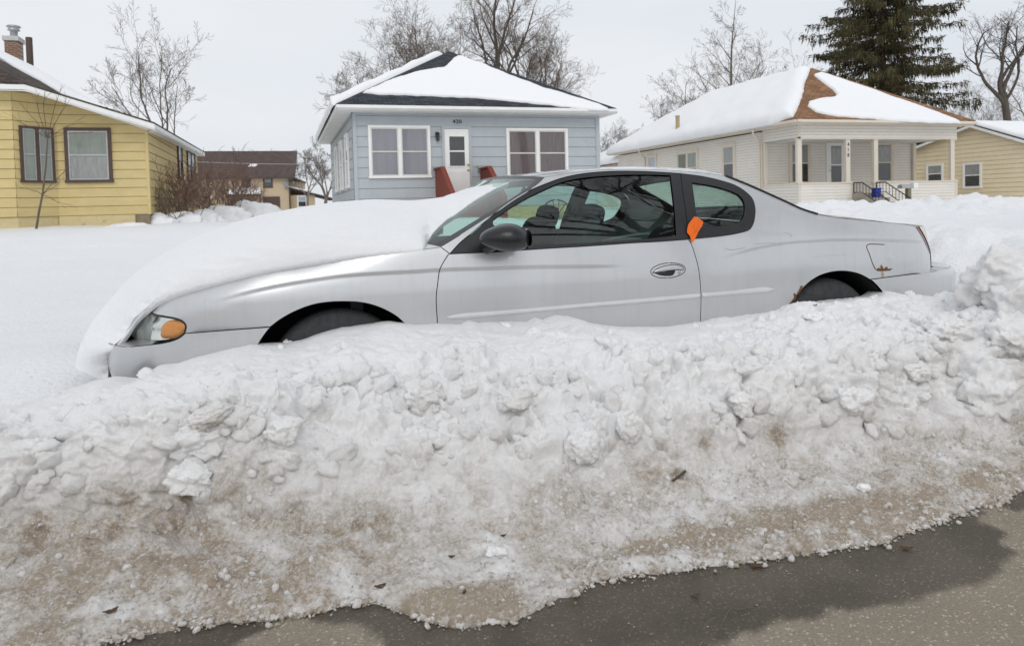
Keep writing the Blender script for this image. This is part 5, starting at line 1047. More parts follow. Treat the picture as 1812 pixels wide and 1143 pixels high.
# ------------------------------------------------------------------ the silver coupe
Y0, YC = 3.49, 4.41                    # near flank and centre line of the car
def spl(pts, step=5.0):
    """smooth curve through pixel/2-D points (Catmull-Rom), resampled"""
    P = [np.asarray(p, float) for p in pts]
    if len(P) == 2:
        n = max(2, int(np.hypot(*(P[1] - P[0])) / step) + 1); return [P[0] + (P[1] - P[0]) * t for t in np.linspace(0, 1, n)]
    out = []
    E = [2 * P[0] - P[1]] + P + [2 * P[-1] - P[-2]]
    for i in range(1, len(E) - 2):
        p0, p1, p2, p3 = E[i - 1:i + 3]
        a = [0]
        for u, w in ((p0, p1), (p1, p2), (p2, p3)): a.append(a[-1] + max(np.linalg.norm(w - u), 1e-6) ** .5)
        n = max(2, int(np.linalg.norm(p2 - p1) / step) + 1)
        for t in np.linspace(a[1], a[2], n, endpoint=False):
            A1 = (a[1] - t) / (a[1] - a[0]) * p0 + (t - a[0]) / (a[1] - a[0]) * p1; A2 = (a[2] - t) / (a[2] - a[1]) * p1 + (t - a[1]) / (a[2] - a[1]) * p2
            A3 = (a[3] - t) / (a[3] - a[2]) * p2 + (t - a[2]) / (a[3] - a[2]) * p3
            B1 = (a[2] - t) / (a[2] - a[0]) * A1 + (t - a[0]) / (a[2] - a[0]) * A2; B2 = (a[3] - t) / (a[3] - a[1]) * A2 + (t - a[1]) / (a[3] - a[1]) * A3
            out.append((a[2] - t) / (a[2] - a[1]) * B1 + (t - a[1]) / (a[2] - a[1]) * B2)
    return out + [P[-1]]

class Side:
    """flank of the car: plan curve (parameter q in metres) times height, with tumblehome"""
    def __init__(s, xf, nose, pf, xr, tail, pr):
        W = YC - Y0; t = np.linspace(0, math.pi / 2, 260)
        fx = xf - (xf - nose) * np.sin(t) ** (2 / pf); fy = W * (1 - np.cos(t) ** (2 / pf))
        rx = xr + (tail - xr) * np.sin(t) ** (2 / pr); ry = W * (1 - np.cos(t) ** (2 / pr))
        mid = np.linspace(xf, xr, 60)[1:-1]
        X = np.r_[fx[::-1], mid, rx]; Yi = np.r_[fy[::-1], mid * 0, ry]
        L = np.r_[0, np.cumsum(np.hypot(np.diff(X), np.diff(Yi)))]
        q = L - np.interp(xf, X[200:330], L[200:330]) + xf if False else L - L[259] + xf
        s.q = np.linspace(q[0], q[-1], 900); s.X = np.interp(s.q, q, X); s.Y = Y0 + np.interp(s.q, q, Yi)
        tx, ty = np.gradient(s.X), np.gradient(s.Y)
        k = np.ones(15) / 15; pad = lambda a: np.convolve(np.pad(a, 7, 'edge'), k, 'valid')
        tx, ty = pad(tx), pad(ty); l = np.hypot(tx, ty); s.NX, s.NY = ty / l, -tx / l
        s.lines = []; s.roll = None
    def d(s, q, h, full=True):
        q, h = np.asarray(q, float), np.asarray(h, float)
        r = .06 * np.clip((.58 - h) / .4, 0, 1) ** 2 + .39 * np.clip(np.minimum(h, .905) - .72, 0, 1) ** 1.5
        g = np.clip(h - .905, 0, 1); r = r + .36 * g + .46 * g * g     # glass curves from upright at the belt to the roof rail
        r = r - .004 * np.exp(-((h - .62) / .12) ** 2)
        if full:
            for (lq, lh, amt, wd) in s.lines:
                hc = np.interp(q, lq, lh); fade = sstep(lq[0] - .12, lq[0] + .25, q) * (1 - sstep(lq[-1] - .25, lq[-1] + .12, q))
                r = r + fade * amt * sstep(wd, -wd, h - hc)
            if s.roll is not None:
                hl = np.interp(q, s.roll[0], s.roll[1], left=9, right=9)
                if hasattr(s, 'rollq'): r = r + .032 * sstep(s.rollq - .25, s.rollq + .1, q) * np.clip(1 - (hl - h) / .055, 0, 1.1) ** 2.4
                else: r = r + .034 * np.clip(1 - (hl - h) / .13, 0, 1.1) ** 2.0 * sstep(s.roll[0][-1] - .01, s.roll[0][-1] - .62, q)
        return r
    def pt(s, q, h, off=0.0, full=True):
        q, h = np.asarray(q, float), np.asarray(h, float)
        dd = s.d(q, h, full) - off
        return np.stack([np.interp(q, s.q, s.X) - np.interp(q, s.q, s.NX) * dd, np.interp(q, s.q, s.Y) - np.interp(q, s.q, s.NY) * dd, h + 0 * q], -1)
    def nrm(s, q, h):
        e = 1.5e-3
        a = s.pt(q + e, h) - s.pt(q - e, h); b = s.pt(q, h + e) - s.pt(q, h - e)
        n = np.cross(a, b); n /= np.linalg.norm(n, axis=-1)[..., None] + 1e-12
        return n
    def hit(s, u, v):
        D = ray(u, v); h = .7; q = 1.5
        for it in range(10):
            dd = s.d(s.q, np.full_like(s.q, h), False)
            PX, PY = s.X - s.NX * dd, s.Y - s.NY * dd
            c = D[0] * PY - D[1] * PX; tt = (D[0] * PX + D[1] * PY) / (D[0] ** 2 + D[1] ** 2)
            k = np.where(c[:-1] * c[1:] <= 0)[0]
            if len(k):
                k = k[np.argmin(tt[k])]; w = c[k] / (c[k] - c[k + 1] + 1e-15); q = s.q[k] + w * (s.q[k + 1] - s.q[k]); t = tt[k] + w * (tt[k + 1] - tt[k])
            else:
                k = np.argmin(np.abs(c)); q, t = s.q[k], tt[k]
            h = .5 * h + .5 * (CAM_H + D[2] * t) if it < 3 else CAM_H + D[2] * t
        return np.array([q, h])
    def trace(s, pts, step=5.0): return [s.hit(*p) for p in spl(pts, step)]

SB = Side(.05, -.855, 2.2, 3.2, 4.09, 3.0)          # body
def _fit(f, lo, hi, goal, up):
    for _ in range(24):
        m_ = .5 * (lo + hi)
        if (f(m_) < goal) == up: lo = m_
        else: hi = m_
    return .5 * (lo + hi)
_hh = np.full(900, .46)
_nose = _fit(lambda n_: (lambda S: proj(S.pt(S.q, _hh, 0, False))[:, 0].min())(Side(.05, n_, 2.7, 3.2, 4.215, 3.2)), -1.2, -.7, 186.5, True)
_tail = _fit(lambda n_: (lambda S: proj(S.pt(S.q, _hh + .08, 0, False))[300:, 0].max())(Side(.05, _nose, 2.7, 3.2, n_, 3.2)), 3.9, 4.6, 1691.5, True)
SP = Side(.05, _nose, 2.7, 3.2, _tail, 3.2)         # bumper covers stand a little proud of it

HOODL = [(256, 550.7), (276, 532), (306, 518), (343, 506.6), (368, 500), (440, 482.4), (481.5, 473.2), (539.7, 464), (589.6, 456.6), (656, 447.5), (739, 442.5), (752, 441), (780, 437)]
GAPF = [(795, 448.4), (786.5, 461), (779.9, 473.2), (778.3, 478), (774.9, 503), (772.4, 526.3), (774.6, 572.9)]
TRB = [(795.6, 449.5), (886, 445.4), (960, 440.4), (1043, 435.4), (1126, 429.6), (1160, 427.9), (1217.5, 423.8)]
TRR = [(1217.5, 423.8), (1276.3, 417.9), (1309.6, 412.1), (1326, 406.5), (1332.5, 397), (1335.6, 385), (1336.2, 368), (1331.2, 351.5), (1317.9, 338.2), (1301.3, 328.2), (1276.3, 319.9), (1243, 312.4), (1203.5, 307.2)]
TRT = [(1203.5, 307.2), (1159.4, 304.4), (1109.6, 302.9), (1068, 304.1), (1026.5, 308.3), (993, 315.7), (969, 324.2), (936, 338.2), (902.8, 358), (869.6, 383), (836, 411.3), (813, 430.5), (795.6, 449.5)]
GAPR = [(1217.5, 423.8), (1223, 431.5), (1229.7, 450.7), (1236.4, 477.3), (1239.7, 509.7), (1240.5, 528), (1239.4, 571)]
GAPB = [(1203.5, 307.2), (1209.3, 349.8), (1213.5, 378), (1217.5, 423.8)]
WSL = [(780, 437), (819.7, 412.5), (869.6, 380.5), (919.4, 348.8), (955, 322), (963.5, 313.5)]
RAIL = [(963.5, 313.5), (1001, 307.6), (1035, 302.8), (1068, 300.4), (1110, 299.5), (1159, 300.3), (1201, 302.6), (1243, 306.2), (1265, 308.6), (1283, 312)]
CLN = [(1283, 312), (1326.2, 329.5), (1351, 340.5), (1392.7, 359.3), (1417.6, 370.8), (1445.9, 380)]
DECK = [(1445.9, 380), (1486.5, 386.3), (1536, 390.6), (1586, 395.6), (1610, 398.8), (1620, 401.4)]
TLIN = [(1620, 401.4), (1632.7, 421.5), (1644.4, 446.5), (1652.7, 469.7), (1655, 480.6)]
SEAMR = [(1655, 480.6), (1586, 488.8), (1541, 494.6)]
ARCHR = [(1541, 494.6), (1528, 487.3), (1513, 482.2), (1494.8, 479.7), (1474.8, 481), (1453, 487.2), (1435, 498), (1420, 512), (1408, 526), (1397, 541)]
ARCHR2 = [(1541, 494.6), (1549.6, 502.5), (1560, 514)]
ARCHF = [(478.2, 578.7), (494.8, 566.3), (519.8, 552.2), (553, 539.7), (581.3, 535), (614.5, 533.9), (639.4, 535.5), (664.4, 541.4), (689.3, 552.2), (705.9, 563), (718, 575)]
ARCHF2 = [(455, 612), (466.6, 593.7), (478.2, 578.7)]
SEAMF = [(478.2, 578.7), (420, 583), (327.5, 590)]
HLT = [(256, 550.7), (263.9, 555.2), (290, 559.5), (309.6, 562.8), (323.7, 568.1), (329.8, 576), (327.5, 590)]
HLB = [(327.5, 590), (320, 596.5), (309.6, 601.8), (289.6, 607), (262, 610.5), (231.5, 613.5)]
HLL = [(231.5, 613.5), (228.3, 600), (229.8, 586.4), (236.5, 569.8), (244.8, 558.2), (256, 550.7)]
CRF = [(380, 533), (440, 517.3), (489.9, 506.5), (539.7, 498.1), (606, 489), (672.7, 484), (739, 480.7), (778, 478), (856, 475.6), (939, 473), (1039, 472), (1100, 471)]
CRR = [(1280, 456), (1302.9, 449), (1336, 440.7), (1372.7, 433.2), (1406, 429), (1439, 427.2), (1469.9, 425.2), (1528, 424.8), (1586, 426.5), (1632.7, 428.2)]
for ln, amt in ((CRF, .0075), (CRR, .007)):
    t = np.array(SB.trace(ln)); SB.lines.append((t[:, 0], t[:, 1], amt * .95, .0125))
_h = np.array(SB.trace(HOODL[:-1])); _h = _h[np.argsort(_h[:, 0])]
SB.roll = (_h[:, 0], _h[:, 1])
ROWS = [[(q, np.interp(q, l[0], l[1]) + o) for q in np.arange(l[0][0] - .1, l[0][-1] + .1, .02)] for l in SB.lines for o in (-.016, -.011, -.006, 0, .006, .011, .016)]

def chain(*edges):
    out = []
    for e in edges:
        for p in e:
            if not out or np.hypot(*(np.asarray(p) - out[-1])) > 1e-4: out.append(np.asarray(p, float))
    if np.hypot(*(out[0] - out[-1])) < 1e-4: out.pop()
    return out
def inset_loop(loop, e):
    """shrink a closed (q, h) loop by e metres: half a panel gap"""
    P = np.array(loop); n = len(P); nx = np.roll(P, -1, 0); pv = np.roll(P, 1, 0)
    area = .5 * np.sum(P[:, 0] * nx[:, 1] - nx[:, 0] * P[:, 1]); sg = 1 if area > 0 else -1
    t = nx - pv; t /= np.linalg.norm(t, axis=1)[:, None] + 1e-12
    return [p for p in P + sg * e * np.stack([-t[:, 1], t[:, 0]], 1)]
MIR = lambda V: V * np.array([1, -1, 1]) + np.array([0, 2 * YC, 0])
def panel(name, loop, mat, parent, side=None, holes=(), off=0.0, spacing=.03, rows=(), thick=.018, gap=0, far=False, fine=.02, bulge=None):
    """sheet cut to a (q, h) outline on the flank, with an inward flange along every edge"""
    side = side or SB
    loops = [resample(inset_loop(loop, gap) if gap else loop, fine)] + [resample(h, fine) for h in holes]
    polys = [[tuple(p) for p in l] for l in loops]
    pts, edges = [], []
    for l in loops:
        b = len(pts); n = len(l); pts += [tuple(p) for p in l]; edges += [(b + i, b + (i + 1) % n) for i in range(n)]
    nb = len(pts); A = np.array(pts); lo, hi = A.min(0), A.max(0)
    gq, gh = np.meshgrid(np.arange(lo[0], hi[0], spacing), np.arange(lo[1], hi[1], spacing), indexing='ij')
    cand = np.stack([gq.ravel() + (np.arange(gq.size) % 2) * .001, gh.ravel()], 1)
    nc = len(cand)
    for r in rows: cand = np.vstack([cand, np.array(r)])
    ins = np.zeros(len(cand), bool); dist = np.full(len(cand), 1e9)
    for pl in polys: ins ^= in_poly(cand[:, 0], cand[:, 1], pl); dist = np.minimum(dist, poly_dist(cand[:, 0], cand[:, 1], pl))
    keep = ins & (dist > np.where(np.arange(len(cand)) < nc, spacing * .35, .004))
    if len(rows):
        rp = np.vstack([np.array(r) for r in rows])
        for i in np.where(keep[:nc])[0]:
            if np.min(np.abs(rp[:, 0] - cand[i, 0]) + np.abs(rp[:, 1] - cand[i, 1])) < .014: keep[i] = False
    cand = cand[keep]
    allp = [Vector(p) for p in pts] + [Vector(p) for p in cand]
    vs, es, fs, ov, oe, of = delaunay_2d_cdt(allp, edges, [], 0, 1e-6)
    V2 = np.array([tuple(v) for v in vs]); T = np.array([tuple(f) for f in fs if len(f) == 3])
    cen = V2[T].mean(1); ok = np.zeros(len(T), bool)
    for pl in polys: ok ^= in_poly(cen[:, 0], cen[:, 1], pl)
    T = T[ok]
    V3 = side.pt(V2[:, 0], V2[:, 1], off); N3 = side.nrm(V2[:, 0], V2[:, 1])
    if bulge is not None:
        V3 = V3 + N3 * bulge(V2)[:, None]
        # normals of the bulged sheet from the faces
        N3 = None
    else:
        fn = np.cross(V3[T[:, 1]] - V3[T[:, 0]], V3[T[:, 2]] - V3[T[:, 0]])
    fn = np.cross(V3[T[:, 1]] - V3[T[:, 0]], V3[T[:, 2]] - V3[T[:, 0]])
    if N3 is None:
        N3 = np.zeros_like(V3)
        for k in range(3): np.add.at(N3, T[:, k], fn)
        N3 /= np.linalg.norm(N3, axis=1)[:, None] + 1e-12
    out = side.nrm(V2[:, 0], V2[:, 1])
    if np.sum(fn * out[T[:, 0]]) < 0: T = T[:, ::-1]
    if np.sum(N3 * out) < 0: N3 = -N3
    # boundary edges -> flange
    ed = {}
    for a, b, c in T:
        for e in ((a, b), (b, c), (c, a)):
            k = (min(e), max(e)); ed[k] = None if k in ed else e
    bd = [e for e in ed.values() if e is not None]
    V, N, F = list(V3), list(N3), [tuple(t) for t in T]
    for a, b in bd:
        fnrm = np.cross(V3[b] - V3[a], -out[a]); fnrm = -fnrm / (np.linalg.norm(fnrm) + 1e-12)
        i = len(V); V += [V3[a], V3[b], V3[b] - out[b] * thick, V3[a] - out[a] * thick]; N += [-fnrm] * 4; F.append((i + 1, i, i + 3, i + 2))
    V, N = np.array(V), np.array(N)
    if far:
        V, N, F = MIR(V), N * np.array([1, -1, 1]), [f[::-1] for f in F]
    return mesh_from(name, V, F, mat, smooth=True, normals=N, parent=parent)

CAR = thing('parked_car', 'silver two-door car with a snow-heaped bonnet, half buried behind the ploughed snow bank', 'car', (1.6, YC, 0))
E = {k: SB.trace(v) for k, v in dict(hood=HOODL, gapf=GAPF, trb=TRB, trr=TRR, trt=TRT, gapr=GAPR, gapb=GAPB, ws=WSL, rail=RAIL, cl=CLN, deck=DECK, tlin=TLIN, seamr=SEAMR, archr=ARCHR, archf=ARCHF, seamf=SEAMF, hlt=HLT, hlb=HLB, hll=HLL).items()}
E.update({k: SP.trace(v) for k, v in dict(p_seamr=SEAMR, p_archr2=ARCHR2, p_archf2=ARCHF2, p_seamf=SEAMF, p_hlb=HLB).items()})
rv = lambda e: e[::-1]
SILL = .20
fa, ra = E['archf'][-1], E['archr'][-1]
fender = chain(E['hood'], [E['gapf'][0]], E['gapf'], [(E['gapf'][-1][0] + .004, SILL), (.62, SILL), (.60, .40)], rv(E['archf']), E['seamf'], rv(E['hlt']))
door = chain(E['trb'], E['gapr'], [(E['gapr'][-1][0], SILL), (E['gapf'][-1][0] + .004, SILL)], rv(E['gapf']))
quarter = chain(rv(E['ws']), [E['gapf'][0]], rv(E['trt']), rv(E['trr']), E['gapr'], [(E['gapr'][-1][0], SILL), (2.64, SILL), (2.65, .40)], rv(E['archr']), rv(E['seamr']), rv(E['tlin']), rv(E['deck']), rv(E['cl']), rv(E['rail']))
pe = E['p_seamr'][0]
bump_r = chain([E['p_seamr'][-1]], rv(E['p_seamr']), [(pe[0] + .05, pe[1] + .003), (SP.q[-1], pe[1] + .01), (SP.q[-1], .24), (3.40, .24), (3.385, .42)], rv(E['p_archr2']))
ph = E['p_hlb'][-1]
SP.roll = (np.array([3.3, pe[0], SP.q[-1]]), np.array([E['p_seamr'][-1][1], pe[1] + .002, pe[1] + .012]))
SP.rollq = 3.9
bump_f = chain(E['p_archf2'], E['p_seamf'], E['p_hlb'], [(ph[0] - .06, ph[1] - .004), (SP.q[0], ph[1] + .0), (SP.q[0], .22), (-.16, .22), (-.145, .42)])
nose = chain([E['hll'][0]], E['hll'], [(SB.q[0], E['hll'][-1][1] - .02), (SB.q[0], E['hll'][0][1])])
gdoor = chain(SB.trace([(872, 390.5), (886, 379.5), (905, 366.5), (919, 358), (940, 346.5), (960, 337), (993, 323), (1026, 315.7), (1068, 311.6), (1109.6, 309.6), (1150, 309.4), (1186, 310.4)]),
              SB.trace([(1186, 310.4), (1192, 360), (1196, 417.1)]), SB.trace([(1196, 417.1), (1126, 424.6), (1059.7, 428.7), (960, 434.6), (873, 439.6)]), SB.trace([(873, 439.6), (872, 390.5)]))
gquart = chain(SB.trace([(1224, 323.2), (1259.7, 329), (1289.6, 337.3), (1308, 346.5), (1316, 358), (1317, 373), (1313, 388), (1301, 396.3), (1268, 401), (1243, 403.8), (1233, 403.4)]), SB.trace([(1233, 403.4), (1231.5, 379.7), (1228, 350), (1224, 323.2)]))
trim_d = chain(rv(E['trt']), E['gapb'], rv(E['trb']))
trim_q = chain(E['trr'], E['gapb'])
lamp = chain(E['hlt'], E['hlb'], E['hll'])
amber = SB.trace([(280.3, 594), (282, 581), (288, 572), (298, 567.5), (310, 568), (321, 571.5), (326.5, 578), (323, 589), (311, 597), (296, 600), (284, 599), (280.3, 594)])[:-1]
refl = chain(SB.trace([(260, 561.5), (285, 564.5), (309, 566.5), (323, 571), (326.5, 578), (322, 589.5), (308, 598), (285, 602.5), (259, 604.5)]), SB.trace([(259, 604.5), (258.5, 583), (260, 561.5)]))
lens = inset_loop(lamp, .007)
tl = E['tlin']; tq = [np.array([p[0] + .10, p[1]]) for p in tl]
tail_red = chain(tl, rv([np.array([p[0] + .045, p[1]]) for p in tl])); tail_fr = chain([np.array([p[0] + .045, p[1]]) for p in tl], rv([np.array([p[0] + .24, p[1]]) for p in tl]))
def strip(name, top, bot, mat, parent, far, hgt=.011, n=90):
    """rub strip: top and bottom edge traced, domed between them"""
    T_, B_ = [np.array(SB.trace(e, 3)) for e in (top, bot)]
    rs = lambda P: np.stack([np.interp(np.linspace(0, 1, n), np.r_[0, np.cumsum(np.hypot(*np.diff(P, axis=0).T))] / np.sum(np.hypot(*np.diff(P, axis=0).T)), P[:, k]) for k in (0, 1)], 1)
    T_, B_ = rs(T_), rs(B_); V = []
    for t, hh in [(-.02, -.004), (0, .004), (.15, .008), (.5, 1.0 * hgt), (.85, .008), (1, .003), (1.02, -.004)]:
        L = T_ * (1 - t) + B_ * t
        V.append(SB.pt(L[:, 0], L[:, 1], hh))
    V = np.stack(V, 1).reshape(-1, 3); F = grid_faces(n, 7)
    ends = [tuple(range(7)), tuple(range((n - 1) * 7, n * 7))[::-1]]
    FF = [tuple(f) for f in F] + ends
    return mesh_from(name, MIR(V) if far else V, [f[::-1] for f in FF] if far else FF, mat, smooth=True, parent=parent)
MD = ([(791, 561.2), (809.8, 556.0), (920, 546.8), (1039, 536.8), (1140, 527.8), (1238.3, 519.0)], [(791, 563.2), (809.8, 564.6), (920, 555.5), (1039, 544.6), (1140, 536), (1238.3, 527.1)])
MQ = ([(1242, 518.8), (1300, 514), (1359, 508.6), (1371, 511.6)], [(1242, 526.8), (1300, 522), (1361, 517.2), (1371, 513.4)])
def rounded(loop, r, hgt):
    return lambda V2: hgt * np.sqrt(np.clip(1 - (1 - np.clip(poly_dist(V2[:, 0], V2[:, 1], [tuple(p) for p in loop]) / r, 0, 1)) ** 2, 0, 1))

M['lampgrey'] = pbr('lamp_bowl_grey', (.50, .53, .51), .25, metal=.35, var=.08)
for far in (False, True):
    fd = panel('fender', fender, M['paint'], CAR, rows=ROWS, gap=.0022, far=far)
    dr = panel('door', door, M['paint'], CAR, rows=ROWS, gap=.0022, far=far)
    qp = panel('quarter_panel', quarter, M['paint'], CAR, rows=ROWS, gap=.0018, far=far)
    if far: fd['label'] = 'far-side wing of the car'; dr['label'] = 'far-side door of the car'; qp['label'] = 'far-side quarter panel and pillar'
    panel('bumper', bump_f, M['paint'], CAR, side=SP, gap=.002, far=far, spacing=.025)
    panel('bumper', bump_r, M['paint'], CAR, side=SP, gap=.002, far=far, spacing=.025)
    panel('nose_panel', nose, M['rubber'], CAR, gap=.002, far=far, off=-.01)
    panel('window_trim', trim_d, M['trim'], dr, holes=[gdoor], off=.003, gap=.0018, far=far)
    panel('window_glass', gdoor, M['cartint'], dr, off=-.006, far=far, thick=.0005, spacing=.05)
    panel('window_trim', trim_q, M['trim'], qp, holes=[gquart], off=.003, gap=.0012, far=far)
    panel('window_glass', gquart, M['cartint'], qp, off=-.003, far=far, thick=.0005, spacing=.05)
    strip('side_moulding', MD[0], MD[1], M['mould'], dr, far); strip('side_moulding', MQ[0], MQ[1], M['mould'], qp, far, n=40)
    hl = panel('headlight', lamp, M['lampgrey'], CAR, off=-.045, far=far, thick=.02)
    panel('gasket', lamp, M['trim'], hl, holes=[lens], off=.001, far=far, thick=.05)
    panel('lens', lens, M['lens'], hl, off=.002, far=far, thick=.0005, spacing=.015)
    panel('reflector', refl, M['chrome'], hl, off=-.026, far=far, thick=.01, spacing=.008, bulge=lambda V2: .0035 * np.sin(V2[:, 1] * 95))
    panel('reflector_bowl', chain([p + np.array([.01, 0]) for p in E['hll']], SB.trace([(257, 556), (257.5, 583), (256.5, 608)][::1])), M['lampgrey'], hl, off=-.03, far=far, thick=.01, spacing=.015, bulge=lambda V2: -.03 * np.clip(np.interp(V2[:, 0], [SB.hit(232, 590)[0], SB.hit(258, 585)[0]], [0, 1]), 0, 1) ** .5)
    panel('amber_marker', amber, M['amber'], hl, off=-.012, far=far, thick=.012, spacing=.01, bulge=rounded(amber, .02, .008))
    tlp = panel('tail_light', tail_red, M['red'], CAR, off=.002, far=far, spacing=.015)
    panel('clear_lens', tail_fr, M['frost'], tlp, off=.006, far=far, spacing=.015)

# dark structure a hand's breadth inside the skin: what the panel gaps and the wheel arches open on
def inner_shell():
    qs = np.linspace(-.12, 3.9, 80); hs = [.16, .3, .45, .58, .68, .77]
    for far in (False, True):
        V, F = [], []; b = 0; P = [SB.pt(np.full(len(hs), q), np.array(hs), -.045, False) for q in qs]
        for p in P: V += list(MIR(p) if far else p)
        for i in range(len(qs) - 1):
            for j in range(len(hs) - 1):
                c = .5 * (qs[i] + qs[i + 1]); hh = .5 * (hs[j] + hs[j + 1])
                if any(abs(c - w) < .52 and math.hypot(c - w, hh - .33) < .52 for w in (.235, 3.02)): continue
                F.append(tuple(b + k for k in (i * 6 + j, (i + 1) * 6 + j, (i + 1) * 6 + j + 1, i * 6 + j + 1)))
        mesh_from('inner_shell', np.array(V), F, M['liner'], parent=CAR)
inner_shell()

# ---- roof, screens, bonnet, boot lid: lofts between the near edge and its mirror image
SIL = [(940, 317), (964, 310), (982, 305.4), (1001.5, 301.4), (1034.8, 297.5), (1068, 295.8), (1109.6, 295.1), (1159.4, 295.8), (1201, 297.5), (1242.5, 300.8), (1260, 303.3), (1276.3, 307), (1290, 312)]
TT = np.linspace(0, 1, 41); SH = 1 - np.abs(2 * TT - 1) ** 2.3
def loft(name, edge, rise, push, mat, parent=CAR, cols=None, fm=None, dz=0):
    """edge (n,3) near side; rise/push per station: crown height and forward bow"""
    n = len(edge); V = np.zeros((n, len(TT), 3))
    V[..., 0] = edge[:, 0:1] + np.asarray(push)[:, None] * SH
    V[..., 1] = edge[:, 1:2] + (2 * YC - 2 * edge[:, 1:2]) * TT
    V[..., 2] = edge[:, 2:3] + np.asarray(rise)[:, None] * SH + dz
    F = grid_faces(n, len(TT))
    if fm is not None:
        k = np.repeat(np.arange(n - 1), len(TT) - 1), np.tile(np.arange(len(TT) - 1), n - 1)
        o = mesh_from(name, V.reshape(-1, 3), F[fm(k[0], k[1])], mat, smooth=True, parent=parent)
    else: o = mesh_from(name, V.reshape(-1, 3), F, mat, smooth=True, parent=parent)
    return o, V
def P3(e, off=0): e = np.array(e); return SB.pt(e[:, 0], e[:, 1], off, False)
rail = P3(E['rail']); rise = []
sx, sy = np.array(SIL).T
for p in rail:
    best = None
    for r in np.linspace(.01, .16, 61):
        L = np.stack([np.full(41, p[0]), p[1] + (2 * YC - 2 * p[1]) * TT, p[2] + r * SH], -1); w = proj(L)
        e = np.min(w[:, 1] - np.interp(w[:, 0], sx, sy))
        if best is None or abs(e) < best[0]: best = (abs(e), r)
    rise.append(best[1])
rise = np.array(rise); k = np.ones(9) / 9; rise = np.convolve(np.pad(rise, 4, 'edge'), k, 'valid'); rise = np.clip(rise, .03, .09); rise = rise * (1 - sstep(2.25, 2.6, rail[:, 0])) + .045 * sstep(2.25, 2.6, rail[:, 0])
nr = len(rail); fpush = -.10 * np.clip(1 - (rail[:, 0] - rail[0, 0]) / .35, 0, 1) ** 2 + .12 * np.clip(1 - (rail[-1, 0] - rail[:, 0]) / .35, 0, 1) ** 2
ROOF, RV = loft('roof', rail, rise, fpush, M['paint'])
loft('headliner', rail * [1, 1, 1], rise * .9, fpush, M['seat'], dz=-.05)
ws = P3(E['ws']); nw = len(ws); f = np.linspace(0, 1, nw)
wr = .02 + (rise[0] - .02) * f; wp = -.30 + (.20) * f
loft('windscreen', ws, wr, wp, M['shield'], fm=lambda i, j: (i < nw - 3) & (j > 0) & (j < 39))
loft('windscreen_border', ws, wr, wp, M['trim'], fm=lambda i, j: ~((i < nw - 3) & (j > 0) & (j < 39)))
WSV = np.zeros((nw, 41, 3)); WSV[..., 0] = ws[:, 0:1] + wp[:, None] * SH; WSV[..., 1] = ws[:, 1:2] + (2 * YC - 2 * ws[:, 1:2]) * TT; WSV[..., 2] = ws[:, 2:3] + wr[:, None] * SH
cl = P3(E['cl']); ncl = len(cl); f = np.linspace(0, 1, ncl)
cr = rise[-1] * (1 - f) + .035 * f; cp = .12 + .10 * f
loft('rear_window', cl, cr, cp, M['cartint'], fm=lambda i, j: (i > 5) & (i < ncl - 4) & (j > 2) & (j < 37))
loft('rear_window_border', cl, cr + .002, cp, M['trim'], fm=lambda i, j: ~((i > 5) & (i < ncl - 4) & (j > 2) & (j < 37)))
for far in (False, True):
    b = MB(); pts = [p + np.array([.003, -.001, .004]) for p in cl]; b.tube([MIR(p) for p in pts] if far else pts, .0058, 8); b.build('rear_window_seal', M['rubber'], CAR)
dk = P3(E['deck']); qt = np.linspace(E['deck'][-1][0], SB.q[-1] - .25, 10)[1:]
dk2 = SB.pt(qt, np.full(9, E['deck'][-1][1]), 0, False); dk = np.vstack([dk, dk2]); nd = len(dk)
loft('boot_lid', dk, np.r_[np.linspace(.035, .03, nd - 9), np.linspace(.028, .0, 9)], np.r_[np.linspace(.22, .04, nd - 9), np.linspace(.03, 0, 9)], M['paint'])
hd = P3(E['hood'][3:]); loft('bonnet', hd, np.linspace(.05, .07, len(hd)), np.linspace(-.02, -.28, len(hd)), M['paint'])
qb = np.linspace(pe[0] - .12, SP.q[-1], 40); _a = SP.pt(qb, np.interp(qb, SP.roll[0], SP.roll[1]) - .001, 0); _b = _a.copy(); _b[:, 0] = np.minimum(_b[:, 0] - .02, 4.02) - .05; _b[:, 1] += .05; _b[:, 2] += .006
for far in (False, True):
    Vv = np.stack([_a, _b], 1).reshape(-1, 3); mesh_from('bumper_ledge', MIR(Vv) if far else Vv, grid_faces(40, 2), M['paint'], smooth=True, parent=CAR)
qf = np.linspace(SP.q[0], ph[0] + .04, 40); _c = SP.pt(qf, np.full(40, ph[1] - .003), 0); _d = _c.copy(); _d[:, 0] += .09; _d[:, 1] += .05; _d[:, 2] += .012
for far in (False, True):
    Vv = np.stack([_c, _d], 1).reshape(-1, 3); mesh_from('bumper_ledge', MIR(Vv) if far else Vv, grid_faces(40, 2), M['paint'], smooth=True, parent=CAR)
panel('rear_panel', chain(rv(tl), [(SB.q[-1], tl[0][1]), (SB.q[-1], tl[-1][1])]), M['paint'], CAR, off=-.004)
panel('rear_panel', chain(rv(tl), [(SB.q[-1], tl[0][1]), (SB.q[-1], tl[-1][1])]), M['paint'], CAR, off=-.004, far=True)

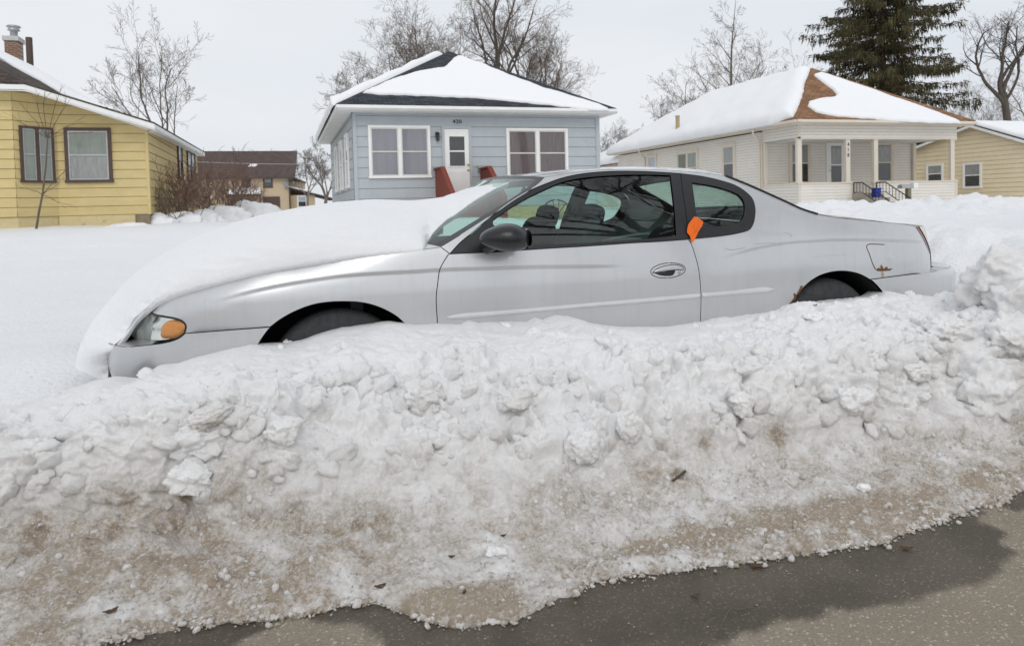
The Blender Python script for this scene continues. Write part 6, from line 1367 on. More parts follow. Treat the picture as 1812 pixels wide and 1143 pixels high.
# ---- wheels in their arches
def wheel(x, far):
    w = bpy.data.objects.new('wheel', None); COL.objects.link(w); w.parent = CAR; OFF[w.name] = OFF[CAR.name]
    y = 2 * YC - (Y0 + .055) if far else Y0 + .055; s = 1 if far else -1
    b = MB(); r = .327
    b.lathe([(.20, -.02), (.21, .004), (.245, .008), (.29, .006), (.312, -.008), (r - .004, -.03), (r, -.06), (r, -.17), (r - .015, -.2), (.2, -.2)], (x, y, .325), (0, s, 0), 72)
    for k in range(110):                                              # tread blocks across the shoulder
        q = 2 * math.pi * k / 110; d = np.array([math.cos(q), 0, math.sin(q)]); t = np.array([-math.sin(q), 0, math.cos(q)])
        b.obox(np.array([x, y, .325]) + d * (r - .005) - np.array([0, s * .075, 0]), d * .0055, t * .0055, np.array([0, .03, 0]))
    b.build('tyre', M['tyre'], w)
    b = MB(); b.lathe([(.03, -.02), (.06, -.022), (.085, -.04), (.15, -.045), (.195, -.02), (.205, -.005), (.205, -.05)], (x, y, .325), (0, s, 0), 48)
    for k in range(6):
        q = 2 * math.pi * k / 6; d = np.array([math.cos(q), 0, math.sin(q)]); t = np.array([-math.sin(q), 0, math.cos(q)])
        b.obox(np.array([x, y, .325]) + d * .12 - np.array([0, s * .03, 0]), d * .08, t * .025, np.array([0, .015, 0]))
    b.build('rim', M['alloy'], w)
for x in (.235, 3.02):
    for far in (False, True):
        wheel(x, far)
        b = MB(); Rr = .405 if x < 1 else .40
        ya, yb = (Y0 + .014, Y0 + .34) if not far else (2 * YC - Y0 - .014, 2 * YC - Y0 - .34)
        A = np.linspace(-.35, math.pi + .35, 40)
        V = [(x + Rr * math.cos(a), y, .325 + Rr * math.sin(a)) for y in (ya, yb) for a in A]
        b.add(V, [(i, i + 1, 41 + i, 40 + i) for i in range(39)], 0, True)
        b.add(V[40:], [tuple(range(40))], 0)
        b.build('wheel_arch_liner', M['liner'], CAR)

# ---- door mirror, handle, fuel flap, rust
def mirror(far):
    c = np.array([1.012, Y0 - .095, .962]); n, k = 36, 20; V = []
    for i in range(k + 1):
        a = -math.pi / 2 + math.pi * i / k
        for j in range(n):
            b = 2 * math.pi * j / n
            sx_ = abs(math.cos(a)) ** .8; x = math.sin(a); yy = math.cos(b); zz = math.sin(b)
            r = sx_
            xx = c[0] + .120 * x + .012 * zz * r
            fl = .72 + .28 * sstep(-1, .35, x)
            V.append((xx, c[1] + .105 * r * np.sign(yy) * abs(yy) ** .85 * fl, c[2] - .012 * x + .069 * r * np.sign(zz) * abs(zz) ** .9 * fl + .01 * (1 - x * x)))
    V = np.array(V)
    V[:, 0] = np.minimum(V[:, 0], c[0] + .106 + .15 * np.maximum(0, V[:, 0] - c[0] - .106))   # flat rear with the glass
    F = [(i * n + j, i * n + (j + 1) % n, (i + 1) * n + (j + 1) % n, (i + 1) * n + j) for i in range(k) for j in range(n)]
    F = [f[::-1] for f in F]
    o = mesh_from('wing_mirror', MIR(V) if far else V, [f[::-1] for f in F] if far else F, M['gloss'], smooth=True, parent=CAR)
    b = MB(); W = np.array([[c[0] + .113, c[1] + .085 * math.cos(t), c[2] + .05 * math.sin(t)] for t in np.linspace(0, 6.283, 28, endpoint=False)])
    b.add(MIR(W) if far else W, [tuple(range(28))]); b.build('mirror_glass', M['chrome'], o)
    b = MB(); a, e = np.array([.962, Y0 + .03, .925]), np.array([.985, Y0 - .06, .945])
    pts = [a + (e - a) * t for t in np.linspace(0, 1, 5)]
    if far: pts = [MIR(p) for p in pts]
    b.tube(pts, [.038, .034, .032, .03, .028], 14); b.build('mirror_arm', M['gloss'], o)
M['gloss'] = pbr('mirror_housing', (.012, .013, .014), .30, var=.1, coat=.25, spec=.4)
mirror(False); mirror(True)
near_door = [o for o in CAR.children if o.name.startswith('door')][0]
near_quarter = [o for o in CAR.children if o.name.startswith('quarter_panel')][0]
def line_tube(name, pts_px, r, mat, parent, off=0.0, step=3, closed=False, extra=None):
    e = SB.trace(pts_px, step); V = [SB.pt(*p, off) for p in e]
    b = extra or MB(); b.tube([np.asarray(p) for p in V], r, 6)
    return b if extra is not None else b.build(name, mat, parent)
M['gapdark'] = pbr('panel_gap', (.012, .012, .012), .9, var=.1)
ell = lambda cx, cy, a, b, tilt, n=40: [(cx + a * math.cos(t) * math.cos(tilt) - b * math.sin(t) * math.sin(tilt), cy + a * math.cos(t) * math.sin(tilt) + b * math.sin(t) * math.cos(tilt)) for t in np.linspace(0, 2 * math.pi, n)]
hb = MB()
line_tube('', ell(1182.2, 478.8, 30.8, 13.2, -.09), .0023, None, None, -.001, extra=hb)
line_tube('', [(1155, 482.6), (1160, 477.5), (1170, 472.5), (1184, 469.2), (1198, 468.8), (1206, 471.5), (1210, 476.6), (1196, 477.6), (1176, 479.8), (1155, 482.6)], .0018, None, None, .002, extra=hb)
hb.build('door_handle', M['gapdark'], near_door)
pad = SB.trace([(1155.5, 482), (1161, 477.5), (1170, 473), (1184, 470), (1198, 469.6), (1205.5, 472), (1209.5, 476.2), (1196, 477), (1176, 479)], 4)
panel('handle_paddle', pad, M['paint'], near_door, off=.003, thick=.004, spacing=.006, fine=.006, bulge=rounded(pad, .018, .007))
cup = SB.trace([(1157, 483.2), (1176, 480.8), (1194.5, 478.4), (1193.5, 483.5), (1190, 487.3), (1180, 488.6), (1168, 487.3), (1157, 483.2)], 4)[:-1]
panel('handle_recess', cup, M['cabin'], near_door, off=.001, thick=.002, spacing=.01, fine=.006)
lk = SB.hit(1201.8, 482.4); b = MB(); b.lathe([(0, .004), (.006, .004), (.0085, .003), (.009, 0)], SB.pt(*lk), SB.nrm(*lk), 20); b.build('door_lock', M['dull'], near_door)
line_tube('fuel_flap_gap', [(1566, 433), (1550, 432.4), (1538, 432.8), (1535, 436), (1540, 450), (1547, 469.7), (1553, 478.4), (1566, 479), (1576, 477.8), (1580, 475.5)], .0028, M['gapdark'], near_quarter, -.0008)
fc = SB.hit(1575.5, 455)
def dent(V2): return .004 * np.exp(-(((V2[:, 0] - fc[0]) / .016) ** 2 + ((V2[:, 1] - fc[1]) / .02) ** 2))
fd_ = SB.trace(ell(1575.5, 455, 7, 10, 0, 20), 3)[:-1]
panel('fuel_flap_hinge', fd_, M['paint'], near_quarter, off=.0002, thick=.001, spacing=.008, fine=.008, bulge=dent)
rr = random.Random(3)
def rust(px_loop):
    lp = SB.trace(px_loop, 2); lp = [p + np.array([rr.gauss(0, .0018), rr.gauss(0, .0018)]) for p in lp]
    panel('rust_patch', lp, M['rust'], near_quarter, off=.0010, thick=.001, spacing=.006, fine=.004)
rust([(1553, 478.5), (1555, 474.5), (1559, 475), (1561, 468.5), (1564.5, 474), (1568, 474.5), (1571, 472), (1573, 476), (1579, 475.5), (1576, 478.2), (1565, 479.3), (1556, 479.2)])
rust([(1412.6, 519.5), (1415, 513), (1419, 506), (1422.5, 505.5), (1421, 510), (1416.5, 517), (1413.6, 521)])
rust([(1396, 540), (1399, 536), (1404, 534.6), (1406, 529), (1405.8, 519.5), (1407.6, 519), (1410.5, 523), (1408.8, 528.5), (1404, 536), (1401, 541)])
lp = SB.trace([(1560.6, 481), (1564.8, 481), (1565.6, 486), (1565.2, 490.2), (1562.4, 490.6), (1561.4, 486)], 3)
panel('rust_patch', lp, M['ruststain'], near_quarter, off=.0008, thick=.0008, spacing=.006, fine=.004)
M['scuff'] = pbr('paint_scuff', (.26, .25, .23), .7, var=.2, scale=80)
line_tube('scratch', [(1283, 439.5), (1288, 441.4), (1297, 442.2), (1305, 441.2), (1318, 438.2)], .0011, M['scuff'], near_quarter, .0002)
line_tube('scratch', [(1336, 432.4), (1352, 430.6), (1372, 430.2)], .0009, M['scuff'], near_quarter, .0002)
line_tube('scratch', [(1386, 412), (1397, 414), (1402, 419)], .0007, M['scuff'], near_quarter, .0002)
line_tube('crease_dent', [(1440, 456), (1470, 452), (1500, 451)], .0006, M['scuff'], near_quarter, -.0003)

# ---- cabin
def rbox(mb, c, s, e=.45, n=14, m=20, rot=0, taper=0):
    """superellipsoid cushion"""
    V = []
    pw = lambda t, k: math.copysign(abs(t) ** k, t)
    for i in range(n + 1):
        a = -math.pi / 2 + math.pi * i / n
        for j in range(m):
            b = 2 * math.pi * j / m
            x = s[0] * pw(math.cos(a), e) * pw(math.cos(b), e); y = s[1] * pw(math.cos(a), e) * pw(math.sin(b), e); z = s[2] * pw(math.sin(a), e)
            y *= 1 - taper * (z / s[2] + 1) / 2
            V.append((c[0] + x * math.cos(rot) + z * math.sin(rot), c[1] + y, c[2] - x * math.sin(rot) + z * math.cos(rot)))
    mb.add(V, [(i * m + j, i * m + (j + 1) % m, (i + 1) * m + (j + 1) % m, (i + 1) * m + j) for i in range(n) for j in range(m)], 0, True)
def seat(y, x):
    b = MB(); rbox(b, (x, y, .72), (.085, .255, .33), rot=.30, taper=.22); rbox(b, (x - .32, y, .44), (.30, .26, .09), rot=-.1)
    o = b.build('seat', M['seat'], CAR)
    b = MB(); rbox(b, (x + .135, y, 1.045), (.055, .135, .075), .6, rot=.25)
    b.tube([(x + .12, y - .06, .96), (x + .13, y - .06, 1.03)], .007, 6); b.tube([(x + .12, y + .06, .96), (x + .13, y + .06, 1.03)], .007, 6)
    b.build('headrest', M['seat'], o)
seat(YC - .37, 1.60); seat(YC + .37, 1.60)
b = MB(); rbox(b, (2.62, YC, .68), (.10, .62, .28), .4, rot=.35); rbox(b, (2.32, YC, .46), (.28, .62, .09), .4); b.build('rear_bench', M['seat'], CAR)
b = MB(); rbox(b, (.92, YC, .80), (.22, .70, .13), .5); rbox(b, (1.02, YC - .37, .90), (.11, .20, .05), .6); b.build('dashboard', M['cabin'], CAR)
b = MB(); c = np.array([1.18, YC - .37, .86]); ax = np.array([math.cos(.45), 0, math.sin(.45)]); up = np.array([-math.sin(.45), 0, math.cos(.45)]); sd = np.array([0, 1.0, 0])
b.tube([c + .185 * (math.cos(t) * sd + math.sin(t) * up) for t in np.linspace(0, 2 * math.pi, 41)], .016, 8, caps=False)
for t in (0.1, math.pi - .1, -math.pi / 2): b.beam(c, c + .18 * (math.cos(t) * sd + math.sin(t) * up), .05, .02)
rbox(b, c, (.03, .08, .06)); b.tube([c, c - ax * .3], .03, 8); b.build('steering_wheel', M['cabin'], CAR)
b = MB(); b.box(.35, 3.2, Y0 + .12, 2 * YC - Y0 - .12, .20, .26); b.box(2.75, 3.5, Y0 + .17, 2 * YC - Y0 - .17, .84, .87); b.box(.3, .36, Y0 + .15, 2 * YC - Y0 - .15, .25, .8); b.build('cabin_floor', M['cabin'], CAR)
b = MB(); rbox(b, (1.47, YC, 1.20), (.012, .11, .03), .5); b.tube([(1.46, YC, 1.21), (1.44, YC, 1.26)], .008, 6); b.build('rear_view_mirror', M['cabin'], CAR)

# ---- snow heaped on the bonnet and against the windscreen
M['snow_hood'] = snow_mat('snow_bonnet', attr=False, base=(.845, .853, .868), grain=.0014, soft=.006)
def hood_snow():
    """rim of the heap (traced where it meets glass, bonnet edge, lamp and bumper) lofted over a crown line to the far rim"""
    Wp = WSV.reshape(-1, 3); wq = proj(Wp)
    def on_glass(u, v):
        d = np.hypot(wq[:, 0] - u, wq[:, 1] - v); i = np.argsort(d)[:4]; w = 1 / (d[i] + .5); return (Wp[i] * w[:, None]).sum(0) / w.sum()
    key = []
    for u, v, cu, cv, kind in \
            [(902, 323, 908, 320.5, 'g'), (878, 334, 890, 321, 'g'), (853, 347.5, 862, 327, 'g'), (836.3, 359.3, 843, 334.5, 'g'), (811.4, 375.8, 824, 344.5, 'g'), (786.5, 392.5, 803, 347.5, 'g'), (768, 410.5, 782, 350, 'g'), (757, 428.5, 764, 353.5, 'g'), (750, 440.5, 740, 355.5, 'b'),
             (739, 442.5, 722, 356, 'b'), (700, 444.8, 690, 355, 'b'), (656, 447.5, 655, 354.5, 'b'), (589.6, 456.6, 600, 357, 'b'), (539.7, 464, 535, 364.5, 'b'), (481.5, 473.2, 470, 377, 'b'), (440, 482.4, 418, 391.5, 'b'), (368, 500, 340, 426, 'b'), (343, 506.6, 308, 442, 'b'), (306, 518, 262, 469.5, 'b'), (276, 532, 222, 501, 'b'), (256, 550.0, 190, 535.5, 'b'),
             (243, 559, 175, 553, 'l'), (234, 573, 163, 569.5, 'l'), (227, 588, 152, 590, 'l'), (212, 606, 144, 607, 'p'), (196, 616.5, 139, 622, 'p'), (187.5, 633, 134, 640, 'p'), (184, 654, 127, 665, 'p')]:
        if kind == 'g': r = on_glass(u, v) + np.array([0, -.004, .004])
        else:
            s_ = SP if kind == 'p' else SB
            r = s_.pt(*s_.hit(u, v), 0, False); dr = ray(u, v); dr = dr / np.linalg.norm(dr)
            r = r - dr * (.004 if kind == 'b' else .025 if kind == 'l' else .02)
        k_ = atY(cu, cv, 4.10)
        key.append((r, k_))
    for dz_ in (.12, .26, .42): key.append((key[27][0] - [.10 * dz_, 0, dz_], key[27][1] - [.25 * dz_, 0, dz_]))
    # stations share the parameter of their key
    def dens(pts, n=14):
        out = []
        E_ = [2 * pts[0] - pts[1]] + list(pts) + [2 * pts[-1] - pts[-2]]
        for i in range(1, len(E_) - 2):
            p1, p2 = E_[i], E_[i + 1]
            for t in np.linspace(0, 1, n, endpoint=False):
                out.append(p1 + (p2 - p1) * t)
        return np.array(out + [E_[-2]])
    sm = lambda A, w=9: np.stack([np.convolve(np.pad(A[:, k_], w, 'edge'), np.hanning(2 * w + 3)[1:-1] / np.hanning(2 * w + 3)[1:-1].sum(), 'valid') for k_ in range(3)], 1)
    Rk, Kk = sm(dens([k_[0] for k_ in key]), 7), sm(dens([k_[1] for k_ in key]), 12)
    Rs = sm(Rk, 16); fr_ = sstep(.62, .72, np.linspace(0, 1, len(Rk)))[:, None]; Rk = Rk * (1 - fr_) + Rs * fr_
    ns = len(Rk); Fk = MIR(Rk) + np.array([-.02, .14, .06]); Fk[:, 1] = np.maximum(Fk[:, 1], Kk[:, 1] + .12); gq_ = sstep(.36, .2, np.linspace(0, 1, ns)); Fk[:, 2] -= .12 * gq_
    th = (np.linspace(0, 1, 46) ** 1.15) * math.pi / 2
    ex, ez = 1.0, .80
    hx, hz = 1 - np.cos(th) ** ex, np.sin(th) ** ez
    # how wall-like the rim is: steep along the bonnet, feathered on the glass
    wk = np.array([.0, .0, .0, .05, .08, .1, .12, .14, .18, .22, .28, .38, .5, .62, .75, .85, .95] + [1] * 40)[:len(key)]; wst = np.convolve(np.pad(np.interp(np.linspace(0, len(key) - 1, ns), range(len(key)), wk), 12, 'edge'), np.ones(25) / 25, 'valid')[:, None]
    rows = [Rk + np.array([0, .03, -.03]), Rk + np.array([0, .004, -.012])]
    for a_, b_, t_ in zip(hx, hz, th / th[-1]):
        ah, av = a_ * wst + t_ * (1 - wst), (b_ * wst + (t_ ** .85) * (1 - wst))[:, 0]
        rows.append(np.column_stack([Rk[:, :2] + (Kk - Rk)[:, :2] * ah, Rk[:, 2] + (Kk - Rk)[:, 2] * av]))
    for a_, b_ in zip(hx[::-2][1:], hz[::-2][1:]):
        rows.append(np.column_stack([Fk[:, :2] + (Kk - Fk)[:, :2] * a_, Fk[:, 2] + (Kk - Fk)[:, 2] * b_]))
    V = np.stack(rows, 1)                                             # (ns, nt, 3)
    T_ = np.r_[0, 0, np.linspace(0, 1, 46), np.linspace(1, 0, len(rows) - 48)]
    # the apron over the nose is blown smooth
    ker = np.hanning(43)[1:-1]; ker /= ker.sum(); Vs = np.apply_along_axis(lambda a_: np.convolve(np.pad(a_, 20, 'edge'), ker, 'valid'), 0, V); fr3 = fr_[:, :, None]; V = V * (1 - fr3) + Vs * fr3
    k2 = np.hanning(31)[1:-1]; k2 /= k2.sum(); Vs = np.apply_along_axis(lambda a_: np.convolve(np.pad(a_, 14, 'edge'), k2, 'valid'), 0, V); ff = np.exp(-((np.arange(ns) / 14 - 8.3) / 2.2) ** 2)[:, None, None] * sstep(.0, .12, T_)[None, :, None]; V = V * (1 - ff) + Vs * ff
    e = (sstep(0, .10, T_) * np.ones((ns, 1)))[..., None]
    n3 = np.cross(np.gradient(V, axis=1), np.gradient(V, axis=0)); n3 /= np.linalg.norm(n3, axis=2)[..., None] + 1e-9
    if n3[ns // 2, 40, 2] < 0: n3 = -n3
    s1 = .012 * fbm(V[..., 0] * 1.8, V[..., 1] * 1.8, V[..., 2] * 1.8, o=2) + .0025 * fbm(V[..., 0] * 8, V[..., 1] * 8, V[..., 2] * 8, o=3)
    # soft wind flutes low on the near wall
    s2 = .010 * perlin(V[..., 0] * 6 + V[..., 2] * 9, V[..., 2] * 30) * (sstep(.05, .2, T_) * sstep(.55, .3, T_))[None]
    V = V + n3 * (s1 + s2)[..., None] * e
    jag = .005 * perlin(Rk[:, 0] * 40, Rk[:, 2] * 40) + .003 * perlin(Rk[:, 0] * 110, Rk[:, 2] * 110)
    V[:, 1:5, 2] += jag[:, None] * np.array([1, 1, .7, .3])
    o = mesh_from('bonnet_snow', V.reshape(-1, 3), grid_faces(ns, len(rows)), M['snow_hood'], smooth=True)
    tag(o, 'deep smooth heap of snow covering the silver car\'s bonnet and lower windscreen', 'snow')
hood_snow()
# ------------------------------------------------------------------ loose snow, litter and the ticket
def ico(sub):
    bm = bmesh.new(); bmesh.ops.create_icosphere(bm, subdivisions=sub, radius=1); V = np.array([v.co[:] for v in bm.verts]); F = np.array([[v.index for v in f.verts] for f in bm.faces]); bm.free(); return V, F
def clod_shape(sub, seed):
    V, F = ico(sub); r = np.random.RandomState(seed)
    for k in range(5):                                               # a few blunt facets
        n = r.normal(size=3); n /= np.linalg.norm(n); c = .62 + .33 * r.rand(); d = V @ n; V = V - np.clip(d - c, 0, None)[:, None] * n * .6
    R = 1 + .34 * fbm(V[:, 0] * 1.4 + seed, V[:, 1] * 1.4, V[:, 2] * 1.4, o=4, g=.62); return V * R[:, None], F
def scatter_clods():
    rs = np.random.RandomState(21); V, T, xs = BANK_V, BANK_T, BANK_X; nX, nv = V.shape[:2]
    shapes = [clod_shape(3, 40 + k) for k in range(8)]; small = [clod_shape(2, 60 + k) for k in range(10)]
    N = np.cross(np.gradient(V, axis=0), np.gradient(V, axis=1)); N /= np.linalg.norm(N, axis=2)[..., None] + 1e-9
    if N[nX // 2, nv // 2, 2] < 0: N = -N
    VV, FF, DD, b = [], [], [], 0
    iv = np.arange(nv)
    tiny = [clod_shape(1, 80 + k) for k in range(10)]
    def put(c, n, r, t, sink, flat=1):
        nonlocal b
        sh, f = (shapes if r > .022 else small if r > .008 else tiny)[rs.randint(8)]; a = rs.normal(size=3); a /= np.linalg.norm(a); q = rs.rand() * 6.28
        K = np.array([[0, -a[2], a[1]], [a[2], 0, -a[0]], [-a[1], a[0], 0]]); Rm = np.eye(3) + math.sin(q) * K + (1 - math.cos(q)) * K @ K
        P = (sh * (r * np.array([1 + .5 * rs.rand(), 1, .62 + .35 * rs.rand()]))) @ Rm.T * np.array([1, 1, flat]) + c - n * r * sink
        VV.append(P); FF.append(f + b); b += len(P); d0 = np.interp(t, [1, 2, 4, 4.8, 6, 7], [.75, .66, .50, .26, .08, .02]); DD.append(np.full(len(P), d0 * (.5 + .9 * rs.rand())))
    dens = np.interp(T, [1.0, 1.6, 2.5, 4, 4.6, 5.2, 6, 6.8, 7.5], [.5, 1, 1, .8, .25, .40, .55, .22, .03])
    tries = 60000; iu = rs.randint(0, nX, tries); jv = rs.randint(0, nv, tries)
    X = V[iu, jv, 0]; S = V[iu, jv, 1] * 1.2 + V[iu, jv, 2]
    cl = sstep(-.15, .6, fbm(X * 2.6 + 5, S * 3.0, o=5)); right = sstep(1.5, 3, X) * np.interp(T[jv], [6, 7, 7.6], [0, .4, .15])
    p = (dens[jv] + right) * (.04 + .96 * cl) * .42 * np.interp(X, [-1.6, -1.2, 3.4, 6], [.5, 1, 1, 2.2])
    for i in np.where(rs.rand(tries) < p)[0]:
        t = T[jv[i]]
        if t < 4.4: r = .0030 + .0095 * rs.rand() ** 2.4 + (.016 * rs.rand() if rs.rand() < .03 else 0)
        else: r = .006 + .034 * rs.rand() ** 3.2
        put(V[iu[i], jv[i]], N[iu[i], jv[i]], r, t, .05 + .35 * rs.rand())
    # clods the size of a fist packed into the upper face
    m_ = np.where((T > 4.9) & (T < 7.0))[0]
    for k in range(520):
        i = rs.randint(0, nX); j = m_[rs.randint(len(m_))]; c = V[i, j]
        if not -1.6 < c[0] < 4.5 or rs.rand() > .1 + .9 * sstep(-.1, .45, fbm(np.array([c[0] * 2.1 + 3]), np.array([c[1] * 2.4 + c[2] * 2]), o=4))[0]: continue
        put(c, N[i, j], .022 + .036 * rs.rand() ** 1.6, T[j], .30 + .35 * rs.rand())
    # grainy slush strip along the road
    m_ = np.where((T > 1.5) & (T < 4.4))[0]
    for k in range(11000):
        i = rs.randint(0, nX); j = m_[rs.randint(len(m_))]; c = V[i, j]
        if not -1.5 < c[0] < 4.2 or rs.rand() > .15 + .85 * sstep(-.25, .4, fbm(np.array([c[0] * 4 + 9]), np.array([c[1] * 5]), o=4))[0]: continue
        put(c, N[i, j], .0022 + .0050 * rs.rand() ** 2.4, T[j], .1 + .4 * rs.rand())
    # ragged crumbly rim on the tarmac
    je = int(np.searchsorted(T, 1.75)); up = np.array([0, 0, 1.0])
    for k in range(9000):
        i = rs.randint(0, nX); x = V[i, je, 0]
        if not -1.4 < x < 4.2: continue
        y = V[i, je, 1] + .012 - abs(rs.normal()) * .016 - (.05 * rs.rand() ** 3 if rs.rand() < .12 else 0) + .012 * rs.normal(); r = .0024 + .0085 * rs.rand() ** 2.8
        if rs.rand() > .25 + .75 * sstep(-.2, .4, fbm(np.array([x * 5]), np.array([2.0]), o=4))[0]: continue
        put(np.array([x + .01 * rs.normal(), y, .002 + r * .3]), up, r, 1.3 + rs.rand(), 0, .8)
    o = mesh_from('snow_crumbs', np.vstack(VV), np.vstack(FF), M['snow_bank'], smooth=True); set_attr(o, 'dirt', np.concatenate(DD)); tag(o, 'countless loose snow clods and crumbs strewn over the ploughed bank', 'snow', kind='stuff')
scatter_clods()
def block(u, v, size, sq, label, seed, sink=.35, dirt=.05, name='snow_block', rot=0, lift=0):
    """one distinct block of ploughed snow; size = half extents in metres"""
    c = bank_at(u, v); V, F = clod_shape(5, seed); s = np.array(size); V = np.sign(V) * np.abs(V) ** sq; V = V * s
    V = V + (V / np.linalg.norm(V / s, axis=1)[:, None] / s) * (.10 * s.min() * (lumps(V[:, 0] / s.min() * 2.2 + V[:, 2] / s.min() * 2, V[:, 1] / s.min() * 2.2 + seed, 31) - .4) + (.11 if s.max() < .1 else .05) * s.min() * fbm(V[:, 0] / s.min() * 2.6, V[:, 1] / s.min() * 2.6, V[:, 2] / s.min() * 2.6, o=6, g=.6))[:, None]
    cr, sr = math.cos(rot), math.sin(rot); V = np.column_stack([V[:, 0] * cr + V[:, 2] * sr, V[:, 1], -V[:, 0] * sr + V[:, 2] * cr])
    c = c + np.array([0, s[1] * sink * .6, s[2] * (.5 - sink) + lift]); o = mesh_from(name, V + c, F, M['snow_bank'], smooth=True, origin=tuple(c)); set_attr(o, 'dirt', np.clip(dirt * (1 + 1.2 * fbm(V[:, 0] * 9, V[:, 1] * 9, V[:, 2] * 9, o=3)) + dirt * 1.5 * sstep(.0, -.9, V[:, 2] / s[2]), 0, 1)); tag(o, label, 'snow block', 'big blocks in the ploughed bank'); return o
block(1512, 712, (.075, .06, .050), .85, 'smooth squared snow block jutting from the bank below the rear wheel', 1, .2, .05)
block(1750, 700, (.12, .10, .13), .95, 'big rounded snow block in the bank close to the right edge, below the boulder', 2, .35, .04)
block(1782, 528, (.24, .17, .15), .95, 'large snow boulder sitting behind the rear bumper', 3, .1, .09, lift=.03)
block(1800, 455, (.16, .14, .13), .95, 'snow block at the right edge above the large boulder', 21, .3, .04)
block(1800, 600, (.13, .11, .10), .95, 'snow block at the right edge below the large boulder', 22, .3, .08)
block(1690, 590, (.09, .08, .06), .95, 'low snow lump below the corner of the rear bumper', 23, .35, .05)
block(1718, 530, (.045, .04, .05), .9, 'small snow block wedged between the rear bumper and the boulder', 4, .1, .03)
block(375, 742, (.075, .06, .035), .9, 'snow slab with brown dirt underneath, topping the left part of the bank', 5, .2, .16, rot=-.35)
block(352, 790, (.095, .07, .07), .95, 'rounded snow block just under the dirt-stained slab on the left', 6, .3, .03)
block(340, 852, (.075, .06, .05), .9, 'snow block with a dark hollow beneath it, lowest of the left cluster', 7, .25, .05, rot=.3)
block(755, 700, (.07, .06, .055), .95, 'greyish snow lump standing on the crest below the front of the door', 8, .25, .10)
block(915, 715, (.075, .06, .045), .9, 'brown-tinged snow lump on the crest below the middle of the door', 9, .3, .16)
block(1120, 765, (.045, .04, .05), .9, 'grey-topped snow lump with a white knob under it, mid bank', 10, .2, .12)
block(500, 770, (.06, .05, .05), .95, 'snow block on the bank crest right of the left cluster', 11, .3, .05)
block(1320, 720, (.05, .045, .05), .9, 'pale snow lump above the brown pocket on the right half of the bank', 12, .25, .06)
block(1630, 660, (.06, .05, .04), .9, 'flat snow block under the rear bumper between bank crest and boulder', 13, .3, .06)
block(1040, 800, (.06, .05, .06), .95, 'pale rounded snow block in the middle of the bank face', 14, .35, .03)
block(880, 975, (.035, .022, .016), .8, 'white elongated ice lump in the slush at the foot of the bank', 15, .1, .08, rot=.25)
block(1530, 865, (.022, .02, .014), .85, 'small clean white ice lump on the grey slush near the road', 16, .1, .0)
block(1440, 560, (.05, .04, .022), .9, 'low snow block against the flank ahead of the rear wheel', 17, .3, .03)
block(1564, 514, (.022, .02, .02), .8, 'small ice chunk standing before the rear wheel arch', 18, .0, .0)
# litter on the slush and the road
M['leaf'] = pbr('dead_leaf', (.10, .055, .03), .9, var=.3, scale=60)
def leaf(p, L, a, label, seed, curl=.3):
    r = random.Random(seed); V, F = [], []; n = 7
    for i in range(n + 1):
        t = i / n; w = L * .28 * math.sin(math.pi * min(1, t * .95 + .03)) ** .8 * (1 + .25 * r.gauss(0, 1) * (0 < i < n))
        for s_ in (-1, 0, 1):
            x, y = L * (t - .5), s_ * w; V.append((p[0] + x * math.cos(a) - y * math.sin(a), p[1] + x * math.sin(a) + y * math.cos(a), p[2] + .004 + L * curl * ((t - .5) ** 2 * 2 + abs(s_) * .12)))
    for i in range(n):
        for j in range(2): F.append((i * 3 + j, (i + 1) * 3 + j, (i + 1) * 3 + j + 1, i * 3 + j + 1))
    V = np.array(V); V = np.vstack([V, V - [0, 0, .0012]]); k = (n + 1) * 3; F += [tuple(q + k for q in f[::-1]) for f in F]
    o = mesh_from('dead_leaf', V, F, M['leaf'], smooth=True, origin=tuple(p)); tag(o, label, 'leaf', 'dead leaves and scraps'); return o
for i, (u, v, L, a, lb, on) in enumerate([(193, 1076, .040, .4, 'dark curled leaf on the slush at lower left', 1), (1338, 1003, .045, -.3, 'dark brown leaf at the slush edge on the wet road', 0), (1604, 972, .040, -.5, 'thin brown leaf lying on the wet road at right', 0), (1562, 966, .016, .3, 'tiny orange-brown leaf scrap on the wet road', 0), (672, 1034, .035, .1, 'brown leaf caught in the slush above the wet road', 1), (1441, 539, .03, .2, 'dark leaf on the snow in front of the rear wheel', 1), (1690, 911, .03, .2, 'small dark leaf at the top of the wet patch', 0), (822, 1050, .02, 1.0, 'black sliver lying upright in the grey slush', 1), (893, 945, .02, .2, 'dark sliver by the elongated ice lump', 1), (805, 978, .022, -.3, 'black scrap left of the elongated ice lump', 1), (1230, 1057, .03, .1, 'flat dark scrap on the wet road left of the stalk', 0)]):
    p = bank_at(u, v) if on else atZ(u, v, .002); leaf(p, L, a, lb, i)
b = MB(); pts = [atZ(u, v, .006) for u, v in spl([(1328, 1070), (1318, 1076), (1302, 1077), (1294, 1075), (1288, 1083), (1280, 1097), (1276, 1112), (1277, 1119)], 4)]; b.tube(pts, [.0013] * (len(pts) - 3) + [.0011, .0009, .0007], 6); o = b.build('dry_stalk', M['twig']); tag(o, 'bent dry plant stalk lying on the wet road', 'stalk')
b = MB(); pts = [bank_at(1190, 848), bank_at(1200, 842), bank_at(1212, 834)]; b.tube([q + [0, -.01, .006] for q in pts], .005, 6); o = b.build('twig_piece', M['bark2']); tag(o, 'short dark stick poking from the bank face', 'twig')
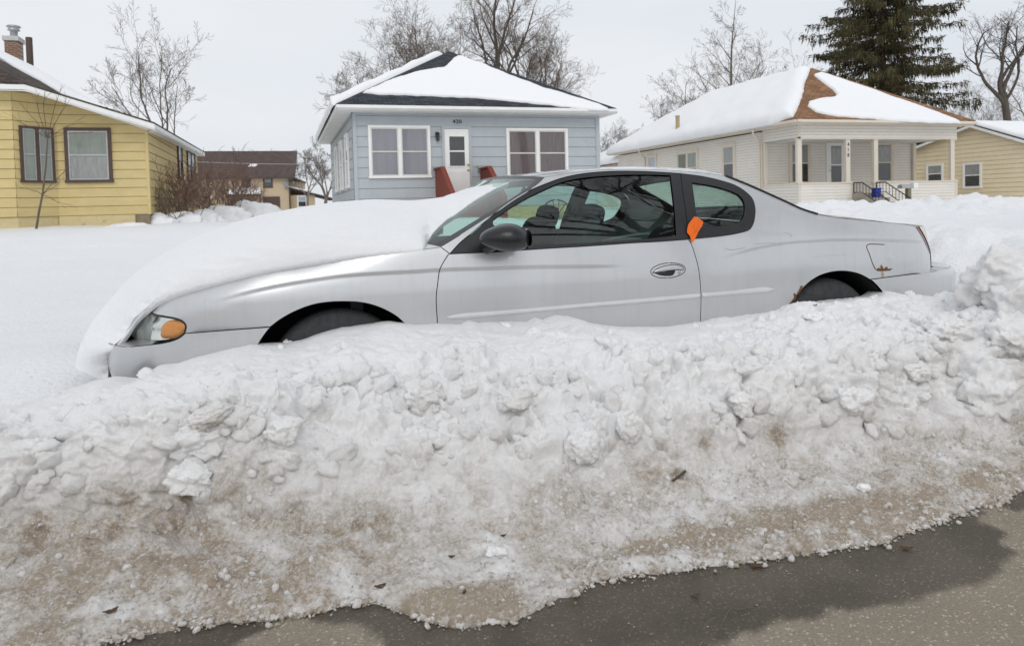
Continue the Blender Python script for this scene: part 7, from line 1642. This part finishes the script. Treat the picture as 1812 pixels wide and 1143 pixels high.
# orange ticket tucked into the door shut line
def ticket():
    lp = SB.trace([(1224, 387.4), (1242.6, 394.8), (1233, 411.5), (1223.4, 431), (1219, 419), (1214, 413), (1215, 399.2)], 400)
    P2 = resample([np.array(p) for p in lp], .012); n = len(P2); pl = [tuple(p) for p in P2]; a = np.array(P2); lo, hi = a.min(0), a.max(0)
    gx, gy = np.meshgrid(np.arange(lo[0], hi[0], .006), np.arange(lo[1], hi[1], .006), indexing='ij'); cd = np.stack([gx.ravel(), gy.ravel()], 1); cd = cd[in_poly(cd[:, 0], cd[:, 1], pl) & (poly_dist(cd[:, 0], cd[:, 1], pl) > .003)]
    vs, es, fs, *_ = delaunay_2d_cdt([Vector(p) for p in P2] + [Vector(p) for p in cd], [(i, (i + 1) % n) for i in range(n)], [], 0, 1e-6); V2 = np.array([tuple(v) for v in vs]); T = [tuple(f) for f in fs]; c = np.array([V2[list(f)].mean(0) for f in T]); ok = in_poly(c[:, 0], c[:, 1], pl); T = [t for t, k in zip(T, ok) if k]
    tip = a[np.argmin(a[:, 1])]; r = np.hypot(*(V2 - tip).T); off = .008 + .10 * r + .010 * np.sin((V2[:, 0] - tip[0]) * 38 + .5) * np.clip(r / .1, 0, 1); P = SB.pt(V2[:, 0], V2[:, 1], 0, False); N = SB.nrm(V2[:, 0], V2[:, 1]); A = P + N * off[:, None]; B = A - N * .0012; k = len(A)
    F = T + [tuple(q + k for q in t[::-1]) for t in T]; t_ = thing('parking_ticket', 'bright orange paper ticket tucked in the door gap of the silver car', 'ticket', tuple(A.mean(0)))
    mesh_from('paper', np.vstack([A, B]), F, M['paper'], parent=t_)
    mb = MB(); up = np.array([-.22, 1.0]) / 1.02; rt = np.array([1.0, .30])
    for row, (w0, w1) in enumerate(((-.016, .022), (-.018, .016), (-.018, .020), (-.016, .012), (-.012, .010))):
        cen = np.array(SB.hit(1227.5, 397 + row * 4.0)); e = [cen + rt * w0, cen + rt * w1]; Q = []
        for q in e:
            for dz in (-.0011, .0011):
                z = q + up * dz; rr_ = np.hypot(*(z - tip)); o_ = .0095 + .10 * rr_ + .010 * math.sin((z[0] - tip[0]) * 38 + .5) * min(1, rr_ / .1); Q.append(SB.pt(z[0], z[1], 0, False) + SB.nrm(z[0], z[1]) * o_)
        mb.quad(Q[0], Q[2], Q[3], Q[1])
    mb.build('print_lines', M['ink'], t_)
ticket()

def road_grit():
    rs = np.random.RandomState(4); V, F = clod_shape(1, 3); VV, FF, b = [], [], 0
    for k in range(1500):
        p = np.array([-1 + 5 * rs.rand(), 1.2 + .95 * rs.rand() ** .6, 0]); r = .0009 + .0022 * rs.rand() ** 3; a = rs.rand() * 6.28; c, s = math.cos(a), math.sin(a)
        q = V * r * np.array([1.3, 1, .7]); q = np.column_stack([q[:, 0] * c - q[:, 1] * s, q[:, 0] * s + q[:, 1] * c, q[:, 2]]); VV.append(q + p + [0, 0, r * .3]); FF.append(F + b); b += len(V)
    o = mesh_from('road_grit', np.vstack(VV), np.vstack(FF), M['concrete'], smooth=True); tag(o, 'fine grit scattered on the tarmac', 'grit', kind='stuff')
road_grit()
